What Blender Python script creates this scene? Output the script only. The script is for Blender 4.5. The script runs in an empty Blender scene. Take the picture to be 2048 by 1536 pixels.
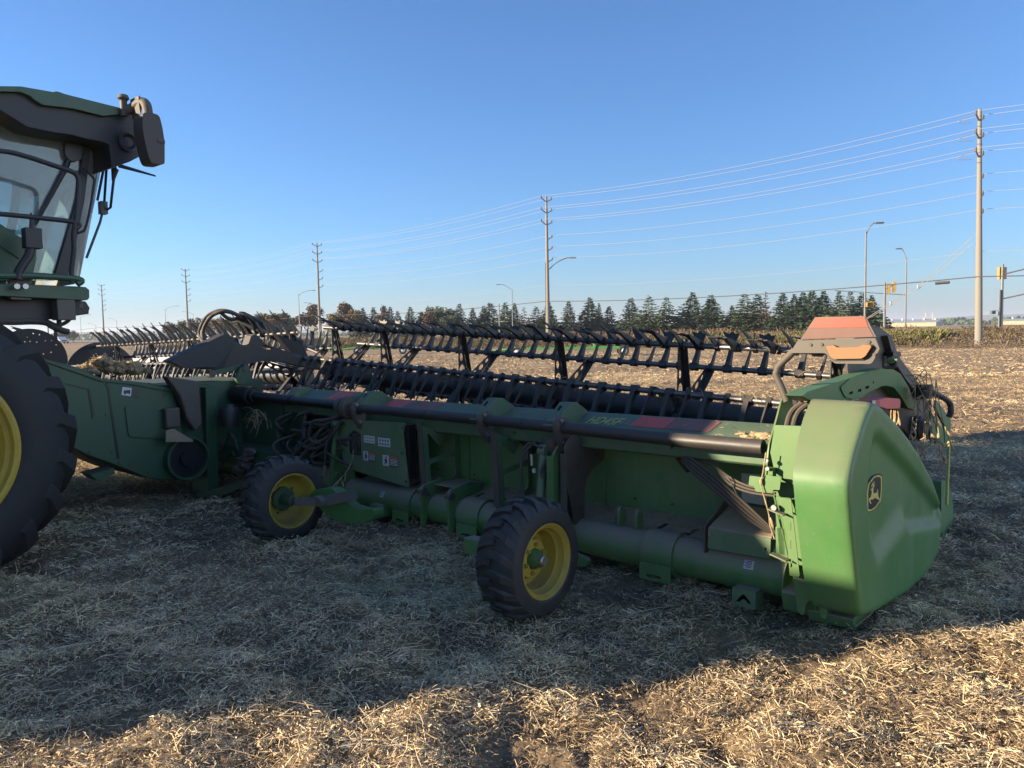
import bpy, bmesh, math, random
import numpy as np
from mathutils import Vector, Matrix
from mathutils.geometry import tessellate_polygon, delaunay_2d_cdt
random.seed(7); RNG = np.random.default_rng(7)
SC = bpy.context.scene; COL = SC.collection
R = math.radians
# ---------------------------------------------------------------- camera
cam = bpy.data.cameras.new('camera'); camo = bpy.data.objects.new('camera', cam); COL.objects.link(camo)
cam.sensor_width = 36.0; cam.lens = 36.0 * 1538 / 2048; cam.clip_start = 0.05; cam.clip_end = 20000
PITCH, ROLL = R(-3.85), R(1.02)
fw = Vector((0, math.cos(PITCH), math.sin(PITCH))); r0 = Vector((1, 0, 0)); u0 = r0.cross(fw)
rt = r0 * math.cos(ROLL) - u0 * math.sin(ROLL); up = u0 * math.cos(ROLL) + r0 * math.sin(ROLL)
mw = Matrix((rt, up, -fw)).transposed().to_4x4(); mw.translation = Vector((0, 0, 1.65))
camo.matrix_world = mw; SC.camera = camo
# ---------------------------------------------------------------- sky, sun, exposure
SUN_EL, SUN_AZ = R(15.0), R(257.0)          # azimuth clockwise from +Y
world = bpy.data.worlds.new('World'); SC.world = world; world.use_nodes = True
wn = world.node_tree.nodes; wl = world.node_tree.links
bg = wn['Background']; sky = wn.new('ShaderNodeTexSky'); sky.sky_type = 'NISHITA'; sky.sun_disc = False
sky.sun_elevation = SUN_EL; sky.sun_rotation = 2 * math.pi - SUN_AZ; sky.altitude = 200; sky.air_density = 1.0; sky.dust_density = 1.0; sky.ozone_density = 6.8
wl.new(sky.outputs[0], bg.inputs[0]); bg.inputs[1].default_value = 0.083
sl = bpy.data.lights.new('sun', 'SUN'); sl.energy = 5.0; sl.angle = R(0.5); sl.color = (1.0, 0.83, 0.60)
so = bpy.data.objects.new('sun', sl); COL.objects.link(so)
sd = Vector((math.sin(SUN_AZ) * math.cos(SUN_EL), math.cos(SUN_AZ) * math.cos(SUN_EL), math.sin(SUN_EL)))
so.rotation_euler = sd.to_track_quat('Z', 'Y').to_euler(); so.location = (-30, -10, 20)
SC.view_settings.view_transform = 'Standard'; SC.view_settings.look = 'None'; SC.view_settings.gamma = 1
SC.view_settings.use_curve_mapping = False; SC.view_settings.exposure = 1.55
# ---------------------------------------------------------------- materials
MAT = {}
def newmat(name):
    m = bpy.data.materials.new(name); m.use_nodes = True; MAT[name] = m
    nt = m.node_tree; return m, nt.nodes, nt.links, nt.nodes['Principled BSDF']
def ramp(N, stops):
    r = N.new('ShaderNodeValToRGB'); e = r.color_ramp.elements
    while len(e) < len(stops): e.new(0.5)
    for k, (p, c) in enumerate(stops): e[k].position = p; e[k].color = (*c, 1)
    return r
def noise(N, L, scale, detail=4, rough=0.6, vec=None, dist=0):
    n = N.new('ShaderNodeTexNoise'); n.inputs['Scale'].default_value = scale; n.inputs['Detail'].default_value = detail
    n.inputs['Roughness'].default_value = rough; n.inputs['Distortion'].default_value = dist
    if vec is not None: L.new(vec, n.inputs['Vector'])
    return n
def mathn(N, L, op, a, b=None, c=None):
    n = N.new('ShaderNodeMath'); n.operation = op
    for k, v in enumerate((a, b, c)):
        if v is None: continue
        if hasattr(v, 'links') or hasattr(v, 'is_output'): L.new(v, n.inputs[k])
        else: n.inputs[k].default_value = v
    return n.outputs[0]
def mixc(N, L, f, a, b):
    n = N.new('ShaderNodeMix'); n.data_type = 'RGBA'
    if hasattr(f, 'is_output'): L.new(f, n.inputs[0])
    else: n.inputs[0].default_value = f
    for k, v in ((6, a), (7, b)):
        if hasattr(v, 'is_output'): L.new(v, n.inputs[k])
        else: n.inputs[k].default_value = (*v, 1)
    return n.outputs[2]
def worn(name, base, rough, dust=(0.20, 0.15, 0.10), side=0.25, top=0.9, metal=0.0, var=0.25, bump=0.15, coat=0.0, spec=0.5, streak=0.0, chips=0.0):
    """painted or bare metal with a film of field dust: thin on upright faces, thick on what faces up"""
    m, N, L, B = newmat(name)
    tc = N.new('ShaderNodeTexCoord').outputs['Object']; geo = N.new('ShaderNodeNewGeometry')
    sep = N.new('ShaderNodeSeparateXYZ'); L.new(geo.outputs['Normal'], sep.inputs[0])
    n1 = noise(N, L, 2.3, 5, 0.65, tc); n2 = noise(N, L, 14, 5, 0.7, tc)
    mp = N.new('ShaderNodeMapping'); mp.inputs['Scale'].default_value = (9, 9, 1.2); L.new(tc, mp.inputs[0])
    n3 = noise(N, L, 1.0, 4, 0.6, mp.outputs[0])
    upf = mathn(N, L, 'MULTIPLY', mathn(N, L, 'SMOOTH_MIN', mathn(N, L, 'MAXIMUM', sep.outputs[2], 0.0), 1.0, 0.2), top)
    f = mathn(N, L, 'ADD', mathn(N, L, 'MULTIPLY', n1.outputs[0], side), upf)
    f = mathn(N, L, 'ADD', f, mathn(N, L, 'MULTIPLY', mathn(N, L, 'SUBTRACT', n2.outputs[0], 0.5), side * 0.9))
    if streak: f = mathn(N, L, 'ADD', f, mathn(N, L, 'MULTIPLY', mathn(N, L, 'SUBTRACT', n3.outputs[0], 0.45), streak))
    f = mathn(N, L, 'MINIMUM', mathn(N, L, 'MAXIMUM', f, 0.0), 0.96)
    dark = tuple(c * (1 - var) for c in base)
    bc = mixc(N, L, n1.outputs[0], dark, base)
    if chips:                                                    # scuffs: fine pale scratches and specks where the paint is rubbed
        mp2 = N.new('ShaderNodeMapping'); mp2.inputs['Rotation'].default_value = (R(25), R(40), R(10)); mp2.inputs['Scale'].default_value = (90, 6, 90); L.new(tc, mp2.inputs[0])
        n4 = noise(N, L, 1.0, 3, 0.5, mp2.outputs[0]); n5 = noise(N, L, 55, 2, 0.5, tc)
        k = mathn(N, L, 'MAXIMUM', mathn(N, L, 'MULTIPLY', mathn(N, L, 'SUBTRACT', n4.outputs[0], 0.66), 5.0), mathn(N, L, 'MULTIPLY', mathn(N, L, 'SUBTRACT', n5.outputs[0], 0.73), 12.0))
        bc = mixc(N, L, mathn(N, L, 'MULTIPLY', mathn(N, L, 'MINIMUM', mathn(N, L, 'MAXIMUM', k, 0.0), 1.0), chips), bc, (0.30, 0.33, 0.22))
    L.new(mixc(N, L, f, bc, dust), B.inputs['Base Color'])
    rr = N.new('ShaderNodeMapRange'); rr.inputs[3].default_value = rough; rr.inputs[4].default_value = 0.92
    L.new(f, rr.inputs[0]); L.new(rr.outputs[0], B.inputs['Roughness'])
    B.inputs['Metallic'].default_value = metal
    B.inputs['Specular IOR Level'].default_value = spec
    if coat: B.inputs['Coat Weight'].default_value = coat; B.inputs['Coat Roughness'].default_value = 0.25
    bp = N.new('ShaderNodeBump'); bp.inputs['Strength'].default_value = bump; bp.inputs['Distance'].default_value = 0.004
    L.new(n2.outputs[0], bp.inputs['Height']); L.new(bp.outputs[0], B.inputs['Normal'])
    return m
worn('green', (0.046, 0.185, 0.042), 0.38, dust=(0.25, 0.205, 0.15), side=0.40, streak=0.5, chips=0.25)
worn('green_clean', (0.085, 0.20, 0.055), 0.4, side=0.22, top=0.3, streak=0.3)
worn('green_beam', (0.040, 0.125, 0.048), 0.45, dust=(0.20, 0.175, 0.135), side=0.40, top=0.22, streak=0.3)
worn('green_bare', (0.042, 0.175, 0.042), 0.38, side=0.2, top=0.15, streak=0.2)
worn('green_shaded', (0.020, 0.085, 0.034), 0.42, dust=(0.10, 0.095, 0.075), side=0.35, top=0.35, streak=0.3)  # machine green darkened: the shade on these parts is put into the colour
worn('black_disc', (0.010, 0.010, 0.012), 0.5, side=0.0, top=0.05)
worn('liner_brown', (0.045, 0.038, 0.032), 0.55, dust=(0.11, 0.09, 0.07), side=0.4, top=0.5)
worn('knuckle_grey', (0.085, 0.085, 0.08), 0.5, side=0.3, top=0.25)
worn('liner_black', (0.012, 0.013, 0.016), 0.5, dust=(0.06, 0.05, 0.042), side=0.2, top=0.3)
worn('green_shield', (0.070, 0.205, 0.058), 0.36, dust=(0.165, 0.155, 0.095), side=0.24, top=0.65, streak=0.55, bump=0.05, chips=0.45)
worn('green_dusty', (0.046, 0.165, 0.05), 0.5, dust=(0.25, 0.21, 0.16), side=0.6, streak=0.5)
worn('green_bright', (0.055, 0.33, 0.05), 0.45, side=0.1, top=0.2)
worn('yellow', (0.56, 0.40, 0.025), 0.5, dust=(0.17, 0.125, 0.06), side=0.62, top=0.3, streak=0.5)
worn('yellow_signal', (0.50, 0.25, 0.015), 0.5, side=0.05, top=0.1)
worn('red_tape', (0.66, 0.085, 0.06), 0.4, dust=(0.4, 0.13, 0.10), side=0.2, top=0.1)  # brighter red, the tape's retroreflected light is put into its colour
worn('yellow_rod', (0.80, 0.74, 0.05), 0.5, side=0.1)
worn('rubber', (0.009, 0.010, 0.012), 0.72, dust=(0.105, 0.095, 0.082), side=0.38, top=0.35, bump=0.5)
worn('rubber_dark', (0.007, 0.008, 0.010), 0.7, dust=(0.06, 0.055, 0.05), side=0.25, top=0.3, bump=0.5)
worn('rubber_hose', (0.018, 0.018, 0.020), 0.55, dust=(0.14, 0.11, 0.08), side=0.35, top=0.55)
worn('hose_dusty', (0.035, 0.03, 0.026), 0.7, dust=(0.12, 0.095, 0.07), side=0.5, top=0.6)
worn('black_metal', (0.012, 0.012, 0.014), 0.42, dust=(0.08, 0.068, 0.055), side=0.06, top=0.18, bump=0.1)
worn('black_plastic', (0.016, 0.016, 0.018), 0.45, dust=(0.11, 0.09, 0.07), side=0.14, top=0.4)
worn('tube_dusty', (0.036, 0.034, 0.035), 0.36, dust=(0.115, 0.097, 0.078), side=0.32, top=0.3, metal=0.25, streak=0.2)
worn('bracket_brown', (0.060, 0.050, 0.040), 0.55, dust=(0.15, 0.12, 0.09), side=0.5, top=0.5)
worn('steel', (0.45, 0.45, 0.44), 0.35, side=0.25, top=0.3, metal=0.9)
worn('bat_steel', (0.16, 0.16, 0.165), 0.32, dust=(0.2, 0.17, 0.13), side=0.2, top=0.3, metal=0.8)
worn('shield_grey', (0.075, 0.062, 0.048), 0.5, dust=(0.15, 0.12, 0.09), side=0.4, top=0.5)
worn('plate_grey', (0.085, 0.072, 0.055), 0.5, dust=(0.12, 0.10, 0.078), side=0.4, top=0.4)
worn('amber', (0.27, 0.105, 0.025), 0.4, dust=(0.20, 0.115, 0.05), side=0.55, top=0.3)
worn('red_reflector', (0.42, 0.040, 0.014), 0.4, dust=(0.24, 0.065, 0.035), side=0.2, top=0.2)
worn('dull_reflector', (0.21, 0.065, 0.05), 0.5, dust=(0.25, 0.14, 0.11), side=0.6, top=0.3)
worn('sign_lower', (0.15, 0.052, 0.040), 0.45, dust=(0.13, 0.085, 0.065), side=0.6, top=0.2)
worn('guard_red', (0.72, 0.12, 0.12), 0.45, side=0.1, top=0.2)
worn('decal_white', (0.62, 0.62, 0.60), 0.5, side=0.2, top=0.1)
worn('decal_black', (0.03, 0.03, 0.035), 0.5, side=0.1, top=0.1)
worn('decal_orange', (0.52, 0.13, 0.03), 0.5, side=0.25, top=0.1)
worn('letter_yellow', (0.50, 0.47, 0.14), 0.5, side=0.2, top=0.1)
worn('emblem_yellow', (0.62, 0.55, 0.13), 0.45, side=0.12, top=0.1)
worn('emblem_black', (0.018, 0.020, 0.035), 0.35, side=0.06, top=0.1)
worn('white_paint', (0.78, 0.78, 0.77), 0.3, side=0.08, top=0.1, coat=0.4)
worn('silver_paint', (0.30, 0.31, 0.33), 0.28, side=0.15, top=0.1, metal=0.6, coat=0.6)
worn('red_paint', (0.55, 0.04, 0.02), 0.45, side=0.1)
worn('concrete_pole', (0.25, 0.23, 0.20), 0.85, dust=(0.17, 0.155, 0.13), side=0.5, top=0.2, bump=0.4)
worn('galvanised', (0.20, 0.205, 0.21), 0.5, side=0.2, metal=0.5)
worn('wire_grey', (0.46, 0.46, 0.45), 0.45, side=0.1, metal=0.3)
worn('insulator', (0.10, 0.09, 0.09), 0.4, side=0.1)
worn('wall_cream', (0.46, 0.37, 0.235), 0.8, side=0.2)
worn('roof_metal', (0.40, 0.42, 0.44), 0.5, side=0.15, top=0.1)
worn('clod', (0.31, 0.22, 0.12), 0.95, dust=(0.38, 0.28, 0.16), side=0.9, top=0.3, bump=1.0)
worn('dust_cake', (0.24, 0.18, 0.12), 0.95, dust=(0.33, 0.25, 0.16), side=0.9, top=0.3, bump=1.0)
worn('seat_fabric', (0.03, 0.03, 0.03), 0.9, side=0.1, top=0.1)
worn('trunk', (0.10, 0.075, 0.055), 0.9, side=0.3, top=0.2, bump=0.6)
worn('asphalt', (0.055, 0.055, 0.058), 0.9, dust=(0.12, 0.11, 0.10), side=0.4, top=0.2, bump=0.4)
def stem_mat():
    m, N, L, B = newmat('dry_stem')
    n = noise(N, L, 30, 3, 0.6, N.new('ShaderNodeTexCoord').outputs['Object'])
    L.new(ramp(N, [(0.3, (0.22, 0.15, 0.08)), (0.7, (0.48, 0.37, 0.20))]).outputs[0], B.inputs[0]); B.inputs['Roughness'].default_value = 0.8
    L.new(n.outputs[0], N['Color Ramp'].inputs[0])
stem_mat()
def glass_mat(name, tint, gloss, amount):
    m, N, L, B = newmat(name); N.remove(B)
    tr = N.new('ShaderNodeBsdfTransparent'); tr.inputs[0].default_value = (*tint, 1)
    gl = N.new('ShaderNodeBsdfGlossy'); gl.inputs['Roughness'].default_value = gloss; gl.inputs[0].default_value = (0.95, 1, 1, 1)
    df = N.new('ShaderNodeBsdfDiffuse'); df.inputs[0].default_value = (0.42, 0.44, 0.42, 1)  # pale film: dust plus hazy sky glare painted into the glass
    fr = N.new('ShaderNodeFresnel'); fr.inputs[0].default_value = 1.5
    mx = N.new('ShaderNodeMixShader'); L.new(fr.outputs[0], mx.inputs[0]); L.new(tr.outputs[0], mx.inputs[1]); L.new(gl.outputs[0], mx.inputs[2])
    tc = N.new('ShaderNodeTexCoord').outputs['Object']; n = noise(N, L, 3.0, 4, 0.6, tc)
    f = mathn(N, L, 'MULTIPLY', n.outputs[0], amount * 2)
    m2 = N.new('ShaderNodeMixShader'); L.new(f, m2.inputs[0]); L.new(mx.outputs[0], m2.inputs[1]); L.new(df.outputs[0], m2.inputs[2])
    L.new(m2.outputs[0], N['Material Output'].inputs[0])
glass_mat('cab_glass', (0.62, 0.80, 0.80), 0.02, 0.24)
glass_mat('windshield_glass', (0.82, 0.90, 0.90), 0.03, 0.55)
glass_mat('car_glass', (0.12, 0.14, 0.15), 0.02, 0.03)
# ---------------------------------------------------------------- object helpers
def tag(o, label=None, cat=None, group=None, kind=None):
    if label: o['label'] = label
    if cat: o['category'] = cat
    if group: o['group'] = group
    if kind: o['kind'] = kind
    return o
def empty(name, loc, rz=0.0):
    o = bpy.data.objects.new(name, None); COL.objects.link(o); o.location = loc; o.rotation_euler = (0, 0, rz)
    o.empty_display_size = 0.2; return o
def catmull(P, n=6):
    P = [Vector(p) for p in P]
    if len(P) < 3: return P
    out = []; Q = [2 * P[0] - P[1]] + P + [2 * P[-1] - P[-2]]
    for i in range(1, len(Q) - 2):
        a, b, c, d = Q[i - 1], Q[i], Q[i + 1], Q[i + 2]
        for k in range(n):
            t = k / n
            out.append(0.5 * (2 * b + (c - a) * t + (2 * a - 5 * b + 4 * c - d) * t * t + (3 * b - a - 3 * c + d) * t ** 3))
    out.append(P[-1]); return out
def rounded(poly, r=0.02, n=3):
    """polygon with its corners cut to arcs"""
    out = []; m = len(poly)
    for i in range(m):
        p = Vector(poly[i]).to_2d() if len(poly[i]) > 2 else Vector(poly[i]); a = Vector(poly[i - 1]); b = Vector(poly[(i + 1) % m])
        da, db = a - p, b - p; ra = min(r, da.length * 0.45); rb = min(r, db.length * 0.45)
        if da.length < 1e-6 or db.length < 1e-6: continue
        A = p + da.normalized() * ra; Bq = p + db.normalized() * rb
        for k in range(n + 1):
            t = k / n; q = A * (1 - t) ** 2 + p * 2 * t * (1 - t) + Bq * t * t; out.append((q.x, q.y))
    return out
def circle(cx, cy, r, n=16, ry=None, rot=0):
    ry = r if ry is None else ry; o = []
    for i in range(n):
        a = 2 * math.pi * i / n; x, y = r * math.cos(a), ry * math.sin(a)
        o.append((cx + x * math.cos(rot) - y * math.sin(rot), cy + x * math.sin(rot) + y * math.cos(rot)))
    return o
class MB:
    """collects shapes and links them as ONE mesh object"""
    def __init__(s): s.v = []; s.f = []
    def add(s, V, Fc):
        b = len(s.v); s.v += [tuple(v) for v in V]; s.f += [tuple(b + i for i in f) for f in Fc]; return s
    def box(s, c, d, M=None):
        V = [Vector((x * d[0] / 2, y * d[1] / 2, z * d[2] / 2)) for x in (-1, 1) for y in (-1, 1) for z in (-1, 1)]
        if M is not None: V = [M @ v for v in V]
        V = [v + Vector(c) for v in V]
        return s.add(V, [(0, 1, 3, 2), (4, 6, 7, 5), (0, 4, 5, 1), (2, 3, 7, 6), (0, 2, 6, 4), (1, 5, 7, 3)])
    def bounds(s, x0, x1, y0, y1, z0, z1): return s.box(((x0 + x1) / 2, (y0 + y1) / 2, (z0 + z1) / 2), (abs(x1 - x0), abs(y1 - y0), abs(z1 - z0)))
    def plate(s, outer, a0, a1, axis=0, holes=()):
        """flat polygon (with holes) thickened between a0 and a1 along axis"""
        loops = [list(outer)] + [list(h) for h in holes]
        def P(p, a):
            q = [p[0], p[1]]; q.insert(axis, a); return q
        flat = [p for l in loops for p in l]; n = len(flat)
        tris = tessellate_polygon([[Vector((p[0], p[1], 0)) for p in l] for l in loops])
        V = [P(p, a0) for p in flat] + [P(p, a1) for p in flat]
        Fc = [tuple(t) for t in tris] + [tuple(i + n for i in reversed(t)) for t in tris]
        k = 0
        for l in loops:
            m = len(l)
            for i in range(m): Fc.append((k + i, k + (i + 1) % m, n + k + (i + 1) % m, n + k + i))
            k += m
        return s.add(V, Fc)
    def tube(s, path, r, n=8, cap=True):
        P = [Vector(p) for p in path]; rs = r if isinstance(r, (list, tuple)) else [r] * len(P)
        V = []; Fc = []; prev = None
        for i, p in enumerate(P):
            t = (P[min(i + 1, len(P) - 1)] - P[max(i - 1, 0)]).normalized()
            if prev is None: a = t.orthogonal().normalized()
            else:
                a = prev - t * prev.dot(t); a = a.normalized() if a.length > 1e-5 else t.orthogonal().normalized()
            prev = a; b = t.cross(a)
            for k in range(n):
                g = 2 * math.pi * k / n; V.append(p + (a * math.cos(g) + b * math.sin(g)) * rs[i])
        for i in range(len(P) - 1):
            for k in range(n): Fc.append((i * n + k, i * n + (k + 1) % n, (i + 1) * n + (k + 1) % n, (i + 1) * n + k))
        if cap: Fc.append(tuple(range(n - 1, -1, -1))); Fc.append(tuple(range((len(P) - 1) * n, len(P) * n)))
        return s.add(V, Fc)
    def hose(s, pts, r, n=7, seg=6): return s.tube(catmull(pts, seg), r, n)
    def lathe(s, prof, c, axis=0, n=48, closed=False, caps=True):
        """prof: (along axis, radius) pairs turned round an axis through c"""
        V = []; Fc = []; m = len(prof); o = [(1, 2), (0, 2), (0, 1)][axis]
        for a, r in prof:
            for k in range(n):
                g = 2 * math.pi * k / n; p = [0, 0, 0]; p[axis] = c[axis] + a; p[o[0]] = c[o[0]] + r * math.cos(g); p[o[1]] = c[o[1]] + r * math.sin(g); V.append(p)
        for i in range(m if closed else m - 1):
            j = (i + 1) % m
            for k in range(n): Fc.append((i * n + k, i * n + (k + 1) % n, j * n + (k + 1) % n, j * n + k))
        if not closed and caps:
            Fc.append(tuple(range(n))); Fc.append(tuple(range((m - 1) * n, m * n)))
        return s.add(V, Fc)
    def beam(s, p0, p1, w, h, upv=(0, 0, 1)):
        p0, p1 = Vector(p0), Vector(p1); t = (p1 - p0).normalized(); a = Vector(upv).cross(t)
        a = a.normalized() if a.length > 1e-4 else t.orthogonal().normalized(); b = t.cross(a)
        V = [p + a * x * w / 2 + b * y * h / 2 for p in (p0, p1) for x, y in ((-1, -1), (1, -1), (1, 1), (-1, 1))]
        return s.add(V, [(3, 2, 1, 0), (4, 5, 6, 7), (0, 1, 5, 4), (1, 2, 6, 5), (2, 3, 7, 6), (3, 0, 4, 7)])
    def mesh(s, name, mat, fr=None, smooth=35):
        me = bpy.data.meshes.new(name); V = s.v if fr is None else [fr(v) for v in s.v]
        me.from_pydata([tuple(v) for v in V], [], s.f); 
        bm = bmesh.new(); bm.from_mesh(me); bmesh.ops.recalc_face_normals(bm, faces=bm.faces); bm.to_mesh(me); bm.free()
        if smooth:
            me.shade_smooth(); me.set_sharp_from_angle(angle=R(smooth))
        me.materials.append(MAT[mat] if isinstance(mat, str) else mat); return me
    def build(s, name, mat, parent=None, fr=None, bev=0, smooth=35, loc=None, rot=None):
        o = bpy.data.objects.new(name, s.mesh(name, mat, fr, smooth)); COL.objects.link(o)
        if parent is not None: o.parent = parent
        if loc is not None: o.location = loc
        if rot is not None: o.rotation_euler = rot
        if bev:
            b = o.modifiers.new('bevel', 'BEVEL'); b.width = bev; b.segments = 2; b.limit_method = 'ANGLE'; b.angle_limit = R(40); b.harden_normals = False
        return o
def link(name, me, parent=None, loc=(0, 0, 0), rot=(0, 0, 0), scale=(1, 1, 1)):
    o = bpy.data.objects.new(name, me); COL.objects.link(o); o.parent = parent; o.location = loc; o.rotation_euler = rot; o.scale = scale; return o
# machine frame: s runs along the header from its right end to its left, t is the driving direction, z is up
ANG = R(41); U = Vector((-math.cos(ANG), math.sin(ANG), 0)); W = Vector((math.sin(ANG), math.cos(ANG), 0)); P0 = Vector((1.62, 4.42, 0))
def STZ(s, t, z=0): return P0 + U * s + W * t + Vector((0, 0, z))
def frame(s0, t0, z0=0): return lambda v: (-(v[0] - s0), v[1] - t0, v[2] - z0)
# value noise on numpy arrays
def vnoise(x, y, seed=0):
    xi = np.floor(x).astype(np.int64); yi = np.floor(y).astype(np.int64); fx = x - xi; fy = y - yi
    fx = fx * fx * (3 - 2 * fx); fy = fy * fy * (3 - 2 * fy)
    def h(a, b):
        n = (a * 374761393 + b * 668265263 + seed * 1442695041) & 0x7fffffff; n = ((n ^ (n >> 13)) * 1274126177) & 0x7fffffff
        return ((n ^ (n >> 16)) & 0xffff) / 65535.0
    return (h(xi, yi) * (1 - fx) + h(xi + 1, yi) * fx) * (1 - fy) + (h(xi, yi + 1) * (1 - fx) + h(xi + 1, yi + 1) * fx) * fy
def ground_h(x, y):
    r = np.sqrt(x * x + y * y); fade = np.clip(1.3 - r / 60.0, 0.25, 1)
    a = (vnoise(x * 0.9, y * 0.9, 1) - 0.5) * 0.09 + (vnoise(x * 2.7, y * 2.7, 2) - 0.5) * 0.10 + (vnoise(x * 7.5, y * 7.5, 3) - 0.5) * 0.062 + (vnoise(x * 19, y * 19, 4) - 0.5) * 0.030
    return a * fade - 0.01
def mesh_np(name, V, Fq, mat, attr=None, smooth=False):
    """big mesh straight from arrays; Fq is (n,4) or (n,3)"""
    me = bpy.data.meshes.new(name); k = Fq.shape[1]
    me.vertices.add(len(V)); me.vertices.foreach_set('co', np.ascontiguousarray(V, dtype=np.float32).ravel())
    me.loops.add(Fq.size); me.loops.foreach_set('vertex_index', np.ascontiguousarray(Fq, dtype=np.int32).ravel())
    me.polygons.add(len(Fq)); me.polygons.foreach_set('loop_start', np.arange(0, Fq.size, k, dtype=np.int32))
    me.update(calc_edges=True)
    me.polygons.foreach_set('use_smooth', np.full(len(Fq), smooth, dtype=bool))
    if attr is not None:
        at = me.attributes.new('tint', 'FLOAT', 'POINT'); at.data.foreach_set('value', np.ascontiguousarray(attr, dtype=np.float32))
    me.materials.append(MAT[mat] if isinstance(mat, str) else mat); me.update(); return me

# ---------------------------------------------------------------- ground sheet, road, far hills
def field_mat():
    m, N, L, B = newmat('stubble_field')
    tc = N.new('ShaderNodeTexCoord').outputs['Object']
    mp = N.new('ShaderNodeMapping'); mp.inputs['Rotation'].default_value = (0, 0, R(-8)); mp.inputs['Scale'].default_value = (0.05, 0.55, 1); L.new(tc, mp.inputs[0])
    rows = noise(N, L, 1.0, 4, 0.6, mp.outputs[0]); mid = noise(N, L, 1.4, 6, 0.75, tc); fine = noise(N, L, 22, 6, 0.8, tc); big = noise(N, L, 0.06, 3, 0.5, tc)
    f = mathn(N, L, 'ADD', mathn(N, L, 'MULTIPLY', rows.outputs[0], 0.55), mathn(N, L, 'MULTIPLY', mid.outputs[0], 0.45))
    f = mathn(N, L, 'ADD', mathn(N, L, 'MULTIPLY', f, 0.62), mathn(N, L, 'MULTIPLY', fine.outputs[0], 0.38))
    c = ramp(N, [(0.38, (0.085, 0.062, 0.045)), (0.48, (0.21, 0.152, 0.096)), (0.57, (0.42, 0.305, 0.178)), (0.70, (0.60, 0.465, 0.285))])
    L.new(f, c.inputs[0]); L.new(mixc(N, L, mathn(N, L, 'MULTIPLY', big.outputs[0], 0.35), c.outputs[0], (0.42, 0.305, 0.18)), B.inputs[0])
    B.inputs['Roughness'].default_value = 0.95; B.inputs['Specular IOR Level'].default_value = 0.2
    bp = N.new('ShaderNodeBump'); bp.inputs['Strength'].default_value = 0.9; bp.inputs['Distance'].default_value = 0.05
    L.new(mathn(N, L, 'ADD', fine.outputs[0], mid.outputs[0]), bp.inputs['Height']); L.new(bp.outputs[0], B.inputs['Normal'])
field_mat()
def make_ground():
    th = np.concatenate([np.arange(-52, 52, 0.26), np.arange(52, 308, 4.0)]); th = np.radians(th)
    r = [0.0, 0.4]
    while r[-1] < 30: r.append(max(r[-1] * 1.014, r[-1] + 0.025))
    while r[-1] < 6500: r.append(r[-1] * 1.12)
    r = np.array(r[1:]); A, Rr = np.meshgrid(th, r)
    X = Rr * np.sin(A); Y = Rr * np.cos(A)
    # beyond the field edge the ground rises to the roadside bank and stays level
    d = (X * 0.52 + Y * 0.854) - 60.0          # distance past the field edge
    Z = ground_h(X, Y) + np.where(Rr < 5000, 0.75 * np.clip(d / 9.0, 0, 1) * (d > 0), 0.75)
    n = len(th); V = np.stack([X, Y, Z], -1).reshape(-1, 3)
    I = np.arange(len(r) - 1)[:, None] * n; J = np.arange(n)[None, :]; J2 = (J + 1) % n
    Fq = np.stack([I + J, I + J2, I + n + J2, I + n + J], -1).reshape(-1, 4)[:, ::-1]
    V = np.vstack([V, [[0, 0, 0.0]]])
    me = mesh_np('field', V, Fq, 'stubble_field', smooth=True)
    o = bpy.data.objects.new('field', me); COL.objects.link(o); tag(o, kind='structure'); return o
make_ground()
# the road behind the weedy bank
RD = Vector((-0.69, 0.724, 0)); RN = Vector((0.724, 0.69, 0)); RP = Vector((3.96, 83, 0)) + RN * 16
rb = MB(); a = RP - RD * 150; b = RP + RD * 900
rb.add([a - RN * 6 + Vector((0, 0, 0.86)), a + RN * 6 + Vector((0, 0, 0.86)), b + RN * 6 + Vector((0, 0, 0.86)), b - RN * 6 + Vector((0, 0, 0.86))], [(0, 1, 2, 3)])
tag(rb.build('road', 'asphalt', smooth=0), kind='structure')
def far_mat():
    m, N, L, B = newmat('far_hill'); n = noise(N, L, 0.02, 4, 0.6, N.new('ShaderNodeTexCoord').outputs['Object'])
    c = ramp(N, [(0.3, (0.035, 0.05, 0.03)), (0.7, (0.07, 0.08, 0.045))]); L.new(n.outputs[0], c.inputs[0]); L.new(c.outputs[0], B.inputs[0]); B.inputs['Roughness'].default_value = 1
far_mat()
hb = MB(); nn = 240
for i in range(nn):
    az = R(-60 + 120 * i / (nn - 1)); d = 4200; x, y = d * math.sin(az), d * math.cos(az)
    h = 22 + 16 * float(vnoise(np.array([i * 0.06]), np.array([3.3]), 5)[0]) + 7 * float(vnoise(np.array([i * 0.5]), np.array([1.3]), 6)[0]) + (14 if az > R(28) else 0) * min(1, (math.degrees(az) - 28) / 4 if az > R(28) else 0)
    hb.v += [(x, y, -2), (x, y, h), (x * 1.25, y * 1.25, h * 0.9), (x * 1.25, y * 1.25, -2)]
for i in range(nn - 1): hb.f += [(4 * i + k, 4 * i + 4 + k, 4 * i + 5 + k, 4 * i + 1 + k) for k in range(3)]
tag(hb.build('hills', 'far_hill', smooth=60), kind='structure')

# ================================================================ the platform header
HD = empty('platform_header', P0, -ANG); HF = frame(0, 0)
tag(HD, 'wide green grain platform header with black reels, resting on two yellow wheels', 'harvester header')
def hp(mb, name, mat, parent=HD, bev=0.004, smooth=35): return mb.build(name, mat, parent, HF, bev, smooth)
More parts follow.
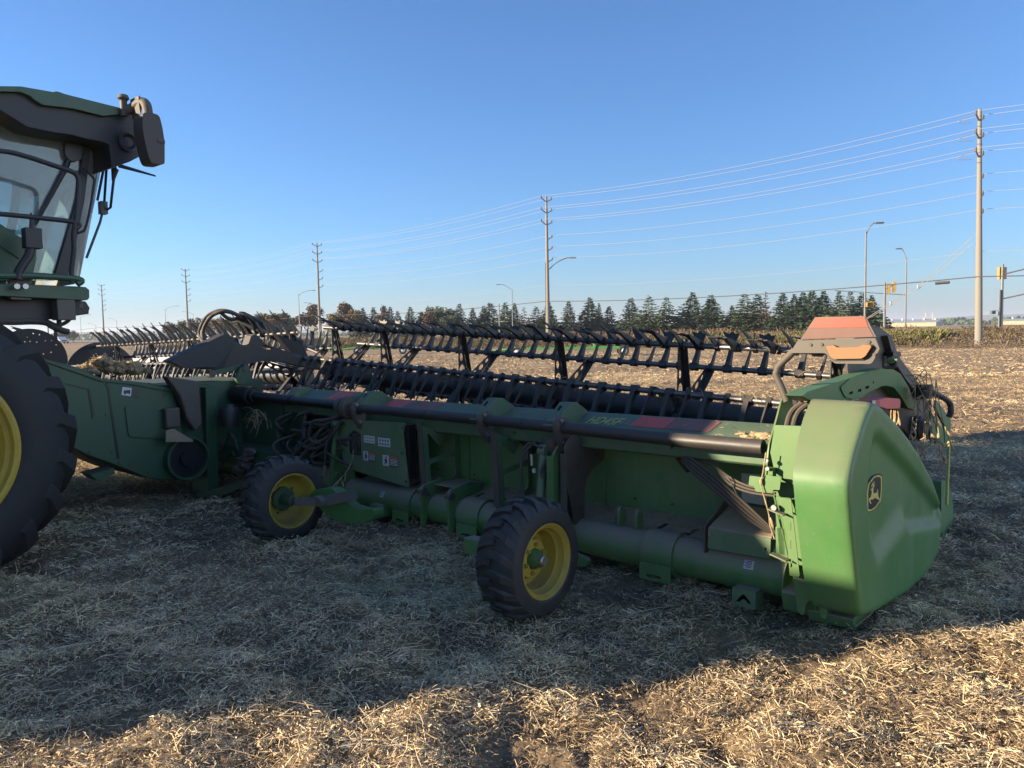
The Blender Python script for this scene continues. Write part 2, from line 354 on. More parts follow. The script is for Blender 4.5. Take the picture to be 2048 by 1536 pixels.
# --- main tube low at the back, with its collars, boxes and labels
m = MB(); m.tube([(x, 0, 0.19) for x in (0.0, 1.4, 2.8, 4.12)], 0.125, 40); tube_low = hp(m, 'main_tube', 'green', bev=0)
m = MB(); m.tube([(x, 0.05, 0.24) for x in (4.35, 6.2, 9.2)], 0.12, 24); m.tube([(x, 0, 0.19) for x in (9.4, 13.5)], 0.125, 24); hp(m, 'main_tube', 'green', bev=0)
def collar(s0, s1):
    mb = MB(); n = 22; R1, R2 = 0.1265, 0.144
    prof = [(0.16, 0.365), (0.30, 0.375)]
    ring = [(math.cos(R(60 + k * 190 / n)), math.sin(R(60 + k * 190 / n))) for k in range(n + 1)]
    V = []; Fc = []
    for s in (s0, s1):
        for c, q in ring: V += [(s, -0 + c * R1, 0.19 + q * R1), (s, c * R2, 0.19 + q * R2)]
    k = 2 * (n + 1)
    for i in range(n):
        a = 2 * i; Fc += [(a + 1, a + 3, k + a + 3, k + a + 1), (a, k + a, k + a + 2, a + 2), (a, a + 2, a + 3, a + 1), (k + a, k + a + 1, k + a + 3, k + a + 2)]
    mb.add(V, Fc)
    mb.plate(rounded([(s0, 0.145), (s1, 0.145), (s1, 0.035), (s0, 0.035)], 0.015), -0.144, -0.152, 1, [rounded([(s0 + (s1 - s0) * .3, 0.075), (s0 + (s1 - s0) * .78, 0.075), (s0 + (s1 - s0) * .78, 0.055), (s0 + (s1 - s0) * .3, 0.055)], 0.009)])
    o = hp(mb, 'tube_collar', 'green', bev=0)
    for s in (s0, s1):
        mb = MB(); V = []
        for off in (0.001, 0.003):
            for a, b in rounded([(s - .016, .02), (s + .016, .02), (s + .016, .15), (s - .016, .15)], .014): zz = 0.30 + 0.25 * min(b, .1) + max(0, b - .1) * .224; V.append((a - .25 * (b - .02), b, zz + off))
        k = len(V) // 2; mb.add(V, [tuple(range(k)), tuple(range(2 * k - 1, k - 1, -1))] + [(i, (i + 1) % k, k + (i + 1) % k, k + i) for i in range(k)]); hp(mb, 'slot_shade', 'black_disc', o, 0, 0)  # raised black plate, paints in the dark of a slot opening
for a, b in ((0.715, 0.942), (2.41, 2.63), (3.205, 3.41)): collar(a, b)
def chevron_box(sa, sb, za, zb):
    mb = MB(); w = sb - sa; c = (sa + sb) / 2; h = zb - za; t = -0.185
    ch = [(c - .34 * w, za + .30 * h), (c, za + .78 * h), (c + .34 * w, za + .30 * h), (c + .22 * w, za + .22 * h), (c, za + .50 * h), (c - .22 * w, za + .22 * h)]
    mb.plate(rounded([(sa, za), (sb, za), (sb, zb), (sa, zb)], 0.008), t, t + 0.006, 1, [rounded(ch, 0.012)])
    mb.bounds(sa, sa + 0.006, t + 0.006, -0.06, za, zb); mb.bounds(sb - 0.006, sb, t + 0.006, -0.06, za, zb)
    mb.bounds(sa + 0.006, sb - 0.006, t + 0.006, -0.06, zb - 0.006, zb - 0.001); hp(mb, 'chevron_box', 'green_dusty', bev=0.0015)
    mb = MB(); mb.bounds(sa + 0.008, sb - 0.008, -0.09, -0.085, za, zb - 0.01); hp(mb, 'box_back', 'black_metal', bev=0)
chevron_box(0.142, 0.285, 0.012, 0.118); chevron_box(3.52, 3.67, 0.06, 0.165)
# pivot fork on the tube
def fork(s0, s1):
    for s in (s0, s1):
        mb = MB(); mb.plate(rounded([(-0.20, 0.36), (-0.17, 0.405), (0.05, 0.44), (0.22, 0.40), (0.2, 0.33), (0.0, 0.33), (-0.10, 0.24), (-0.15, 0.06), (-0.19, 0.06), (-0.185, 0.25)], 0.02), s - 0.012, s + 0.012, 0)
        o = hp(mb, 'pivot_plate', 'green'); mb = MB(); mb.lathe([(-0.03, 0.0), (-0.03, 0.034), (0.03, 0.034), (0.03, 0.0)], (s, -0.165, 0.355), 0, 20); hp(mb, 'pivot_bolt', 'bracket_brown', o, 0)
    mb = MB(); mb.plate(rounded([(s0 + .02, -0.06), (s1 - .02, -0.06), (s1 - .02, 0.24), (s0 + .02, 0.24)], .02), 0.395, 0.405, 2); hp(mb, 'pivot_cover', 'dust_cake')
fork(2.68, 3.0)
# --- shelf, rear wall and top beam
m = MB(); m.plate([(0.0, 0.30), (0.10, 0.325), (0.31, 0.372), (0.31, 0.362), (0.10, 0.312), (0.0, 0.288)], 0.07, 4.05, 0)
hp(m, 'shelf', 'dust_cake', bev=0)
m = MB(); m.bounds(0.05, 4.1, 0.30, 0.312, 0.362, 0.86); back = hp(m, 'rear_wall', 'green')
for s in (1.50, 2.05, 2.9, 3.9):
    mb = MB(); mb.bounds(s, s + 0.025, 0.285, 0.2995, 0.375, 0.86); hp(mb, 'wall_rib', 'green', bev=0.002)
m = MB(); m.bounds(4.1, 13.4, 0.30, 0.33, 0.42, 0.9); hp(m, 'rear_wall', 'green_shaded')
beam = [(0.0, 0.955), (0.235, 1.052), (0.275, 1.05), (0.33, 0.99), (0.30, 0.835), (0.02, 0.822), (0.0, 0.835)]
m = MB(); m.plate(beam, 0.14, 4.02, 0); topb = hp(m, 'top_beam', 'green_beam')
m = MB(); m.plate([(t, z + 0.045) for t, z in beam], 4.25, 5.25, 0); hp(m, 'top_beam', 'green_beam')
m = MB(); m.plate([(t, z - 0.02) for t, z in beam], 9.4, 13.4, 0); hp(m, 'top_beam', 'green_beam')
nx, nz = -0.3815, 0.9244                           # outward normal of the beam's sloping face
def on_beam(s0, s1, f0, f1, name, mat, dz=0.0, skew=0.012, parent=topb):
    A, B = Vector((0.0, 0.955 + dz)), Vector((0.235, 1.052 + dz)); V = []
    for off in (0.0008, 0.003):
        for s, f in ((s0 + skew, f0), (s1 + skew, f0), (s1 - skew, f1), (s0 - skew, f1)):
            p = A.lerp(B, f); V.append((s, p.x + nx * off, p.y + nz * off))
    mb = MB(); mb.add(V, [(0, 1, 2, 3), (7, 6, 5, 4), (0, 4, 5, 1), (1, 5, 6, 2), (2, 6, 7, 3), (3, 7, 4, 0)]); return hp(mb, name, mat, parent, 0, 0)
on_beam(0.885, 1.155, 0.38, 0.95, 'reflector', 'red_tape'); on_beam(0.56, 0.88, 0.38, 0.95, 'reflector', 'dull_reflector')
on_beam(3.53, 3.80, 0.30, 0.95, 'reflector', 'red_tape'); on_beam(3.12, 3.47, 0.30, 0.95, 'reflector', 'dull_reflector')
on_beam(4.35, 4.50, 0.30, 0.95, 'reflector', 'red_tape', 0.045); on_beam(4.52, 4.62, 0.30, 0.95, 'reflector', 'red_tape', 0.045)
# model lettering on the sloping face
fc = bpy.data.curves.new('lettering', 'FONT'); fc.body = 'HD45F'; fc.size = 0.105; fc.shear = 0.30; fc.extrude = 0.0012; fc.offset = 0.0016; fc.space_character = 1.06
fo = bpy.data.objects.new('tmp', fc); COL.objects.link(fo); dg = bpy.context.evaluated_depsgraph_get()
lm = bpy.data.meshes.new_from_object(fo.evaluated_get(dg)); bpy.data.objects.remove(fo)
lm.materials.clear(); lm.materials.append(MAT['letter_yellow'])
sl_ang = math.atan2(0.097, 0.235)
xs_ = [v.co.x for v in lm.vertices]; ys_ = [v.co.y for v in lm.vertices]; kx, ky = 0.285 / (max(xs_) - min(xs_)), 0.108 / (max(ys_) - min(ys_))
lo = link('lettering', lm, topb, (-1.535, 0.082 + nx * 0.003, 0.989 + nz * 0.003), (sl_ang, 0, 0), (kx, ky, 1.0))
# caked chaff on the beam's end and patches on its face
def lumps(name, mat, parent, pts, fr, seed=1, sub=2):
    rng = random.Random(seed); mb = MB()
    for (c, r, fl) in pts:
        bm = bmesh.new(); bmesh.ops.create_icosphere(bm, subdivisions=sub, radius=r)
        for v in bm.verts:
            k = 0.75 + 0.5 * rng.random(); v.co = Vector((v.co.x * k * 1.3, v.co.y * k, v.co.z * k * fl))
        bm.verts.index_update(); b = len(mb.v); mb.v += [tuple(v.co + Vector(c)) for v in bm.verts]; mb.f += [tuple(b + v.index for v in f.verts) for f in bm.faces]; bm.free()
    return mb.build(name, mat, parent, fr, 0, 0)
rg = random.Random(5)
lumps('chaff_cake', 'clod', topb, [((0.16 + 0.24 * rg.random(), 0.06 + 0.13 * rg.random(), 0.985 + 0.02 * rg.random()), 0.018 + 0.022 * rg.random(), 0.45) for _ in range(26)], HF, 3)
# --- wide diagonal tube along the back with sleeves and rings
TT = -0.13
m = MB(); m.tube([(0.12, TT, 0.962), (0.70, TT, 0.962)], 0.044, 28); m.tube([(0.70, TT, 0.962), (0.712, TT, 0.962)], 0.0465, 28); top_tube = hp(m, 'top_tube', 'tube_dusty', bev=0)
m = MB(); m.tube([(0.712, TT, 0.962), (1.55, TT, 0.976), (2.30, TT, 0.986), (3.86, TT, 0.995)], 0.041, 28); hp(m, 'top_tube', 'tube_dusty', bev=0)
m = MB(); m.tube([(4.12, TT + .06, 1.0), (5.55, TT + .06, 1.02)], 0.043, 20); m.tube([(5.0, TT + .06, 1.013), (5.75, TT + .06, 1.023)], 0.052, 20); hp(m, 'top_tube', 'black_metal', bev=0)
m = MB()
for s, z, r in ((1.93, .981, .0435), (2.95, .990, .0435), (3.83, .995, .0435)): m.tube([(s, TT, z), (s + 0.012, TT, z)], r, 24)
hp(m, 'sleeve_ring', 'tube_dusty', bev=0)
m = MB(); m.tube([(5.72, TT + .06, 1.02), (6.05, TT + .06, 1.03)], 0.105, 24); m.tube([(5.66, TT + .06, 1.02), (5.72, TT + .06, 1.02)], 0.075, 24); hp(m, 'gearbox', 'black_metal')
# --- fins folded over the tube, clamp plates and lattice plates below
def fin(s, hinge=False):
    mb = MB(); pf = [(-0.175, 0.985), (0.035, 1.135), (0.105, 1.135), (0.265, 1.045), (0.02, 0.955)]; w = 0.05
    mb.plate(pf, s + w - 0.006, s + w, 0); mb.plate(pf, s - w, s - w + 0.006, 0)
    A, B = Vector((-0.175, 0.985)), Vector((0.035, 1.135)); nrm = Vector((-(B - A).y, (B - A).x)).normalized()
    def sl(f, s_): p = A.lerp(B, f); return p
    # sloping top with a slot
    V = []; L1 = [(-w, 0), (w, 0), (w, 1), (-w, 1)]; L2 = [(0.0, .62), (0.028, .66), (0.028, .86), (0.0, .82)]
    tr = tessellate_polygon([[Vector((x, f * 0.26, 0)) for x, f in L1], [Vector((x, f * 0.26, 0)) for x, f in L2]]); n = 8
    for off in (0, 0.006):
        for x, f in L1 + L2: p = A.lerp(B, f) + nrm * off; V.append((s + x, p.x, p.y))
    Fc = [tuple(t) for t in tr] + [tuple(i + n for i in reversed(t)) for t in tr]
    for k0 in (0, 4):
        for i in range(4): Fc.append((k0 + i, k0 + (i + 1) % 4, n + k0 + (i + 1) % 4, n + k0 + i))
    mb.add(V, Fc); mb.bounds(s - w + .007, s + w - .007, 0.036, 0.104, 1.129, 1.135)
    return hp(mb, 'fin', 'green_beam', bev=0.002)
def clamp(s):
    mb = MB(); mb.plate(rounded([(-0.215, 1.0), (-0.19, 1.045), (-0.13, 1.06), (-0.07, 1.03), (-0.055, 0.95), (-0.075, 0.84), (-0.115, 0.80), (-0.185, 0.90)], 0.02), s - 0.02, s + 0.02, 0, [circle(TT, 0.980, 0.042, 16)])
    o = hp(mb, 'clamp_plate', 'bracket_brown'); mb = MB()
    for t, z in ((-0.165, 1.03), (-0.135, 0.875)): mb.lathe([(-0.034, 0), (-0.034, 0.013), (-0.02, 0.013), (-0.02, 0.018), (0.034, 0.018), (0.034, 0)], (s, t, z), 0, 8)
    hp(mb, 'bolt', 'steel', o, 0)
def lattice(s):
    mb = MB(); out = [(-0.145, 0.90), (-0.115, 0.335), (-0.02, 0.315), (0.29, 0.37), (0.297, 0.83), (-0.05, 0.86)]
    h1 = rounded([(-0.075, 0.83), (0.06, 0.70), (0.19, 0.83), (0.235, 0.83), (0.235, 0.645), (-0.065, 0.605)], 0.02); h2 = rounded([(-0.062, 0.565), (0.235, 0.60), (0.235, 0.42), (0.11, 0.365), (-0.045, 0.37)], 0.03)
    mb.plate(out, s - 0.004, s + 0.004, 0, [h1, h2]); o = hp(mb, 'lattice_plate', 'green_dusty', bev=0)
    mb = MB(); mb.beam((s + 0.012, -0.150, 0.90), (s + 0.012, -0.120, 0.325), 0.058, 0.008, (0, 1, 0)); mb.beam((s + 0.01, -0.125, 0.33), (s - 0.06, -0.13, 0.325), 0.03, 0.02); hp(mb, 'lattice_flange', 'bracket_brown', bev=0.001)
for s in (2.31, 1.58, 3.86): clamp(s)
fin(2.385); fin(1.665); fin(3.88)
m = MB(); m.plate([(-0.02, 1.0), (0.1, 1.12), (0.2, 1.12), (0.28, 1.08), (0.05, 1.0)], 5.1, 5.25, 0); hp(m, 'fin', 'green')
lattice(2.20); lattice(3.02)
# wheel post and its bracket plate near the near wheel
m = MB(); m.plate(rounded([(-0.20, 0.86), (-0.10, 0.94), (0.10, 0.82), (0.28, 0.82), (0.28, 0.70), (0.12, 0.66), (0.03, 0.56), (0.02, 0.30), (-0.09, 0.28), (-0.16, 0.55)], 0.03), 1.50, 1.512, 0, [circle(-0.05, 0.7, 0.012, 8), circle(0.0, 0.6, 0.010, 8), circle(-0.05, 0.5, 0.010, 8), circle(-0.04, 0.4, 0.010, 8), circle(0.18, .75, .012, 8)])
m.bounds(1.513, 1.565, -0.17, -0.162, 0.30, 0.80); hp(m, 'wheel_bracket', 'bracket_brown', bev=0)
m = MB(); m.plate(rounded([(-0.20, 0.80), (-0.13, 0.86), (-0.02, 0.84), (0.06, 0.66), (0.04, 0.28), (-0.16, 0.28), (-0.20, 0.5)], 0.03), 1.60, 1.612, 0); m.bounds(1.60, 1.66, -0.205, -0.198, 0.30, 0.78); hp(m, 'wheel_bracket', 'green', bev=0)
m = MB(); m.tube([(1.74, -0.13, 0.80), (1.735, -0.22, 0.28)], 0.034, 16); m.lathe([(-.03, 0), (-.03, .045), (.03, .045), (.03, 0)], (1.74, -0.13, 0.80), 0, 16); hp(m, 'cylinder', 'green_dusty', bev=0)
m = MB(); m.lathe([(0, 0), (0, 0.07), (0.03, 0.075), (0.09, 0.075), (0.09, 0.0)], (1.72, -0.06, 0.80), 2, 20); hp(m, 'socket', 'bracket_brown', bev=0)
m = MB(); m.hose([(1.80, -0.15, 0.86), (1.88, -0.20, 0.76), (1.88, -0.22, 0.55), (1.83, -0.2, 0.3)], 0.011); m.hose([(1.72, -0.18, 0.83), (1.86, -0.17, 0.84), (1.90, -0.2, 0.7), (1.87, -0.2, 0.32)], 0.010); m.hose([(1.68, -0.19, 0.74), (1.71, -.2, 0.66), (1.69, -.2, .62)], 0.012); hp(m, 'hose', 'hose_dusty', bev=0)
m = MB(); m.tube([(1.79, -0.215, 0.78), (1.785, -0.215, 0.70)], 0.011, 8); m.tube([(1.77, -0.215, 0.68), (1.765, -0.215, 0.65)], 0.016, 8); hp(m, 'fitting', 'steel', bev=0)
# lugs standing on the shelf
for s in (1.17, 1.03):
    mb = MB(); mb.plate(rounded([(-0.03, 0.31), (-0.03, 0.43), (0.0, 0.45), (0.04, 0.43), (0.05, 0.33)], 0.02), s, s + 0.02, 0, [circle(0.0, 0.42, 0.01, 8)]); hp(mb, 'lug', 'green', bev=0)
# triangular gusset under the top beam
for s, k in ((0.78, 1.0), (2.12, 0.9), (3.15, 0.9)):
    mb = MB(); mb.plate(rounded([(-0.02, 0.90), (0.10, 0.90), (0.28, 0.80), (0.24, 0.70), (0.20, 0.69), (0.06, 0.80)], 0.015), s, s + 0.012, 0); hp(mb, 'gusset', 'bracket_brown', bev=0)
# --- access door with hose opening and decals
m = MB(); door = [(4.154,0.878),(3.258,0.899),(3.287,0.811),(3.229,0.349),(4.125,0.433),(4.19,0.773)]
op = rounded([(4.04, 0.62), (4.04, 0.74), (3.96, 0.79), (3.86, 0.76), (3.865, 0.56), (4.04, 0.56)], 0.02)
m.plate(rounded(door, 0.012), -0.112, -0.1, 1, [op]); dr = hp(m, 'access_door', 'green_dusty', bev=0.002)
m = MB(); m.bounds(3.23, 4.15, -0.09, -0.02, 0.42, 0.88); hp(m, 'door_frame', 'black_metal', bev=0)
m = MB(); rg = random.Random(2)
for k in range(7): x = 3.89 + 0.02 * k; m.hose([(x, -0.095, 0.57), (x + 0.02 * rg.uniform(-1, 1), -0.104, 0.65), (x + 0.03 * rg.uniform(-1, 1), -0.10, 0.71), (x, -0.093, 0.76)], 0.008)
hp(m, 'hose', 'hose_dusty', dr, 0)
def decal(s0, s1, z0, z1, kind, parent=dr, t=-0.112):
    mb = MB(); mb.bounds(s0, s1, t - 0.0015, t - 0.0003, z0, z1); o = hp(mb, 'decal', 'decal_white' if kind != 'warn' else 'bracket_brown', parent, 0)
    w, h = s1 - s0, z1 - z0; mb = MB(); t2 = t - 0.0015
    if kind == 'grid':
        for i in range(4):
            for j in range(2): mb.plate(circle(s0 + w * (.17 + .22 * i), z0 + h * (.28 + .42 * j), 0.010, 8), t2 - .001, t2 - 0.0002, 1)
        hp(mb, 'pictogram', 'decal_black', parent, 0)
    elif kind == 'lines':
        for j in range(2):
            for i in range(5): mb.bounds(s0 + w * (.1 + .17 * i), s0 + w * (.21 + .17 * i), t2 - .001, t2 - .0002, z0 + h * (.22 + .42 * j), z0 + h * (.33 + .42 * j))
        hp(mb, 'pictogram', 'decal_black', parent, 0)
    else:
        a = MB(); a.bounds(s1 - w * .42, s1 - .003, t2 - .001, t2 - .0002, z0 + .003, z1 - .003); hp(a, 'pictogram_field', 'decal_white', parent, 0)
        a = MB(); c = s1 - w * .21; t3 = t2 - .001
        a.plate(circle(c - .008, z0 + h * .78, 0.010, 8), t3 - .001, t3 - .0002, 1)
        a.plate([(c + .018, z0 + h * .62), (c - .016, z0 + h * .66), (c - .022, z0 + h * .40), (c - .006, z0 + h * .12), (c - .001, z0 + h * .16), (c - .004, z0 + h * .38), (c + .014, z0 + h * .14), (c + .020, z0 + h * .18), (c + .006, z0 + h * .42)], t3 - .001, t3 - .0002, 1)
        hp(a, 'pictogram', 'decal_black', parent, 0)
        a = MB(); a.bounds(s0 + .004, s1 - w * .44, t2 - .001, t2 - .0002, z1 - h * .24, z1 - .004); hp(a, 'header_strip', 'decal_orange', parent, 0)
        a = MB()
        for i in range(5): a.bounds(s0 + .006, s1 - w * (.46 + .04 * (i % 2)), t2 - .001, t2 - .0002, z1 - h * (.36 + .12 * i), z1 - h * (.31 + .12 * i))
        hp(a, 'text_lines', 'decal_white' , parent, 0)
decal(3.665, 3.815, 0.69, 0.755, 'lines'); decal(3.455, 3.62, 0.675, 0.75, 'grid')
decal(3.66, 3.835, 0.525, 0.615, 'warn'); decal(3.36, 3.565, 0.505, 0.605, 'warn')
def small_decal(s0, s1, z0, parent):
    mb = MB(); n = 8; V = []; Fc = []
    for rr in (0.1256, 0.1272):
        for i in range(n + 1):
            a = R(180 - z0 + i * 24 / n); c, q = math.cos(a) * rr, math.sin(a) * rr; V += [(s0, c, 0.19 + q), (s1, c, 0.19 + q)]
    k = 2 * (n + 1)
    for i in range(n): Fc += [(2 * i, 2 * i + 1, 2 * i + 3, 2 * i + 2), (k + 2 * i, k + 2 * i + 2, k + 2 * i + 3, k + 2 * i + 1), (2 * i, 2 * i + 2, k + 2 * i + 2, k + 2 * i), (2 * i + 1, k + 2 * i + 1, k + 2 * i + 3, 2 * i + 3)]
    o = hp(mb.add(V, Fc), 'decal', 'decal_white', parent, 0, 0); mb = MB()
    for i in range(5):
        a = R(180 - z0 + 3 + i * 4); c, q = math.cos(a) * 0.1280, math.sin(a) * 0.1280; mb.box(((s0 + s1) / 2 + .004 * (i % 2), c, 0.19 + q), ((s1 - s0) * (.6 + .2 * (i % 2)), 0.0012, 0.004))
    hp(mb, 'text_lines', 'decal_black', parent, 0, 0)
small_decal(0.185, 0.245, 40, tube_low); small_decal(3.565, 3.61, 40, tube_low)
# --- chute guard on the shelf and the manual plate behind the hoses
gt = [(0.469,0.433),(0.074,0.433),(0.079,0.314),(0.472,0.308)]
m = MB(); m.plate(gt, -0.128, -0.12, 1, [rounded([(0.10, 0.375), (0.112, 0.375), (0.112, 0.355), (0.10, 0.355)], 0.005)])
gd = hp(m, 'chute_guard', 'green_dusty', bev=0.002)
m = MB(); V = [(gt[0][0], -0.12, gt[0][1]), (gt[1][0], -0.12, gt[1][1]), (0.16, 0.22, 0.515), (0.485, 0.22, 0.515)]; V2 = [(a, b + .004, c + 0.007) for a, b, c in V]
m.add(V + V2, [(0, 1, 2, 3), (7, 6, 5, 4), (0, 4, 5, 1), (1, 5, 6, 2), (2, 6, 7, 3), (3, 7, 4, 0)]); hp(m, 'guard_top', 'dust_cake', gd, 0.001)
m = MB(); m.plate(rounded([(-0.13, 0.44), (0.17, 0.56), (0.29, 0.58), (0.29, 0.37), (0.0, 0.31), (-0.128, 0.27)], 0.015), 0.487, 0.497, 0, [circle(0.20, 0.53, 0.022, 12)]); hp(m, 'guard_side', 'bracket_brown', bev=0)
m = MB(); m.lathe([(0, 0), (0, .012), (.008, .012), (.008, 0)], (0.455, -0.136, 0.40), 1, 10); hp(m, 'bolt', 'steel', gd, 0)
m = MB(); m.plate([(x, z) for x, z in [(0.443,0.714),(0.276,0.716),(0.275,0.523),(0.439,0.528)]], 0.288, 0.294, 1); mp_ = hp(m, 'manual_plate', 'decal_white', bev=0)
m = MB(); m.bounds(0.02, 0.12, -0.08, 0.2, 0.30, 0.42); m.bounds(0.0, 0.06, -0.1, 0.2, 0.34, 0.5); hp(m, 'end_bracket', 'green', bev=.004)
rg = random.Random(9)
lumps('chaff_cake', 'dust_cake', HD, [((0.02 + .2 * rg.random(), -0.02 + .14 * rg.random(), 0.31 + .03 * rg.random()), .04 + .03 * rg.random(), .5) for _ in range(14)], HF, 4)
# hose bundle from the beam into the end frame
def bundle(name, ptsets, r, mat='hose_dusty', parent=HD):
    for ps in ptsets: mb = MB(); mb.hose(ps, r, 9, 6); hp(mb, name, mat, parent, 0, 60)
bundle('hose', [[(0.72, 0.02, 0.84 - .014 * k), (0.60, -0.03 - .012 * k, 0.815 - .02 * k), (0.42, -0.05 - .01 * k, 0.71 - .022 * k), (0.24, -0.06 - .01 * k, 0.585 - .02 * k), (0.05 - .01 * k, -0.05, 0.43 - .01 * k)] for k in range(4)], 0.0105)
bundle('hose', [[(0.66, 0.03, 0.835), (0.50, 0.0, 0.80), (0.36, -0.05 - .01 * k, 0.745 - .016 * k), (0.22, -0.09, 0.715 - .018 * k), (0.06, -0.10, 0.715 - .018 * k)] for k in range(3)], 0.0075)
m = MB(); m.tube([(0.30, -0.09, 0.66), (0.34, -0.10, 0.74), (0.37, -.09, .76)], 0.004, 6); hp(m, 'cable_tie', 'decal_black', bev=0)
# --- end frame between the tube and the shield (lit plates)
ef = MB(); up_ = [(-0.16, 0.86), (-0.13, 0.98), (-0.02, 1.12), (0.06, 1.24), (0.20, 1.26), (0.26, 1.02), (0.2, 0.80), (0.0, 0.78)]
ef.plate(rounded(up_, 0.02), 0.085, 0.095, 0, [circle(0.12, 1.08, 0.02, 10)]); hp(ef, 'end_plate', 'green_clean', bev=0)
ef = MB(); ef.plate([(0.041,1.1),(-0.117,1.105),(-0.135,0.959),(-0.095,0.758),(0.039,0.828),(0.066,0.94)], -0.165, -0.155, 1); ef.plate([(0.09, 0.87), (-0.16, 0.87), (-0.16, 0.30), (0.03, 0.30)], -0.10, -0.09, 1); hp(ef, 'end_cover', 'green_clean', bev=0.002)
bk = [(0.161,0.807),(0.072,0.805),(0.067,0.82),(0.044,0.828),(0.029,0.819),(-0.022,0.819),(-0.014,0.744),(0.023,0.743),(0.026,0.722),(0.09,0.72),(0.125,0.719),(0.134,0.749),(0.167,0.751)]
ef = MB(); ef.plate(rounded(bk, 0.008), -0.226, -0.22, 1); ob = hp(ef, 'lamp_bracket', 'green_clean', bev=0.001)
ef = MB(); ef.bounds(0.028, 0.075, -0.219, -0.168, 0.80, 0.86); hp(ef, 'bracket_foot', 'green_clean', ob, 0.002)
ef = MB()
for s, z in ((0.058, 0.845), (0.052, 0.80)): ef.lathe([(0, 0), (0, .011), (.012, .013), (.012, 0)], (s, -0.238, z + .06), 1, 8)
hp(ef, 'bolt', 'steel', ob, 0)
st = [(0.008,0.701),(-0.071,0.697),(-0.122,0.276),(-0.116,0.264),(-0.066,0.265),(-0.05,0.476)]
ef = MB(); ef.plate(st, -0.206, -0.2, 1, [[(x, z) for x, z in [(-0.07,0.567),(-0.078,0.568),(-0.078,0.523),(-0.07,0.522)]], [(x, z) for x, z in [(-0.07,0.465),(-0.079,0.467),(-0.079,0.419),(-0.071,0.417)]], [(x, z) for x, z in [(-0.071,0.363),(-0.079,0.365),(-0.08,0.314),(-0.071,0.312)]]]); es = hp(ef, 'slotted_strip', 'green_clean', bev=0)
ef = MB(); ef.bounds(-0.06, 0.09, -0.02, -0.008, 0.28, 0.66); hp(ef, 'strip_back', 'black_metal', bev=0)
ef = MB(); ef.tube([(0.028,-0.2,0.707),(-0.013,-0.2,0.542),(-0.06,-0.2,0.335)], 0.006, 6); ef.tube([(0.005,-0.2,0.682),(-0.036,-0.2,0.517),(-0.056,-0.2,0.435)], 0.005, 6); hp(ef, 'latch_rod', 'green_clean', es, 0)
for y in (1026, 1106): pass
for z, s in ((0.615, 0.005), (0.36, -0.012)):
    ef = MB(); ef.beam((s + .04, -0.235, z + .02), (s - 0.055, -0.235, z - .005), 0.05, 0.008, (0, 0, 1)); hp(ef, 'latch_tab', 'green_dusty', es, 0.002)
ef = MB(); ef.lathe([(0, 0), (0, .016), (.02, .018), (.02, 0)], (0.01, -0.25, 0.645), 1, 10); hp(ef, 'bolt', 'steel', es, 0)
lowp = [(-0.098,0.276),(-0.17,0.268),(-0.273,0.137),(-0.192,0.161),(-0.171,0.134),(-0.163,0.076),(-0.149,0.07),(-0.127,0.085)]
ef = MB(); ef.plate(lowp, -0.246, -0.24, 1); ef.plate(rounded([(-0.249,0.135),(-0.291,0.139),(-0.286,0.091),(-0.276,0.077),(-0.255,0.083)], .006), -0.252, -0.247, 1); hp(ef, 'foot_plate', 'green_clean', bev=0)
ef = MB(); ef.plate(circle(0, 0.17, 0.165, 28), -0.012, -0.004, 0); ef.plate(rounded([(-0.19, 0.16), (0.1, 0.2), (0.7, 0.14), (0.8, 0.05), (0.3, 0.02), (-0.15, 0.03)], 0.03), -0.20, -0.012, 0); hp(ef, 'end_flange', 'green', bev=0.003)
# skid and springs under the shield
ef = MB(); ef.plate(rounded([(-0.18, 0.085), (-0.16, 0.012), (0.5, 0.0), (1.0, 0.06), (1.15, 0.16), (0.95, 0.14), (0.5, 0.055)], 0.02), -0.40, -0.16, 0); hp(ef, 'skid', 'green', bev=0.003)
ef = MB(); ef.tube([(-.36, .34 + .0, .05), (-.36, .36, .18)], .035, 12); ef.bounds(-.42, -.3, .42, .50, .05, .2); ef.tube([(-.4, .62, .06), (-.4, .9, .2)], .012, 8); ef.bounds(-.40, -.36, .78, .79, .1, .3); hp(ef, 'skid_linkage', 'green', bev=0)
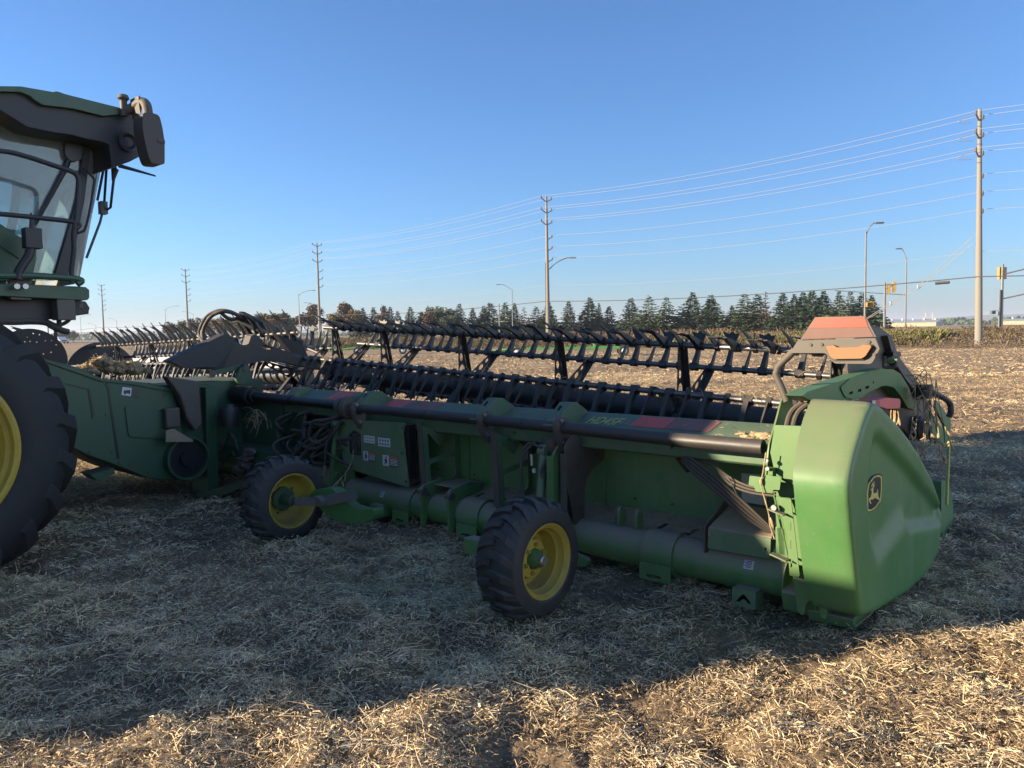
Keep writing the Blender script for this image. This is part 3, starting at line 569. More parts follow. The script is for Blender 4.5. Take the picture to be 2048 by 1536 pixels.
# --- the moulded end shield
side = [(-0.161,1.264),(-0.01,1.231),(0.333,1.088),(0.787,0.87),(1.209,0.632),(1.448,0.449),(1.534,0.292),(1.406,0.074),(1.096,0.013),(0.609,0.035),(-0.048,0.094),(-0.298,0.141),(-0.389,0.391),(-0.476,0.666),(-0.519,0.824),(-0.515,0.91),(-0.42,1.034),(-0.29,1.167)]
SIDE0 = side
side = rounded(side, 0.05, 4)
def end_shield():
    rec = [(-0.153,1.085),(-0.031,1.087),(1.481,0.401),(1.434,0.271),(0.475,0.436),(-0.049,0.327),(-0.171,0.497),(-0.242,0.776)]
    facet = [(-0.049,0.315),(0.55,0.281),(1.465,0.243),(1.432,0.292),(0.474,0.455),(-0.144,0.469)]
    def segd(p, a, b):
        a, b = Vector(a), Vector(b); t = max(0, min(1, (p - a).dot(b - a) / (b - a).length_squared)); return (p - a - (b - a) * t).length
    def inside(p, poly):
        c = False; n = len(poly)
        for i in range(n):
            a, b = poly[i], poly[i - 1]
            if (a[1] > p.y) != (b[1] > p.y) and p.x < (b[0] - a[0]) * (p.y - a[1]) / (b[1] - a[1]) + a[0]: c = not c
        return c
    wid = [0.07, 0.035, 0.05, 0.05, 0.16, 0.14, 0.10, 0.10]       # how far each edge of the recess takes to slope in
    def depth(p):
        d = min(segd(p, side[i], side[i - 1]) for i in range(len(side)))
        edge = 0.042; roll = 0.0
        if d < edge: q = 1 - d / edge; roll = 0.038 * (1 - math.sqrt(max(0, 1 - q * q)))
        r = 0.0
        if inside(p, rec):
            r = 1.0
            for i in range(len(rec)):
                q = min(1, segd(p, rec[i], rec[(i + 1) % len(rec)]) / wid[i]); q = q * q * (3 - 2 * q); r = min(r, q)
        return roll + 0.042 * r - 0.018 * max(0, 1 - abs(p.x - 0.5) / 0.9)
    pts = []; n = len(side); res = 0.022
    for i in range(n):
        a, b = Vector(side[i]), Vector(side[(i + 1) % n]); k = max(1, round((b - a).length / 0.016))
        pts += [a.lerp(b, j / k) for j in range(k)]
    nb = len(pts); xs = [p.x for p in pts]; ys = [p.y for p in pts]
    x = min(xs)
    while x < max(xs):
        y = min(ys)
        while y < max(ys):
            p = Vector((x, y))
            if inside(p, side) and min(segd(p, side[i], side[i - 1]) for i in range(n)) > 0.068: pts.append(p)
            y += res
        x += res
    rim = []                                                     # rows that follow the rounded rim
    for i in range(nb):
        t = pts[(i + 1) % nb] - pts[i - 1]; nr = Vector((-t.y, t.x)).normalized()
        if not inside(pts[i] + nr * 0.004, side): nr = -nr
        rim.append(nr)
    for o_ in (0.004, 0.010, 0.017, 0.026, 0.036, 0.048, 0.060):
        for i in range(nb):
            q = pts[i] + rim[i] * o_
            if inside(q, side) and min(segd(q, side[j], side[j - 1]) for j in range(n)) > o_ * 0.93: pts.append(q)
    vs, es, fs, *_ = delaunay_2d_cdt(pts, [(i, (i + 1) % nb) for i in range(nb)], [], 1, 1e-5)
    V = [(-0.475 + depth(v), v.x, v.y) for v in vs]; mb = MB(); mb.add(V, [tuple(f) for f in fs])
    # wall running round the rim back to the frame
    ring = [vs[i] for i in range(nb)]; b0 = len(mb.v); top = [V[i] for i in range(nb)]
    edge_s = lambda z: float(np.interp(z, [.05, .12, .25, .86, 1.15, 1.3], [-.25, -.18, -.115, -.115, -.065, -.055]))
    mb.v += [(edge_s(p.y) if p.x < 0.3 else -0.08, p.x + (0.03 if p.x > 0.6 else 0.0), p.y) for p in ring]
    mb.f += [(i, (i + 1) % nb, b0 + (i + 1) % nb, b0 + i) for i in range(nb)]
    o = hp(mb, 'end_shield', 'green_shield', HD, 0, 50); 
    sm = o.modifiers.new('soften', 'SMOOTH'); sm.factor = 0.5; sm.iterations = 4
    return o, depth
shield, sdepth = end_shield()
# badge on the shield: dark plate, pale border, leaping stag
def px2(poly): return [(1720 + x / 13.96, 930 + y / 13.96) for x, y in poly]
SB = -0.462
badge = [(-0.112,0.661),(-0.142,0.676),(-0.148,0.773),(-0.116,0.819),(-0.019,0.843),(0.054,0.841),(0.111,0.834),(0.14,0.82),(0.141,0.724),(0.105,0.671),(0.017,0.654),(-0.064,0.652)]
m = MB(); m.plate(rounded(badge, 0.012), -0.449, -0.4415, 0); bd = hp(m, 'badge', 'emblem_black', shield, 0.0015)
ring_o = [(-0.118,0.666),(-0.135,0.676),(-0.143,0.77),(-0.12,0.814),(-0.023,0.838),(0.045,0.835),(0.097,0.825),(0.121,0.813),(0.128,0.746),(0.109,0.682),(0.008,0.659),(-0.069,0.657)]
cx_ = sum(p[0] for p in ring_o) / len(ring_o); cz_ = sum(p[1] for p in ring_o) / len(ring_o)
m = MB(); m.plate(ring_o, -0.4515, -0.4492, 0, [[(cx_ + (a - cx_) * 0.87, cz_ + (b - cz_) * 0.92) for a, b in ring_o]]); hp(m, 'badge_border', 'emblem_yellow', shield, 0)
stag = [(-0.078,0.778),(-0.075,0.773),(-0.074,0.77),(-0.062,0.769),(-0.059,0.761),(-0.063,0.751),(-0.07,0.738),(-0.094,0.734),(-0.11,0.73),(-0.108,0.723),(-0.095,0.71),(-0.079,0.698),(-0.063,0.698),(-0.079,0.712),(-0.089,0.723),(-0.042,0.715),(-0.018,0.717),(0.01,0.717),(0.026,0.709),(0.048,0.701),(0.075,0.693),(0.088,0.682),(0.095,0.687),(0.083,0.699),(0.064,0.712),(0.058,0.724),(0.052,0.738),(0.058,0.741),(0.051,0.75),(0.041,0.761),(0.04,0.755),(0.044,0.746),(0.039,0.741),(0.004,0.744),(-0.027,0.746),(-0.034,0.757),(-0.029,0.779),(-0.016,0.782),(-0.004,0.786),(-0.02,0.788),(-0.019,0.798),(-0.015,0.805),(-0.023,0.815),(-0.028,0.81),(-0.027,0.8),(-0.039,0.8),(-0.046,0.81),(-0.053,0.81),(-0.047,0.802),(-0.055,0.798),(-0.068,0.802),(-0.071,0.801),(-0.063,0.796),(-0.074,0.789),(-0.061,0.789),(-0.044,0.793),(-0.032,0.793),(-0.033,0.786),(-0.041,0.783),(-0.059,0.781)]
m = MB(); m.plate(stag, -0.4515, -0.4492, 0); hp(m, 'badge_stag', 'emblem_yellow', shield, 0)
# nose panel beyond the shield
m = MB(); m.plate(rounded([(2.137,0.468),(2.339,0.413),(2.522,0.298),(2.597,0.058),(2.578,-0.125),(2.491,-0.151),(2.181,-0.072)], 0.04), -0.33, -0.18, 0); hp(m, 'nose_divider', 'green', bev=0.02)
# --- reel arm over the shield with its cylinder guard
arm = [(-0.185,1.273),(-0.096,1.291),(0.625,1.326),(1.036,1.35),(1.286,1.354),(1.568,1.338),(1.794,1.29),(2.024,1.174),(2.196,1.017),(2.244,0.982),(2.005,1.018),(1.804,1.125),(1.614,1.201),(1.412,1.228),(1.13,1.23),(0.851,1.18),(0.63,1.187),(0.22,1.219),(-0.025,1.23)]
m = MB(); m.plate(arm, -0.12, -0.02, 0, [rounded([(0.589,1.24),(0.657,1.242),(0.658,1.223),(0.59,1.225)], .004), rounded([(0.756,1.245),(0.828,1.246),(0.828,1.227),(0.757,1.229)], .004), rounded([(0.911,1.254),(0.986,1.256),(0.986,1.236),(0.912,1.237)], .004), rounded([(1.072,1.281),(1.094,1.279),(1.095,1.262),(1.073,1.264)], .002)]); ra = hp(m, 'reel_arm', 'green_bare', bev=0.004)
m = MB(); m.plate(rounded([(0.423,1.28),(0.609,1.324),(1.041,1.343),(1.344,1.236),(0.97,1.21),(0.732,1.179),(0.518,1.212)], .03), -0.128, -0.121, 0, [rounded([(0.589,1.24),(0.657,1.242),(0.658,1.223),(0.59,1.225)], .004), rounded([(0.756,1.245),(0.828,1.246),(0.828,1.227),(0.757,1.229)], .004), rounded([(0.911,1.254),(0.986,1.256),(0.986,1.236),(0.912,1.237)], .004), rounded([(1.072,1.281),(1.094,1.279),(1.095,1.262),(1.073,1.264)], .002)]); hp(m, 'arm_doubler', 'green_bare', ra, 0.002)
m = MB(); m.plate(rounded([(0.656,1.182),(0.987,1.18),(1.283,1.15),(1.319,1.13),(1.31,1.082),(1.012,1.104),(0.717,1.155)], .012), -0.24, -0.13, 0); gr = hp(m, 'safety_stop', 'guard_red', bev=0.006)
m = MB(); m.plate([(0.666,1.186),(0.729,1.182),(0.731,1.143),(0.668,1.149)], -0.2425, -0.2405, 0); hp(m, 'decal', 'decal_white', gr, 0)
m = MB()
for k in range(5): m.plate([(0.745,1.177),(0.825,1.171),(0.825,1.167),(0.745,1.174)] if k == 0 else [(a, b - 0.012 * k) for a, b in [(0.745,1.177),(0.825,1.171),(0.825,1.167),(0.745,1.174)]], -0.2425, -0.2405, 0)
hp(m, 'text_lines', 'decal_black', gr, 0)
# reel end guard: round-topped grey plate with a long leg
eg = [(0.864,1.379),(0.88,1.494),(1.062,1.597),(1.348,1.649),(1.586,1.637),(1.804,1.587),(1.941,1.501),(2.029,1.403),(2.46,1.252),(2.964,1.043),(3.348,0.742),(3.554,0.581),(3.362,0.567),(2.992,0.669),(2.728,0.806),(2.48,0.947),(2.179,1.002),(1.641,1.029),(0.952,1.191)]
m = MB(); m.plate(eg, -0.03, -0.018, 0); g1 = hp(m, 'reel_end_guard', 'shield_grey', bev=0.002)
m = MB(); m.plate([(1.604,1.575),(1.705,1.581),(1.898,1.419),(2.306,1.261),(2.797,1.057),(2.634,1.027),(2.132,1.223),(1.794,1.378)], -0.075, -0.031, 0); hp(m, 'guard_rim', 'shield_grey', g1, 0.003)
m = MB(); m.plate([(1.045,1.353),(1.106,1.391),(1.627,1.369),(1.632,1.25),(1.069,1.255)], 0.0, 0.06, 0); hp(m, 'guard_panel', 'shield_grey', g1, 0.003)
# pin handle
m = MB(); m.hose([(-0.154,1.25,1.442),(-0.146,1.25,1.374),(-0.162,1.25,1.364),(-0.209,1.25,1.365),(-0.222,1.25,1.382),(-0.224,1.25,1.436)], 0.011, 8, 4); hp(m, 'pin_handle', 'plate_grey', g1, 0)
m = MB(); m.lathe([(-.02, 0), (-.02, .022), (.03, .022), (.03, 0)], [(-0.204,1.22,1.417)][0], 1, 12); m.tube([[(-0.181,1.2,1.417)][0], [(-0.246,1.2,1.418)][0]], .010, 8); hp(m, 'pin', 'green_clean', g1, 0)
m = MB(); m.plate(rounded([(1.648,1.461),(1.857,1.454),(1.873,1.42),(1.677,1.39)], .01), -.1, -.05, 0); hp(m, 'guard_bracket', 'black_metal', g1, 0.002)
# drive motor and lower arm parts at the front of the arm
m = MB(); c = [(2.247,0.837)][0]; m.lathe([(-.10, 0), (-.10, .06), (-.06, .10), (.06, .10), (.10, .07), (.16, .07), (.16, 0)], (-0.1, c[0], c[1]), 0, 24); m.lathe([(-.03, 0), (-.03, .05), (.16, .05), (.16, 0)], (-0.14, c[0] + .1, c[1]), 1, 16); m.plate([(1.793,1.039),(2.298,0.984),(2.472,0.715),(2.192,0.756),(1.896,0.897)], -.1, .02, 0); hp(m, 'reel_motor', 'black_plastic', bev=0.003)
m = MB(); m.plate([(2.935,0.909),(3.432,0.699),(3.482,0.569),(3.288,0.583),(3.022,0.699)], -.07, -.05, 0); m.plate([(3.617,0.946),(4.213,0.719),(4.264,0.643),(4.169,0.477),(4.018,0.491),(3.961,0.674),(3.584,0.878)], .03, .05, 0); hp(m, 'arm_tip_plate', 'green', bev=0.002)
m = MB(); m.hose([(-0.147,2,1.165),(-0.189,2,1.128),(-0.237,2,1.134),(-0.263,2,1.169),(-0.276,2.1,1.132),(-0.331,2.2,1.081),(-0.345,2.3,1.035),(-0.353,2.3,0.981),(-0.34,2.3,0.934)], 0.022, 8); hp(m, 'hose', 'rubber_hose', bev=0)
m = MB(); m.lathe([(-.05, .05), (-.05, .062), (.05, .062), (.05, .05)], [(-0.226,2,1.149)][0], 2, 16, True); hp(m, 'hose_ring', 'black_plastic', bev=0)
m = MB(); m.tube([(-0.364,2.2,0.752),(-0.446,1.75,0.357)], 0.011, 10); hp(m, 'marker_rod', 'yellow_rod', bev=0)
# --- marker sign on its bent post
m = MB(); m.hose([(0.047,0.03,1.218),(0.074,0.03,1.284),(0.11,0.03,1.366),(0.107,0.03,1.395),(0.09,0.03,1.431),(-0.002,0.02,1.519)], 0.021, 12, 8); hp(m, 'sign_post', 'bracket_brown', bev=0)
SG = 0.0
m = MB(); m.plate([(-0.121,1.705),(-0.39,1.704),(-0.447,1.59),(-0.038,1.577)], 0.0, 0.006, 1); sg = hp(m, 'marker_sign', 'plate_grey', bev=0.001)
m = MB(); m.plate(rounded([(-0.029,1.574),(-0.445,1.585),(-0.468,1.526),(-0.434,1.456),(-0.421,1.445),(-0.238,1.445),(-0.219,1.459),(-0.184,1.503),(0.016,1.502)], .008), -0.012, -0.0005, 1); hp(m, 'sign_frame', 'plate_grey', sg, 0.003)
m = MB(); m.plate([(-0.125,1.701),(-0.386,1.7),(-0.405,1.644),(-0.086,1.644)], -0.0035, -0.0008, 1); hp(m, 'reflector', 'red_reflector', sg, 0)
m = MB(); m.plate([(-0.085,1.643),(-0.407,1.643),(-0.435,1.591),(-0.047,1.582)], -0.0035, -0.0008, 1); hp(m, 'reflector', 'sign_lower', sg, 0)
am = [(-0.193,1.543),(-0.239,1.548),(-0.255,1.535),(-0.368,1.537),(-0.391,1.551),(-0.424,1.55),(-0.434,1.54),(-0.404,1.489),(-0.384,1.475),(-0.237,1.471),(-0.218,1.485)]
m = MB(); m.plate(rounded(am, .008), -0.04, -0.0125, 1); hp(m, 'lamp_lens', 'amber', sg, 0.003)
m = MB(); cx2 = sum(p[0] for p in am) / len(am); cz2 = sum(p[1] for p in am) / len(am); m.plate([(cx2 + (a - cx2) * 1.07, cz2 + (b - cz2) * 1.16 - .003) for a, b in am], -0.020, -0.0122, 1); hp(m, 'lamp_housing', 'black_plastic', sg, 0.001)
m = MB()
for p in [(-0.102,1.55),(-0.163,1.551),(-0.413,1.564),(-0.442,1.497)]: m.lathe([(0, 0), (0, .009), (.007, .009), (.007, 0)], (p[0], -0.019, p[1]), 1, 8)
hp(m, 'bolt', 'bracket_brown', sg, 0)
m = MB(); m.hose([(0.02, 0.02, 0.90), (0.03, -0.02, 1.05), (0.01, 0.0, 1.16), (-0.05, 0.03, 1.22)], 0.016, 8); m.hose([(-0.02, 0.02, 0.95), (-0.01, -0.02, 1.06), (-0.03, 0.0, 1.16), (-0.09, 0.04, 1.22)], 0.016, 8); hp(m, 'hose', 'hose_dusty', bev=0)
# --- gauge wheels
def gauge_wheel(s, t, variant):
    g = empty('gauge_wheel', (-s, t, 0.335)); g.parent = HD        # local x points outward to the right
    ro, wv = 0.343, 0.27
    prof = [(0.0, 0.215), (0.012, 0.232), (0.014, 0.27), (0.005, 0.30), (-0.03, 0.322), (-0.08, 0.332), (-wv / 2, 0.334), (-wv + .08, 0.332), (-wv + 0.03, 0.322), (-wv - .005, 0.30), (-wv - .014, 0.27), (-wv, 0.215)]
    mb = MB(); mb.lathe(prof, (0, 0, 0), 0, 64, True)
    nl = 20
    for k in range(nl):
        for sd, ph in ((1, 0), (-1, 0.5)):
            g0 = 2 * math.pi * (k + ph) / nl; V = []
            for i, f in enumerate((0, .34, .68, 1.0)):              # from the centre line out over the shoulder
                x = -wv / 2 + sd * (f * 0.150 - 0.012); rb = 0.326 if f < .7 else 0.316 if f < .95 else 0.290
                rt_ = 0.356 if f < .6 else 0.351 if f < .95 else 0.305
                dg = (0.40 * f * f if f < .9 else .40) * 0.42 * (1 if sd > 0 else 1)
                wa = 0.048 + 0.024 * f
                for q in (-1, 1):
                    for rr, sh in ((rb, 1.15), (rt_, 0.86)):
                        a = g0 + dg + q * wa * sh; V.append((x, rr * math.cos(a), rr * math.sin(a)))
            Fc = [(0, 1, 3, 2), (12, 14, 15, 13)]
            for i in range(3):
                b, e = 4 * i, 4 * i + 4
                Fc += [(b + 1, e + 1, e + 3, b + 3), (b, b + 2, e + 2, e), (b, e, e + 1, b + 1), (b + 2, b + 3, e + 3, e + 2)]
            mb.add(V, Fc)
    mb.build('tyre', 'rubber', g, None, 0, 30)
    mb = MB()
    if variant == 0:
        rp = [(0.006, 0.222), (0.010, 0.216), (0.004, 0.206), (-0.012, 0.198), (-0.016, 0.190), (-0.055, 0.183), (-0.065, 0.172), (-0.14, 0.165), (-0.15, 0.16), (-0.16, 0.13), (-0.10, 0.112), (-0.095, 0.10), (-0.095, 0.062), (-0.105, 0.0)]
    else:
        rp = [(0.006, 0.222), (0.010, 0.216), (0.004, 0.206), (-0.012, 0.200), (-0.03, 0.192), (-0.10, 0.180), (-0.13, 0.165), (-0.165, 0.120), (-0.17, 0.07), (-0.17, 0.0)]
    V = MB(); n = 56; vv = []; ff = []
    for a, r in rp:
        for k in range(n): q = 2 * math.pi * k / n; vv.append((a, r * math.cos(q), r * math.sin(q)))
    for i in range(len(rp) - 1):
        for k in range(n): ff.append((i * n + k, i * n + (k + 1) % n, (i + 1) * n + (k + 1) % n, (i + 1) * n + k))
    V.add(vv, ff); rim = V.build('rim', 'yellow', g, None, 0, 40); so_ = rim.modifiers.new('thick', 'SOLIDIFY'); so_.thickness = 0.006; so_.offset = -1
    mb = MB()
    if variant == 0:
        mb.lathe([(-0.11, 0), (-0.11, 0.062), (-0.08, 0.060), (-0.06, 0.048), (-0.035, 0.038), (-0.035, 0)], (0, 0, 0), 0, 24); mb.build('hub', 'green_bare', g)
        mb = MB(); mb.lathe([(-0.035, 0), (-0.035, 0.035), (-0.018, 0.033), (-0.010, 0.025), (-0.010, 0)], (0, 0, 0), 0, 20); mb.build('hub_cap', 'steel', g)
        for k in range(6):
            a = 2 * math.pi * k / 6 + .3; mb = MB(); mb.lathe([(-.095, 0), (-.095, .013), (-.078, .013), (-.078, .007), (-.068, .007), (-.068, 0)], (0, 0.083 * math.cos(a), 0.083 * math.sin(a)), 0, 6); mb.build('wheel_bolt', 'yellow', g)
        mb = MB(); mb.beam((-.29, 0, 0), (-.62, 0, 0), .09, .09); mb.build('axle', 'green', g)
    else:
        mb = MB(); pl = [(0.098 * math.cos(2 * math.pi * k / 24) * (1.0 if k % 4 else 0.9), 0.098 * math.sin(2 * math.pi * k / 24) * (1.0 if k % 4 else .9)) for k in range(24)]
        mb.plate(pl, -0.168, -0.125, 0); mb.lathe([(-.125, 0), (-.125, .05), (-.05, .042), (.0, .036), (.0, 0)], (0, 0, 0), 0, 20); mb.build('hub', 'green_shaded', g, None, 0.003)
        for k in range(5):
            a = 2 * math.pi * k / 5 + .6; mb = MB(); mb.lathe([(-.17, 0), (-.17, .010), (-.16, .010), (-.16, 0)], (0, 0.122 * math.cos(a), 0.122 * math.sin(a)), 0, 8); mb.build('wheel_bolt', 'black_metal', g)
    return g
gauge_wheel(1.027, -1.014, 0); gauge_wheel(3.646, -0.972, 1)
# swan-neck arm that carries the far wheel, and the link under the near wheel
sw = [(3.679,0.34),(3.592,0.405),(3.374,0.443),(3.26,0.393),(3.149,0.328),(2.983,0.32),(2.85,0.353),(2.847,0.277),(3.019,0.206),(3.207,0.185),(3.387,0.199),(3.499,0.24),(3.598,0.296)]
m = MB(); m.plate(rounded(sw, .03, 5), -0.80, -0.70, 1); hp(m, 'wheel_arm', 'green_bare', bev=0.03)
m = MB(); m.beam((3.60, -0.97, 0.335), (3.40, -0.90, 0.35), 0.055, 0.06); m.plate(rounded([(3.33, 0.32), (3.49, 0.315), (3.50, 0.375), (3.42, 0.395), (3.33, 0.38)], .02), -0.93, -0.86, 1, [circle(3.46, 0.35, 0.022, 14)]); m.beam((3.35, -.85, .36), (3.1, -.78, .42), .06, .08); hp(m, 'wheel_knuckle', 'knuckle_grey', bev=0.005)
m = MB(); m.beam((1.5, -1.0, 0.335), (1.62, -0.15, 0.36), 0.09, 0.12); hp(m, 'wheel_arm', 'green_bare', bev=0.006)
m = MB(); m.plate(rounded([(1.50, 0.03), (1.36, 0.03), (1.34, 0.08), (1.50, 0.12)], .02), -0.16, -0.12, 1); hp(m, 'skid_bracket', 'green', bev=0.004)
# hinge area: upright rod, plate with dark openings, tangled hydraulic hoses
m = MB(); m.tube([(4.173,-0.15,0.826),(4.218,-0.15,0.567),(4.291,-0.15,0.216)], 0.026, 14); m.tube([(4.171,-0.15,0.864),(4.174,-0.15,0.798)], 0.04, 14); hp(m, 'lift_cylinder', 'green', bev=0)
pp = [(4.348,0.799),(4.162,0.812),(4.104,0.18),(4.419,0.068),(4.484,0.353)]
m = MB(); m.plate(pp, 0.0, 0.012, 1, [rounded([(4.347,0.536),(4.254,0.52),(4.244,0.426),(4.337,0.426)], .02), rounded([(4.325,0.345),(4.233,0.331),(4.236,0.274),(4.314,0.275)], .02)]); hp(m, 'hinge_plate', 'green', bev=0)
m = MB(); m.bounds(3.9, 4.8, 0.28, 0.3, 0.3, .95); m.lathe([(-.02, 0), (-.02, .105), (.05, .105), (.05, 0)], (3.97, TT, 0.995), 0, 28); m.lathe([(-.02, 0), (-.02, .085), (.04, .085), (.04, 0)], (4.08, TT, 1.0), 0, 28); hp(m, 'hinge_flange', 'bracket_brown', bev=0.004)
rg = random.Random(21)
def tangle(n, s0, s1, t, z0, z1, r, mat, seed):
    rg = random.Random(seed)
    for k in range(n):
        a = (rg.uniform(s0, s1), t + rg.uniform(-.12, .12), rg.uniform(z0 + .3 * (z1 - z0), z1)); b = (a[0] + rg.uniform(-.45, .45), t + rg.uniform(-.14, .14), rg.uniform(z0, z0 + .6 * (z1 - z0)))
        mid = [((a[0] * (1 - f) + b[0] * f) + rg.uniform(-.12, .12), t - .08 + rg.uniform(-.12, .08), a[2] * (1 - f) + b[2] * f + rg.uniform(-.12, .06)) for f in (.3, .65)]
        mb = MB(); mb.hose([a] + mid + [b], r * rg.uniform(.7, 1.3), 7, 6); hp(mb, 'hose', mat, HD, 0, 60)
tangle(15, 4.2, 5.1, -0.05, 0.35, 0.98, 0.016, 'rubber_hose', 5)
bundle('hose', [[(4.351,-0.1,0.809),(4.426,-0.15,0.753),(4.567,-0.2,0.566),(4.708,-0.25,0.439),(4.899,-0.3,0.255)], [(4.416,-0.1,0.781),(4.551,-0.15,0.681),(4.778,-0.2,0.523),(4.93,-0.25,0.318)], [(4.107,-0.15,0.923),(4.231,-0.2,0.874),(4.469,-0.2,0.836),(4.533,-0.2,0.712)], [(4.095,-0.15,0.868),(4.17,-0.2,0.74),(4.299,-0.2,0.636),(4.509,-0.2,0.581),(4.78,-0.15,0.615)]], 0.018)
m = MB(); m.tube([(4.223,-0.25,0.464),(4.244,-0.25,0.359)], 0.014, 8); m.tube([(4.423,-0.2,0.673),(4.475,-0.2,0.612)], .014, 8); m.tube([(6.185,-0.2,0.491),(6.271,-0.2,0.373)], .012, 8); m.tube([(6.013,-0.2,0.396),(6.148,-0.2,0.29)], .012, 8); hp(m, 'fitting', 'steel', bev=0)
m = MB(); m.hose([(4.142,-0.2,0.834),(4.214,-0.22,0.692),(4.216,-0.25,0.58),(4.224,-0.25,0.44)], .010, 6); hp(m, 'hose', 'rubber_hose', bev=0)
m = MB(); m.plate([(5.488,0.9),(5.121,0.883),(4.926,0.496),(5.175,0.03),(5.541,0.119)], .1, .13, 1, [rounded([(5.382,0.8),(5.263,0.781),(5.228,0.627),(5.336,0.645)], .02)]); m.plate([(6.338,0.93),(4.57,0.859),(4.615,-0.003),(6.427,-0.24)], .25, .27, 1); hp(m, 'center_frame', 'green_shaded', bev=0.002)
m = MB(); m.bounds(4.2, 9.3, 0.2, 0.28, 0.30, 0.42); hp(m, 'center_sill', 'green_shaded', bev=0.004)
# adapter tower beside the feeder house, with motor and reservoir
m = MB(); m.plate([(6.266,1.132),(5.988,1.13),(6.044,-0.002),(6.312,-0.096),(6.399,-0.074)], -0.45, -0.33, 1); m.plate([(6.143,-0.015),(5.103,0.288),(5.032,0.262),(5.398,0.104),(6.103,-0.053)], -0.55, -0.3, 1); hp(m, 'adapter_tower', 'green_shaded', bev=0.004)
m = MB(); m.lathe([(-.10, 0), (-.10, .085), (.06, .10), (.10, .09), (.10, 0)], [(5.807,-0.3,0.818)][0], 2, 24); m.lathe([(.10, 0), (.10, .06), (.13, .05), (.13, 0)], [(5.807,-0.3,0.818)][0], 2, 16); hp(m, 'accumulator', 'black_plastic', bev=0)
m = MB(); m.hose([(5.831,-0.3,0.653),(5.869,-0.3,0.571),(6.037,-0.3,0.423),(6.132,-0.3,0.306)], .014); m.hose([(5.792,-0.3,0.64),(5.716,-0.3,0.583),(5.664,-0.3,0.483)], .014); m.hose([(5.729,-0.3,0.414),(5.808,-0.3,0.444),(5.996,-0.3,0.293)], .014); hp(m, 'hose', 'rubber_hose', bev=0)
m = MB(); m.bounds(5.1, 6.3, -.25, .2, .30, .5); m.bounds(5.3, 6.3, .0, .28, .4, 1.0); hp(m, 'adapter_frame', 'green_shaded', bev=.004)
lumps('chaff_cake', 'bracket_brown', HD, [(p, .05 + .03 * rg.random(), .8) for p in [(5.583,-0.3,0.386),(5.538,-0.3,0.339),(5.483,-0.3,0.421),(5.641,-0.3,0.276),(5.431,-0.3,0.478)]], HF, 8)
m = MB(); rg = random.Random(3); c0 = [(5.3,-0.25,0.838)][0]
for k in range(26):
    a = Vector(c0) + Vector((rg.uniform(-.1, .1), rg.uniform(-.05, .05), rg.uniform(-.05, .07))); b = a + Vector((rg.uniform(-.05, .28), rg.uniform(-.05, .05), rg.uniform(-.18, .02))); m.tube(catmull([a, (a + b) / 2 + Vector((0, 0, .03)), b], 3), .003, 4)
hp(m, 'straw_tangle', 'dry_stem', bev=0, smooth=0)
# --- link arms over the feeder opening
m = MB(); m.plate(rounded([(-0.049,1.322),(0.041,1.345),(0.085,1.261),(0.074,1.146),(-0.057,1.138),(-0.101,1.189)], .03), 6.0, 6.05, 0); m.plate(rounded([(-0.353,1.298),(0.011,1.351),(0.021,1.302),(-0.339,1.245)], .02), 6.06, 6.10, 0); hp(m, 'tilt_link', 'green_shaded', bev=.003)
m = MB(); m.lathe([(-.04, 0), (-.04, .04), (.04, .04), (.04, 0)], (6.03,) + tuple([(0.021,1.313)][0]), 0, 14); m.lathe([(-.04, 0), (-.04, .04), (.04, .04), (.04, 0)], (6.09,) + tuple([(-0.338,1.266)][0]), 0, 14); hp(m, 'link_pin', 'plate_grey', bev=0)
# --- centre reel arm, its cylinder cover and hoses
SC_ = 6.45
ca = [(-0.037,1.314),(0.047,1.564),(0.086,1.619),(0.205,1.56),(0.28,1.558),(0.323,1.661),(0.381,1.683),(0.436,1.636),(0.498,1.565),(0.734,1.487),(0.952,1.432),(1.252,1.373),(1.384,1.311),(1.29,1.221),(1.002,1.278),(0.728,1.344),(0.463,1.367),(0.27,1.34),(0.143,1.277)]
m = MB(); m.plate(ca, 6.38, 6.52, 0, [rounded([(0.445,1.548),(0.497,1.553),(0.601,1.509),(0.573,1.492),(0.469,1.507)], .02)]); cra = hp(m, 'center_reel_arm', 'liner_brown', bev=.004)
m = MB(); m.plate([(-0.747,1.417),(-0.124,1.688),(-0.002,1.642),(-0.012,1.565),(-0.21,1.324),(-0.555,1.335),(-0.645,1.355)], 6.15, 6.32, 0); m.plate([(-0.513,1.335),(-0.469,1.344),(0.006,1.666),(0.094,1.608),(-0.071,1.286)], 6.33, 6.6, 0); hp(m, 'arm_tower', 'liner_black', bev=.006)
m = MB(); a_, b_ = [(7.822,1,1.931),(7.159,1.5,1.517)]; m.beam(a_, b_, .16, .15); hp(m, 'cylinder_cover', 'liner_black', cra, .02)
m = MB(); m.plate([(0.661,1.679),(1.014,1.553),(1.093,1.403),(1.295,1.333),(1.218,1.262),(0.936,1.39),(0.777,1.546)], 6.40, 6.50, 0); hp(m, 'cylinder_bracket', 'liner_black', cra, .003)
bundle('hose', [[(7.553,0.45,1.317),(7.71,0.45,1.557),(7.94,0.5,1.686),(7.861,0.5,1.827),(7.86,0.6,1.943),(7.759,0.7,1.999),(7.664,0.8,1.978),(7.772,1,1.916)], [(7.643,0.5,1.365),(7.768,0.5,1.556),(7.873,0.5,1.698),(7.878,0.55,1.84),(7.757,0.6,1.94),(7.659,0.7,1.983),(7.655,0.85,1.952),(7.749,1,1.889)], [(7.788,0.55,1.394),(7.827,0.5,1.621),(7.843,0.5,1.737),(7.796,0.55,1.877),(7.719,0.65,1.978),(7.705,0.75,1.914),(7.737,0.85,1.882),(7.762,0.98,1.916)]], 0.024, 'rubber_hose')
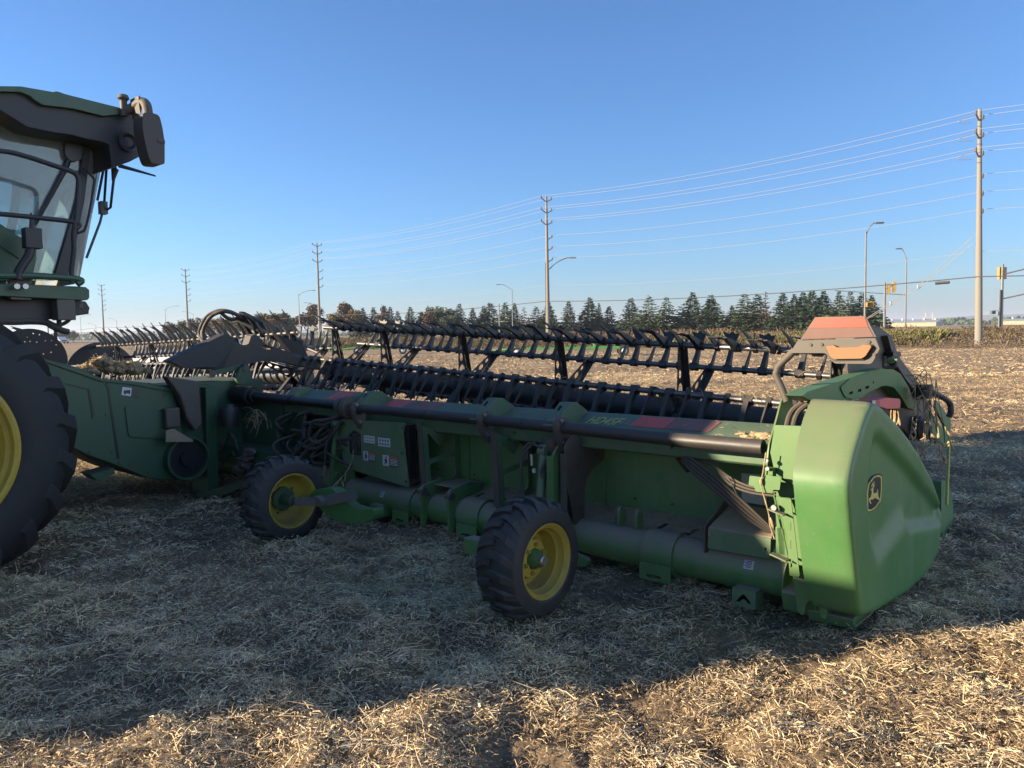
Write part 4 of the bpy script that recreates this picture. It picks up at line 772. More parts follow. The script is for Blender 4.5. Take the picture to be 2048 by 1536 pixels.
m = MB(); m.tube([(7.159,1.5,1.517),(6.924,1.6,1.422)], .02, 8); m.tube([(7.111,1.5,1.544),(6.943,1.6,1.488)], .014, 8); hp(m, 'cylinder_rod', 'steel', cra, 0)
# --- reels
TL_N, TL_P = 0.325, 0.27
def tine_mesh(kind):
    mb = MB()
    mb.box((0, 0, 0), (0.075 if kind else 0.036, 0.052, 0.052))
    if kind == 0:                                                # slim curved finger; the mesh points along +y, sweeps to +z
        V = []; n = 7
        for i in range(n + 1):
            f = i / n; y = 0.02 + TL_N * f; z = 0.035 * f * f; hw = 0.007 * (1 - .5 * f); hh = 0.026 * (1 - f) ** 1.6 + 0.0055
            V += [(-hw, y, z - hh), (hw, y, z - hh), (hw, y, z + hh * .6), (-hw, y, z + hh * .6)]
    else:
        V = []; n = 7
        for i in range(n + 1):
            f = i / n; y = 0.02 + TL_P * f; z = 0.045 * f * f; hw = 0.020 - .006 * f; hh = 0.024 * (1 - f) ** 1.4 + 0.006
            V += [(-hw, y, z - hh), (hw, y, z - hh), (hw, y, z + hh), (-hw, y, z + hh)]
    Fc = [(0, 3, 2, 1), tuple(4 * n + k for k in range(4))]
    for i in range(n):
        for k in range(4): Fc.append((4 * i + k, 4 * i + (k + 1) % 4, 4 * i + 4 + (k + 1) % 4, 4 * i + 4 + k))
    mb.add(V, Fc)
    if kind == 1:                                                # crown-shaped head
        head = [(0.018, TL_P - .075), (0.058, TL_P + .035), (0.026, TL_P + .026), (0.0, TL_P + .050), (-0.032, TL_P + .026), (-0.090, TL_P + .042), (-0.018, TL_P - .075)]
        V = [(x, y, 0.028 + .7 * (y - TL_P + .06) * .45 + o) for o in (-.004, .004) for x, y in head]; k = len(head)
        mb.add(V, [tuple(range(k)), tuple(range(2 * k - 1, k - 1, -1))] + [(i, (i + 1) % k, k + (i + 1) % k, k + i) for i in range(k)])
    return mb.mesh('tine', 'black_plastic', None, 40)
TM = [tine_mesh(0), tine_mesh(1)]
def reel(sa, za, sb, zb, t0, bats, stations, single, cap=None, rad=0.55, flip=1):
    """bats: (angle of the bat, angle its tines point, tubes built singly?)"""
    L_ = sb - sa; g = empty('reel', (-sa, t0, za)); g.parent = HD; g.rotation_euler = (0, math.atan2(zb - za, L_), 0)
    mb = MB(); mb.tube([(-x * L_ / 8, 0, 0) for x in range(9)], 0.105, 32)
    rb_ = MB(); 
    mb.build('reel_tube', 'black_plastic', g, None, 0, 40)
    joined = MB(); cnt = 0; jit = random.Random(int(sa * 10) + 3)
    for (ba, ta, one) in bats:
        by, bz = rad * math.cos(R(ba)), rad * math.sin(R(ba))
        mb = MB(); mb.tube([(-0.02, by, bz), (-L_ + .02, by, bz)], 0.0225, 12); mb.build('reel_bat', 'bat_steel', g, None, 0, 40)
        n = int((L_ - .12) / 0.152)
        for i in range(n):
            x = -(0.07 + 0.152 * i); k = i % 2
            if one and cnt < single:
                o = link('tine', TM[k], g, (x, by, bz), (R(ta + (4 if k else 0) + jit.gauss(0, 2.2)), 0, R(jit.gauss(0, 1.5)))); cnt += 1
            else:
                Rm = Matrix.Rotation(R(ta), 4, 'X'); me = TM[k]; joined.add([Rm @ v.co + Vector((x, by, bz)) for v in me.vertices], [tuple(p.vertices) for p in me.polygons])
    if joined.v: o = joined.build('tine_row', 'black_plastic', g, None, 0, 40); o['kind'] = 'stuff'
    for st in stations:
        for (ba, ta, one) in bats:
            mb = MB(); hole = lambda r, a, b: circle(r, 0.018 * 0, a, 12, b)
            pl = [(0.09, -0.070), (0.09, 0.070), (0.30, 0.046), (rad - .01, 0.024), (rad + .01, 0.0), (rad - .01, -0.024), (0.30, -0.042)]
            mb.plate(pl, -st - .004, -st + .004, 0, [circle(0.185, 0.008, 0.055, 12, 0.040), circle(0.315, 0.006, 0.042, 12, 0.024), circle(0.42, 0.003, 0.03, 12, 0.016)])
            mb.bounds(-st - .036, -st + .0, .08, rad - .005, .0, .006) if False else None
            V0 = len(mb.v); mb.beam((-st + .025, 0.10, -0.076), (-st + .025, rad + .02, -0.028), .055, .007, (0, 0, 1))
            Rm = Matrix.Rotation(R(ba), 4, 'X'); mb.v = [tuple(Rm @ Vector(v)) for v in mb.v]
            mb.build('reel_spoke', 'black_plastic', g, None, 0, 40)
    if cap is not None:
        for x in cap:
            mb = MB(); hs = []; rg = random.Random(4)
            for k in range(26):
                a, r_ = rg.uniform(0, 6.283), rg.choice((.22, .33, .42, .5)); q = circle(r_ * math.cos(a), r_ * math.sin(a), .010, 8)
                if all((q[0][0] - h[0][0]) ** 2 + (q[0][1] - h[0][1]) ** 2 > .0016 for h in hs): hs.append(q)
            mb.plate(circle(0, 0, 0.62, 48), x - .004, x + .004, 0, hs); mb.build('reel_end_disc', 'black_disc', g, None, 0, 40)
    return g
BATS = [(98, 147, True), (38, 56, True), (158, 226, True), (218, 280, False), (278, 330, False), (-22, 20, False)]
reel(0.06, 0.92, 6.15, 1.205, 1.2, BATS, [0.12, 1.31, 2.55, 3.78, 5.0, 5.9], 150)
BL = [(98, 118, True), (158, 232, True), (38, 70, False), (218, 280, False), (278, 330, False), (-22, 20, False)]
reel(6.6, 1.15, 12.95, 0.985, 1.2, BL, [0.2, 1.6, 2.9, 4.2, 5.5], 84, cap=[-6.36])
# left end of the header, mostly out of sight
m = MB(); m.plate([(a - 0.0, b) for a, b in side], 13.4, 13.7, 0); hp(m, 'end_shield', 'green', bev=.03)
# belts and cutterbar in front of the rear wall
m = MB(); m.plate([(0.34, 0.42), (1.45, 0.14), (1.45, 0.11), (0.34, 0.36)], 0.05, 13.3, 0); hp(m, 'draper_belt', 'rubber', bev=0)
m = MB(); m.bounds(0.05, 13.3, 1.46, 1.62, .07, .10); hp(m, 'cutterbar', 'steel', bev=0)

m = MB(); rg = random.Random(40)
for k in range(110):
    s = rg.uniform(.2, 6.0); b = rg.choice((158, 158, 98, 38)); a = Vector((s, 1.2 + .55 * math.cos(R(b)), .93 + .045 * s + .55 * math.sin(R(b)) + .02)); d = Vector((rg.gauss(0, 1), rg.gauss(0, 1), rg.gauss(-.5, .6))).normalized() * rg.uniform(.05, .18)
    m.tube(catmull([a - d * .4, a + Vector((0, 0, .02)), a + d * .7 - Vector((0, 0, .02))], 3), .0022, 4)
for k in range(260):
    s = rg.uniform(.1, 4.0); y = rg.uniform(.02, .28); a = Vector((s, y, .305 + .24 * y + .004)); d = Vector((rg.gauss(0, 1), rg.gauss(0, .7), abs(rg.gauss(0, .12)))).normalized() * rg.uniform(.012, .05); m.beam(a - d, a + d, .004, .003)
for k in range(140):
    s = rg.uniform(.2, 4.0); f = rg.random(); a = Vector((s, .235 * f, .955 + .097 * f + .003)); d = Vector((rg.gauss(0, 1), rg.gauss(0, .5), 0)).normalized() * rg.uniform(.008, .03); m.beam(a - d, a + d + Vector((0, .01, .004)), .003, .002)
o = hp(m, 'caught_straw', 'dry_stem', bev=0, smooth=0); o['kind'] = 'stuff'
# bolt heads along the frame
for s in (0.35, 0.95, 1.25, 1.75, 2.6, 2.85, 3.3):
    for z in (.44, .79): m = MB(); m.lathe([(0, 0), (0, .011), (-.010, .011), (-.010, 0)], (s, .2995, z), 1, 6); hp(m, 'bolt', 'bracket_brown', back, 0)
for q, z in ((3.28, .86), (3.26, .40), (3.3, .64), (4.1, .84), (4.0, .48)): m = MB(); m.lathe([(0, 0), (0, .012), (-.010, .012), (-.010, 0)], (q, -.1125, z), 1, 6); hp(m, 'bolt', 'bracket_brown', dr, 0)

# ================================================================ the combine harvester
CS, CT = 6.75, -3.24
CB = empty('combine_harvester', STZ(CS, CT), -ANG); CF = frame(CS, CT)
tag(CB, 'big green combine harvester with glazed cab and huge tyre, cut off at the left edge', 'combine harvester')
def cp(mb, name, mat, parent=CB, bev=0.006, smooth=35): return mb.build(name, mat, parent, CF, bev, smooth)
# front drive wheel
def drive_wheel(s_out, s_in, t, Rr=0.98, nl=20):
    g = empty('drive_wheel', (-(s_out - CS), t - CT, Rr - 0.03)); g.parent = CB; w = abs(s_in - s_out); d = 1 if s_in > s_out else -1
    prof = [(0, .57), (.02, .60), (.035, .68), (.02, .80), (-.02, .88), (-.07, .925), (-.2, .945), (-w / 2, .95), (-w + .2, .945), (-w + .07, .925), (-w + .02, .88), (-w - .02, .80), (-w - .035, .68), (-w, .57)]
    mb = MB(); mb.lathe([(a * d, r * Rr / .98) for a, r in prof], (0, 0, 0), 0, 72, True)
    for k in range(nl):
        for sd, ph in ((1, 0), (-1, .5)):
            g0 = 2 * math.pi * (k + ph) / nl; V = []
            for f in (0, .3, .6, .9, 1.08):
                x = -w / 2 + sd * (f * w / 2 - .02); rb = (.935 if f < .85 else .89 if f < 1 else .80); rt_ = (1.0 if f < .85 else .985 if f < 1 else .86)
                dg = .62 * f * .75
                for q in (-1, 1):
                    for rr, sh in ((rb, 1.2), (rt_, .8)):
                        a = g0 + dg + q * (.045 + .02 * f) * sh; V.append((x * d, rr * math.cos(a) * Rr / .98, rr * math.sin(a) * Rr / .98))
            Fc = [(0, 1, 3, 2), (16, 18, 19, 17)]
            for i in range(4):
                b, e = 4 * i, 4 * i + 4; Fc += [(b + 1, e + 1, e + 3, b + 3), (b, b + 2, e + 2, e), (b, e, e + 1, b + 1), (b + 2, b + 3, e + 3, e + 2)]
            mb.add(V, Fc)
    mb.build('tyre', 'rubber_dark', g, None, 0.006, 30)
    mb = MB(); mb.lathe([(x * d, r) for x, r in [(.015, .60), (.03, .575), (.02, .555), (-.03, .545), (-.05, .52), (-.14, .50), (-.17, .44), (-.20, .30), (-.16, .22), (-.16, .001)]], (0, 0, 0), 0, 64, False, False); mb.build('rim', 'yellow', g)
    for k in range(10):
        a = 2 * math.pi * k / 10; mb = MB(); mb.lathe([(-.2 * d, 0), (-.2 * d, .022), (-.15 * d, .022), (-.15 * d, 0)], (0, .26 * math.cos(a), .26 * math.sin(a)), 0, 6); mb.build('wheel_bolt', 'yellow', g)
drive_wheel(4.3, 5.05, -3.26); drive_wheel(9.2, 8.45, -3.26)
m = MB(); m.bounds(5.2, 8.4, -3.85, -2.65, .36, 1.18); cp(m, 'axle_sun_block', 'green')  # unseen box round the axle, added to shut out stray sun
for s_ in (5.35, 7.75):
    g = empty('steer_wheel', (-(s_ - CS), -7.6 - CT, .62)); g.parent = CB
    mb = MB(); mb.lathe([(0, .36), (.02, .5), (-.03, .62), (-.2, .64), (-.37, .62), (-.42, .5), (-.4, .36)], (0, 0, 0), 0, 40, True); mb.build('tyre', 'rubber', g); mb = MB(); mb.lathe([(-.02, .37), (-.06, .34), (-.2, .3), (-.2, 0)], (0, 0, 0), 0, 32); mb.build('rim', 'yellow', g)
# hull behind the cab: side panels, grain tank, engine deck, straw hood, unloading auger
m = MB(); m.plate(rounded([(-3.4, 1.15), (-3.35, 2.4), (-2.9, 2.5), (-2.9, 3.3), (-5.2, 3.45), (-6.50, 3.32), (-6.9, 3.15), (-7.25, 3.0), (-7.55, 2.87), (-7.85, 2.72), (-8.53, 2.73), (-8.55, 3.06), (-8.62, 3.06), (-8.62, 1.1), (-7.6, .8), (-6.6, 1.0), (-4.6, .95)], .03), 5.5, 7.95, 0); hull = cp(m, 'hull', 'green_shaded', bev=.03)  # unseen outline, top and rear lip shaped to cast the wanted shadow edge
m = MB(); m.plate(rounded([(-3.0, 3.3), (-2.75, 3.75), (-4.9, 3.75), (-5.1, 3.4)], .08), 5.45, 8.1, 0); cp(m, 'grain_tank', 'green', bev=.02)
m = MB(); m.tube([(8.35, -3.0, 3.3), (8.35, -8.0, 2.5)], .2, 20); cp(m, 'unloading_auger', 'green', bev=0)
m = MB(); m.bounds(6.2, 7.25, -3.4, -2.3, 1.1, 1.9); cp(m, 'hull_front', 'green_shaded')
m = MB(); m.bounds(5.65, 7.85, -6.6, -3.9, .42, 1.0); cp(m, 'belly_sun_block', 'black_metal', bev=.03)  # added box under the hull, stops sun reaching below the feeder
m = MB(); m.bounds(6.1, 7.4, -1.05, .28, .34, 1.18); cp(m, 'feeder_throat', 'green_shaded', bev=.01)  # joins feeder to header; added to keep sun off the rear wall
# feeder house
m = MB(); fh = [(-1.937,1.489),(-1.676,1.405),(-1.441,1.28),(-1.189,1.242),(-0.958,1.203),(-0.789,1.142),(-0.743,1.021),(-0.711,0.812),(-0.66,0.573),(-0.56,0.403),(-0.565,0.193),(-0.678,0.174),(-1.044,0.252),(-1.405,0.46),(-1.615,0.57),(-1.957,0.807),(-2.061,1.124)]
m.plate(fh, 6.05, 7.45, 0, []); feeder = cp(m, 'feeder_house', 'green_shaded', bev=.01)
m = MB(); m.plate([(-1.413,1.279),(-1.395,1.278),(-1.324,0.493),(-1.347,0.501)], 6.044, 6.049, 0); m.plate([(-1.763,1.258),(-1.578,1.195),(-1.57,1.18),(-1.76,1.244)], 6.044, 6.049, 0); m.plate([(-1.578,1.195),(-1.56,1.193),(-1.533,0.941),(-1.548,0.904),(-1.557,0.905),(-1.555,0.943)], 6.044, 6.049, 0); cp(m, 'panel_seam', 'black_metal', feeder, 0)
c = [(-0.681,0.419)][0]
for q in [(-1.902,1.438),(-1.643,1.353),(-1.407,1.217),(-1.425,0.931),(-1.389,0.566),(-1.006,1.202),(-0.862,1.081),(-1.049,0.321),(-1.33,0.461),(-0.806,0.772),(-1.595,0.593),(-1.228,0.422)]: m = MB(); m.lathe([(-.010, 0), (-.010, .013), (.02, .013), (.02, 0)], (6.05, q[0], q[1]), 0, 6); cp(m, 'bolt', 'bracket_brown', feeder, 0)
m = MB(); m.plate(rounded([(-1.256,1.003),(-0.871,0.9),(-0.844,0.623),(-1.233,0.698)], .03), 6.035, 6.049, 0); cp(m, 'access_cover', 'green_shaded', feeder, .003)
m = MB(); m.plate([(-1.943,1.494),(-1.448,1.281),(-1.197,1.243),(-0.798,1.143),(-0.805,1.113),(-1.208,1.214),(-1.454,1.253),(-1.945,1.467)], 6.03, 6.049, 0); cp(m, 'edge_fold', 'green_shaded', feeder, .002)
m = MB(); m.lathe([(-.05, .20), (-.05, .225), (.07, .225), (.07, .20)], (6.0, c[0], c[1]), 0, 32, True); cp(m, 'drive_cover', 'green_shaded', feeder, .002); m = MB(); m.lathe([(-.02, 0), (-.02, .205), (.03, .205), (.03, 0)], (6.02, c[0], c[1]), 0, 32); m.lathe([(-.04, 0), (-.04, .08), (.03, .08), (.03, 0)], (6.0, c[0], c[1]), 0, 20); cp(m, 'drive_pulley', 'black_metal', feeder, 0)
m = MB(); m.plate([(-1.265,1.189),(-1.177,1.173),(-1.19,1.091),(-1.279,1.112)], 6.044, 6.049, 0); cp(m, 'decal', 'decal_white', feeder, 0)
m = MB(); m.plate([(-1.253,1.154),(-1.192,1.155),(-1.198,1.116),(-1.231,1.128),(-1.241,1.114),(-1.255,1.125)], 6.041, 6.0435, 0); cp(m, 'pictogram', 'decal_black', feeder, 0)
m = MB(); m.plate([(-1.175,1.168),(-1.096,1.148),(-1.11,1.07),(-1.188,1.091)], 6.044, 6.049, 0); cp(m, 'decal', 'bracket_brown', feeder, 0)
m = MB(); m.plate([(-0.892,1.275),(-0.559,1.206),(-0.546,1.007),(-0.536,0.767),(-0.615,0.692),(-0.703,0.84),(-0.764,1.075)], 5.92, 6.04, 0); m.bounds(5.95, 6.04, -.9, -.75, .75, .95); cp(m, 'front_cover', 'bracket_brown', feeder, .015)
m = MB(); m.plate([(-0.939,0.739),(-0.863,0.751),(-0.663,0.612),(-0.669,0.592),(-0.945,0.625)], 5.88, 5.9, 0); cp(m, 'dust_guard', 'dust_cake', feeder, .004)
m = MB(); m.bounds(6.1, 7.4, -1.75, -.35, 1.14, 1.17); cp(m, 'top_ledge', 'dust_cake', feeder, .01)
m = MB(); m.plate([(-1.63,0.395),(-1.418,0.426),(-1.412,0.377),(-1.568,0.329)], 5.95, 6.2, 0); cp(m, 'lift_cylinder', 'green_shaded', CB, 0)
# --- cab
GS = 5.8
sg_ = [(-2.228,3.591),(-2.122,3.526),(-2.043,3.471),(-1.859,3.462),(-1.695,3.466),(-1.559,3.442),(-1.596,3.215),(-1.654,2.899),(-1.747,2.537),(-1.853,2.202),(-1.895,2.17),(-2.305,2.162)]
m = MB(); m.plate(sg_, GS, GS + .006, 0); cab = cp(m, 'side_window', 'cab_glass', bev=0, smooth=0)
m = MB(); m.plate([(a + .25, b) for a, b in sg_], 7.70, 7.706, 0); cp(m, 'side_window', 'cab_glass', bev=0, smooth=0)
# A-pillars
pil = [(-1.609,3.431),(-1.534,3.427),(-1.566,3.218),(-1.616,2.902),(-1.701,2.54),(-1.796,2.199),(-1.914,2.177),(-1.799,2.532),(-1.691,2.893),(-1.633,3.208)]
m = MB(); m.plate(pil, GS - .03, GS + .06, 0); cp(m, 'pillar', 'liner_black', bev=.008)
m = MB(); m.plate([(a + .02, b) for a, b in pil], 7.64, 7.73, 0); cp(m, 'pillar', 'liner_black', bev=.008)
# wrap-round windshield: one curved sheet from pillar to pillar
e0 = [(-1.799,2.174),(-1.698,2.543),(-1.613,2.906),(-1.563,3.223),(-1.532,3.414)]; e1 = [(-1.552,2.184),(-1.457,2.592),(-1.37,2.975),(-1.29,3.315),(-1.244,3.51)]
V = []; Fc = []; plan = [(0, 0), (.10, .45), (.22, .78), (.35, 1.0)]
cols = []
for i in range(5):
    t0_, z0_ = e0[i]; t1_, z1_ = e1[i]; row = []
    for ds, f in plan: row.append((5.82 + ds, t0_ + (t1_ - t0_) * f, z0_ + (z1_ - z0_) * f))
    row.append((6.75, t1_ + .09, z1_ + .01))
    for ds, f in reversed(plan): row.append((7.68 - ds, t0_ + (t1_ - t0_) * f, z0_ + (z1_ - z0_) * f))
    cols.append(row)
nc = len(cols[0])
for row in cols: V += row
for i in range(4):
    for k in range(nc - 1): Fc.append((i * nc + k, i * nc + k + 1, (i + 1) * nc + k + 1, (i + 1) * nc + k))
m = MB(); m.add(V, Fc); ws = cp(m, 'windshield', 'windshield_glass', bev=0, smooth=80); sb = ws.modifiers.new('smooth', 'SUBSURF'); sb.levels = 2; sb.render_levels = 2
m = MB(); m.tube([cols[i][4] for i in range(5)][1:], .012, 6); m.tube([(s, t + .015, z) for s, t, z in [cols[k][3] for k in (2, 3, 4)]], .012, 6); cp(m, 'windshield_trim', 'liner_black', bev=0)
# cab rear wall and floor, seat, console, monitor
m = MB(); m.bounds(5.85, 7.65, -3.35, -3.25, 2.0, 3.4); m.bounds(5.8, 7.3, -3.3, -1.75, 1.98, 2.06); cp(m, 'cab_shell', 'liner_black')
seat = MB(); seat.bounds(6.5, 7.0, -3.0, -2.5, 2.42, 2.56); seat.box((6.75, -3.02, 2.86), (.5, .13, .72), Matrix.Rotation(R(-8), 3, 'X')); seat.box((6.75, -3.08, 3.28), (.3, .1, .18)); seat.bounds(6.42, 6.48, -2.95, -2.45, 2.62, 2.70); cp(seat, 'seat', 'seat_fabric', bev=.04)
st_ = MB(); st_.tube([(6.75, -2.0, 2.06), (6.75, -2.15, 2.62)], .05, 12); st_.lathe([(-.012, .17), (-.012, .2), (.012, .2), (.012, .17)], (6.75, -2.17, 2.66), 2, 24, True); st_.bounds(6.56, 6.94, -2.2, -2.14, 2.655, 2.675); cp(st_, 'steering_column', 'black_plastic', bev=.004)
mo = MB(); mo.box((6.15, -2.62, 2.72), (.06, .30, .24), Matrix.Rotation(R(24), 3, 'X')); mo.tube([(6.18, -2.7, 2.4), (6.16, -2.62, 2.7)], .025, 8); mo.bounds(6.1, 6.4, -3.05, -2.55, 2.40, 2.50); cp(mo, 'monitor', 'black_plastic', bev=.012)
# roof: green cap over a dark liner that droops to the front
rtop = [(-3.133,3.487),(-2.32,3.669),(-2.172,3.7),(-1.934,3.707),(-1.915,3.717),(-1.896,3.719),(-1.843,3.71),(-1.395,3.687),(-1.311,3.66),(-1.458,3.614),(-1.547,3.588),(-1.79,3.602),(-2.019,3.584),(-2.083,3.614),(-2.114,3.64),(-2.178,3.654),(-2.322,3.626),(-3.135,3.448)]
m = MB(); m.plate(rtop, 5.45, 8.05, 0); roof = cp(m, 'cab_roof', 'green_shaded', bev=.012)
rlin = [(-3.123,3.465),(-2.302,3.645),(-2.156,3.673),(-2.092,3.659),(-2.06,3.634),(-1.995,3.603),(-1.765,3.621),(-1.519,3.607),(-1.429,3.642),(-1.28,3.68),(-1.204,3.61),(-1.192,3.412),(-1.215,3.31),(-1.32,3.24),(-1.421,3.194),(-1.482,3.163),(-1.485,3.276),(-1.494,3.361),(-1.559,3.376),(-1.674,3.377),(-1.796,3.39),(-1.954,3.386),(-2.131,3.394),(-2.239,3.454),(-2.31,3.491),(-3.131,3.326)]
m = MB(); m.plate(rlin, 5.50, 8.0, 0); cp(m, 'roof_liner', 'liner_black', roof, .02)
m = MB(); c = [(-1.333,3.411)][0]; m.lathe([(0, .085), (-.02, .09), (-.02, .07), (.03, .0)], (5.49, c[0], c[1]), 0, 20); cp(m, 'work_light', 'black_metal', roof, 0)
# mirror on its bent arm, small camera on a stalk, antenna
m = MB(); m.plate(rounded([(-1.374,3.573),(-1.339,3.589),(-1.257,3.592),(-1.227,3.576),(-1.206,3.477),(-1.194,3.357),(-1.202,3.182),(-1.212,3.168),(-1.317,3.161),(-1.34,3.213),(-1.364,3.329),(-1.38,3.445)], .03), 5.08, 5.26, 0); mir = cp(m, 'mirror', 'liner_brown', bev=.02)
m = MB(); m.hose([[(-1.384,3.636)][0] and (5.42,) + tuple([(-1.366,3.661)][0]), (5.38,) + tuple([(-1.312,3.698)][0]), (5.3,) + tuple([(-1.293,3.725)][0]), (5.22,) + tuple([(-1.278,3.694)][0]), (5.17,) + tuple([(-1.284,3.576)][0])], .042, 12); cp(m, 'mirror_arm', 'bracket_brown', mir, 0)
m = MB(); m.plate([(-1.326,3.767),(-1.313,3.77),(-1.301,3.66),(-1.313,3.597),(-1.326,3.685)], 5.25, 5.42, 0); cp(m, 'mirror_fin', 'bracket_brown', mir, .003)
m = MB(); c = [(-1.385,3.704)][0]; m.lathe([(-.06, 0), (-.06, .03), (.07, .03), (.09, .05), (.12, .04), (.12, 0)], (5.42, c[0], c[1] - .03), 2, 12); cp(m, 'camera_stalk', 'bracket_brown', mir, 0)
m = MB(); c = [(-1.225,3.363)][0]; m.lathe([(-.03, 0), (-.03, .03), (.03, .03), (.03, 0)], (5.1, c[0], c[1]), 1, 10); cp(m, 'mirror_knob', 'bracket_brown', mir, 0)
m = MB(); m.tube([(5.9,) + tuple([(-1.251,3.277)][0]), (5.9,) + tuple([(-0.912,3.228)][0])], [.02, .008], 8); m.tube([(6.0,) + tuple([(-1.325,3.249)][0]), (6.2,) + tuple([(-1.285,2.934)][0]), (6.2,) + tuple([(-1.33,2.773)][0]), (6.2,) + tuple([(-1.469,2.426)][0])], .012, 6); m.tube([(6.0,) + tuple([(-1.242,3.28)][0]), (6.0,) + tuple([(-1.273,3.108)][0]), (6.1,) + tuple([(-1.266,2.91)][0]), (6.2,) + tuple([(-1.274,2.888)][0])], .012, 6); m.box((6.2,) + tuple([(-1.296,2.914)][0]), (.08, .06, .12)); m.tube([(6.0,) + tuple([(-1.247,3.261)][0]), (6.0,) + tuple([(-1.271,3.145)][0])], [.035, .012], 6); cp(m, 'wiper', 'black_metal', bev=0)
m = MB(); m.tube([(5.77,) + tuple([(-1.681,3.372)][0]), (5.76,) + tuple([(-1.77,3.14)][0]), (5.76,) + tuple([(-2.027,2.643)][0])], [.03, .02, .012], 6); m.plate(rounded([(-1.765,3.39),(-1.674,3.432),(-1.627,3.379),(-1.642,3.246),(-1.726,3.216),(-1.771,3.269)], .02), 5.73, 5.78, 0); cp(m, 'wiper', 'black_metal', bev=0)
# hand rails round the platform
rl = [[(-2.778,3.071),(-2.391,3.127),(-2.213,3.113),(-2.078,3.086),(-1.94,3.055),(-1.857,3.03),(-1.833,2.972),(-1.849,2.814),(-1.879,2.605),(-1.895,2.521),(-1.898,2.398),(-1.925,2.231),(-1.927,2.124)]]
m = MB(); m.hose([(5.3, a, b) for a, b in rl[0]], .020, 10, 4); cp(m, 'hand_rail', 'liner_black', bev=0)
m = MB(); m.hose([(5.3, a, b) for a, b in [(-2.802,2.63),(-2.417,2.64),(-2.138,2.637),(-1.886,2.629),(-1.848,2.612),(-1.849,2.6),(-1.873,2.573)]], .020, 10, 4); cp(m, 'hand_rail', 'liner_black', bev=0)
m = MB(); m.hose([(5.3, a, b) for a, b in [(-2.829,2.157),(-2.443,2.163),(-2.199,2.17),(-1.94,2.164),(-1.864,2.151),(-1.857,2.139),(-1.889,2.117)]], .028, 10, 4); cp(m, 'hand_rail', 'green_shaded', bev=0)
m = MB(); m.hose([(5.72, a, b) for a, b in [(-1.636,3.171),(-1.596,3.137),(-1.548,3.087),(-1.551,3.033),(-1.607,2.762),(-1.647,2.635),(-1.673,2.61),(-1.711,2.594)]], .011, 8, 4); cp(m, 'grab_handle', 'black_metal', bev=0)
m = MB(); m.hose([(5.3, a, b) for a, b in [(-2.321,2.133),(-2.314,2.192),(-2.283,2.253),(-2.233,2.335),(-2.214,2.416)]], .035, 10, 4); m.box((5.3,) + tuple([(-2.205,2.468)][0]), (.10, .12, .16)); m.tube([(5.3,) + tuple([(-2.205,2.527)][0]), (5.3,) + tuple([(-2.201,2.674)][0])], [.02, .008], 6); cp(m, 'warning_lamp', 'liner_black', bev=.008)
# green lower side panel in front of the glass, platform beam, things hanging below
m = MB(); m.plate([(-2.866,2.727),(-2.35,2.603),(-2.185,2.488),(-2.092,2.438),(-2.098,2.322),(-2.135,2.188),(-2.145,2.146),(-2.901,2.106)], 5.56, 5.60, 0); lp = cp(m, 'side_panel', 'green_shaded', bev=.008)
m = MB(); m.plate([(-2.567,2.601),(-2.371,2.469),(-2.215,2.344),(-2.227,2.323),(-2.373,2.429),(-2.57,2.543)], 5.545, 5.556, 0); cp(m, 'panel_crease', 'green_shaded', lp, .002)
pb = [(-3.23,2.079),(-2.432,2.104),(-2.223,2.104),(-1.849,2.1),(-1.802,2.097),(-1.775,2.073),(-1.778,2.005),(-1.795,1.988),(-1.823,1.983),(-2.438,2.006),(-3.235,1.994)]
m = MB(); m.plate(pb, 5.35, 7.3, 0); cp(m, 'platform', 'green_shaded', bev=.012)
un = [(-3.211,1.994),(-2.396,2.01),(-1.84,1.993),(-1.753,1.982),(-1.723,1.926),(-1.732,1.9),(-1.734,1.874),(-1.847,1.856),(-1.973,1.834),(-2.118,1.817),(-2.301,1.809),(-2.407,1.801),(-3.223,1.785)]
m = MB(); m.plate(un, 5.5, 7.2, 0); cp(m, 'underframe', 'black_disc', bev=.01)
m = MB(); m.box((5.42,) + tuple([(-1.962,1.903)][0]), (.14, .14, .17)); m.plate([(-1.846,1.963),(-1.81,1.972),(-1.812,1.917),(-1.848,1.921)], 5.4, 5.41, 0); m.box((5.4,) + tuple([(-2.284,2.08)][0]), (.06, .15, .2)); cp(m, 'platform_box', 'plate_grey', bev=.01)
m = MB(); m.hose([(5.5, a, b) for a, b in [(-2.61,1.821),(-2.337,1.805),(-2.193,1.809),(-2.082,1.801),(-2.027,1.767),(-1.963,1.737),(-1.905,1.719)]], .026, 8, 4); m.hose([(5.5, a, b) for a, b in [(-2.059,1.809),(-1.999,1.779),(-1.945,1.788),(-1.896,1.822),(-1.878,1.864)]], .016, 8, 4); m.hose([(5.5, a, b) for a, b in [(-1.971,1.872),(-1.975,1.8),(-1.973,1.758)]], .02, 8, 4); m.hose([(5.6, a, b) for a, b in [(-2.036,1.908),(-2.042,1.803)]], .02, 8, 4); cp(m, 'hose', 'rubber_hose', bev=0)
for p in [(-2.338,2.081),(-2.278,2.083)]: m = MB(); m.lathe([(-.03, 0), (-.03, .022), (.0, .022), (.0, 0)], (5.3, p[0], p[1]), 0, 10); cp(m, 'bolt', 'steel', bev=0)
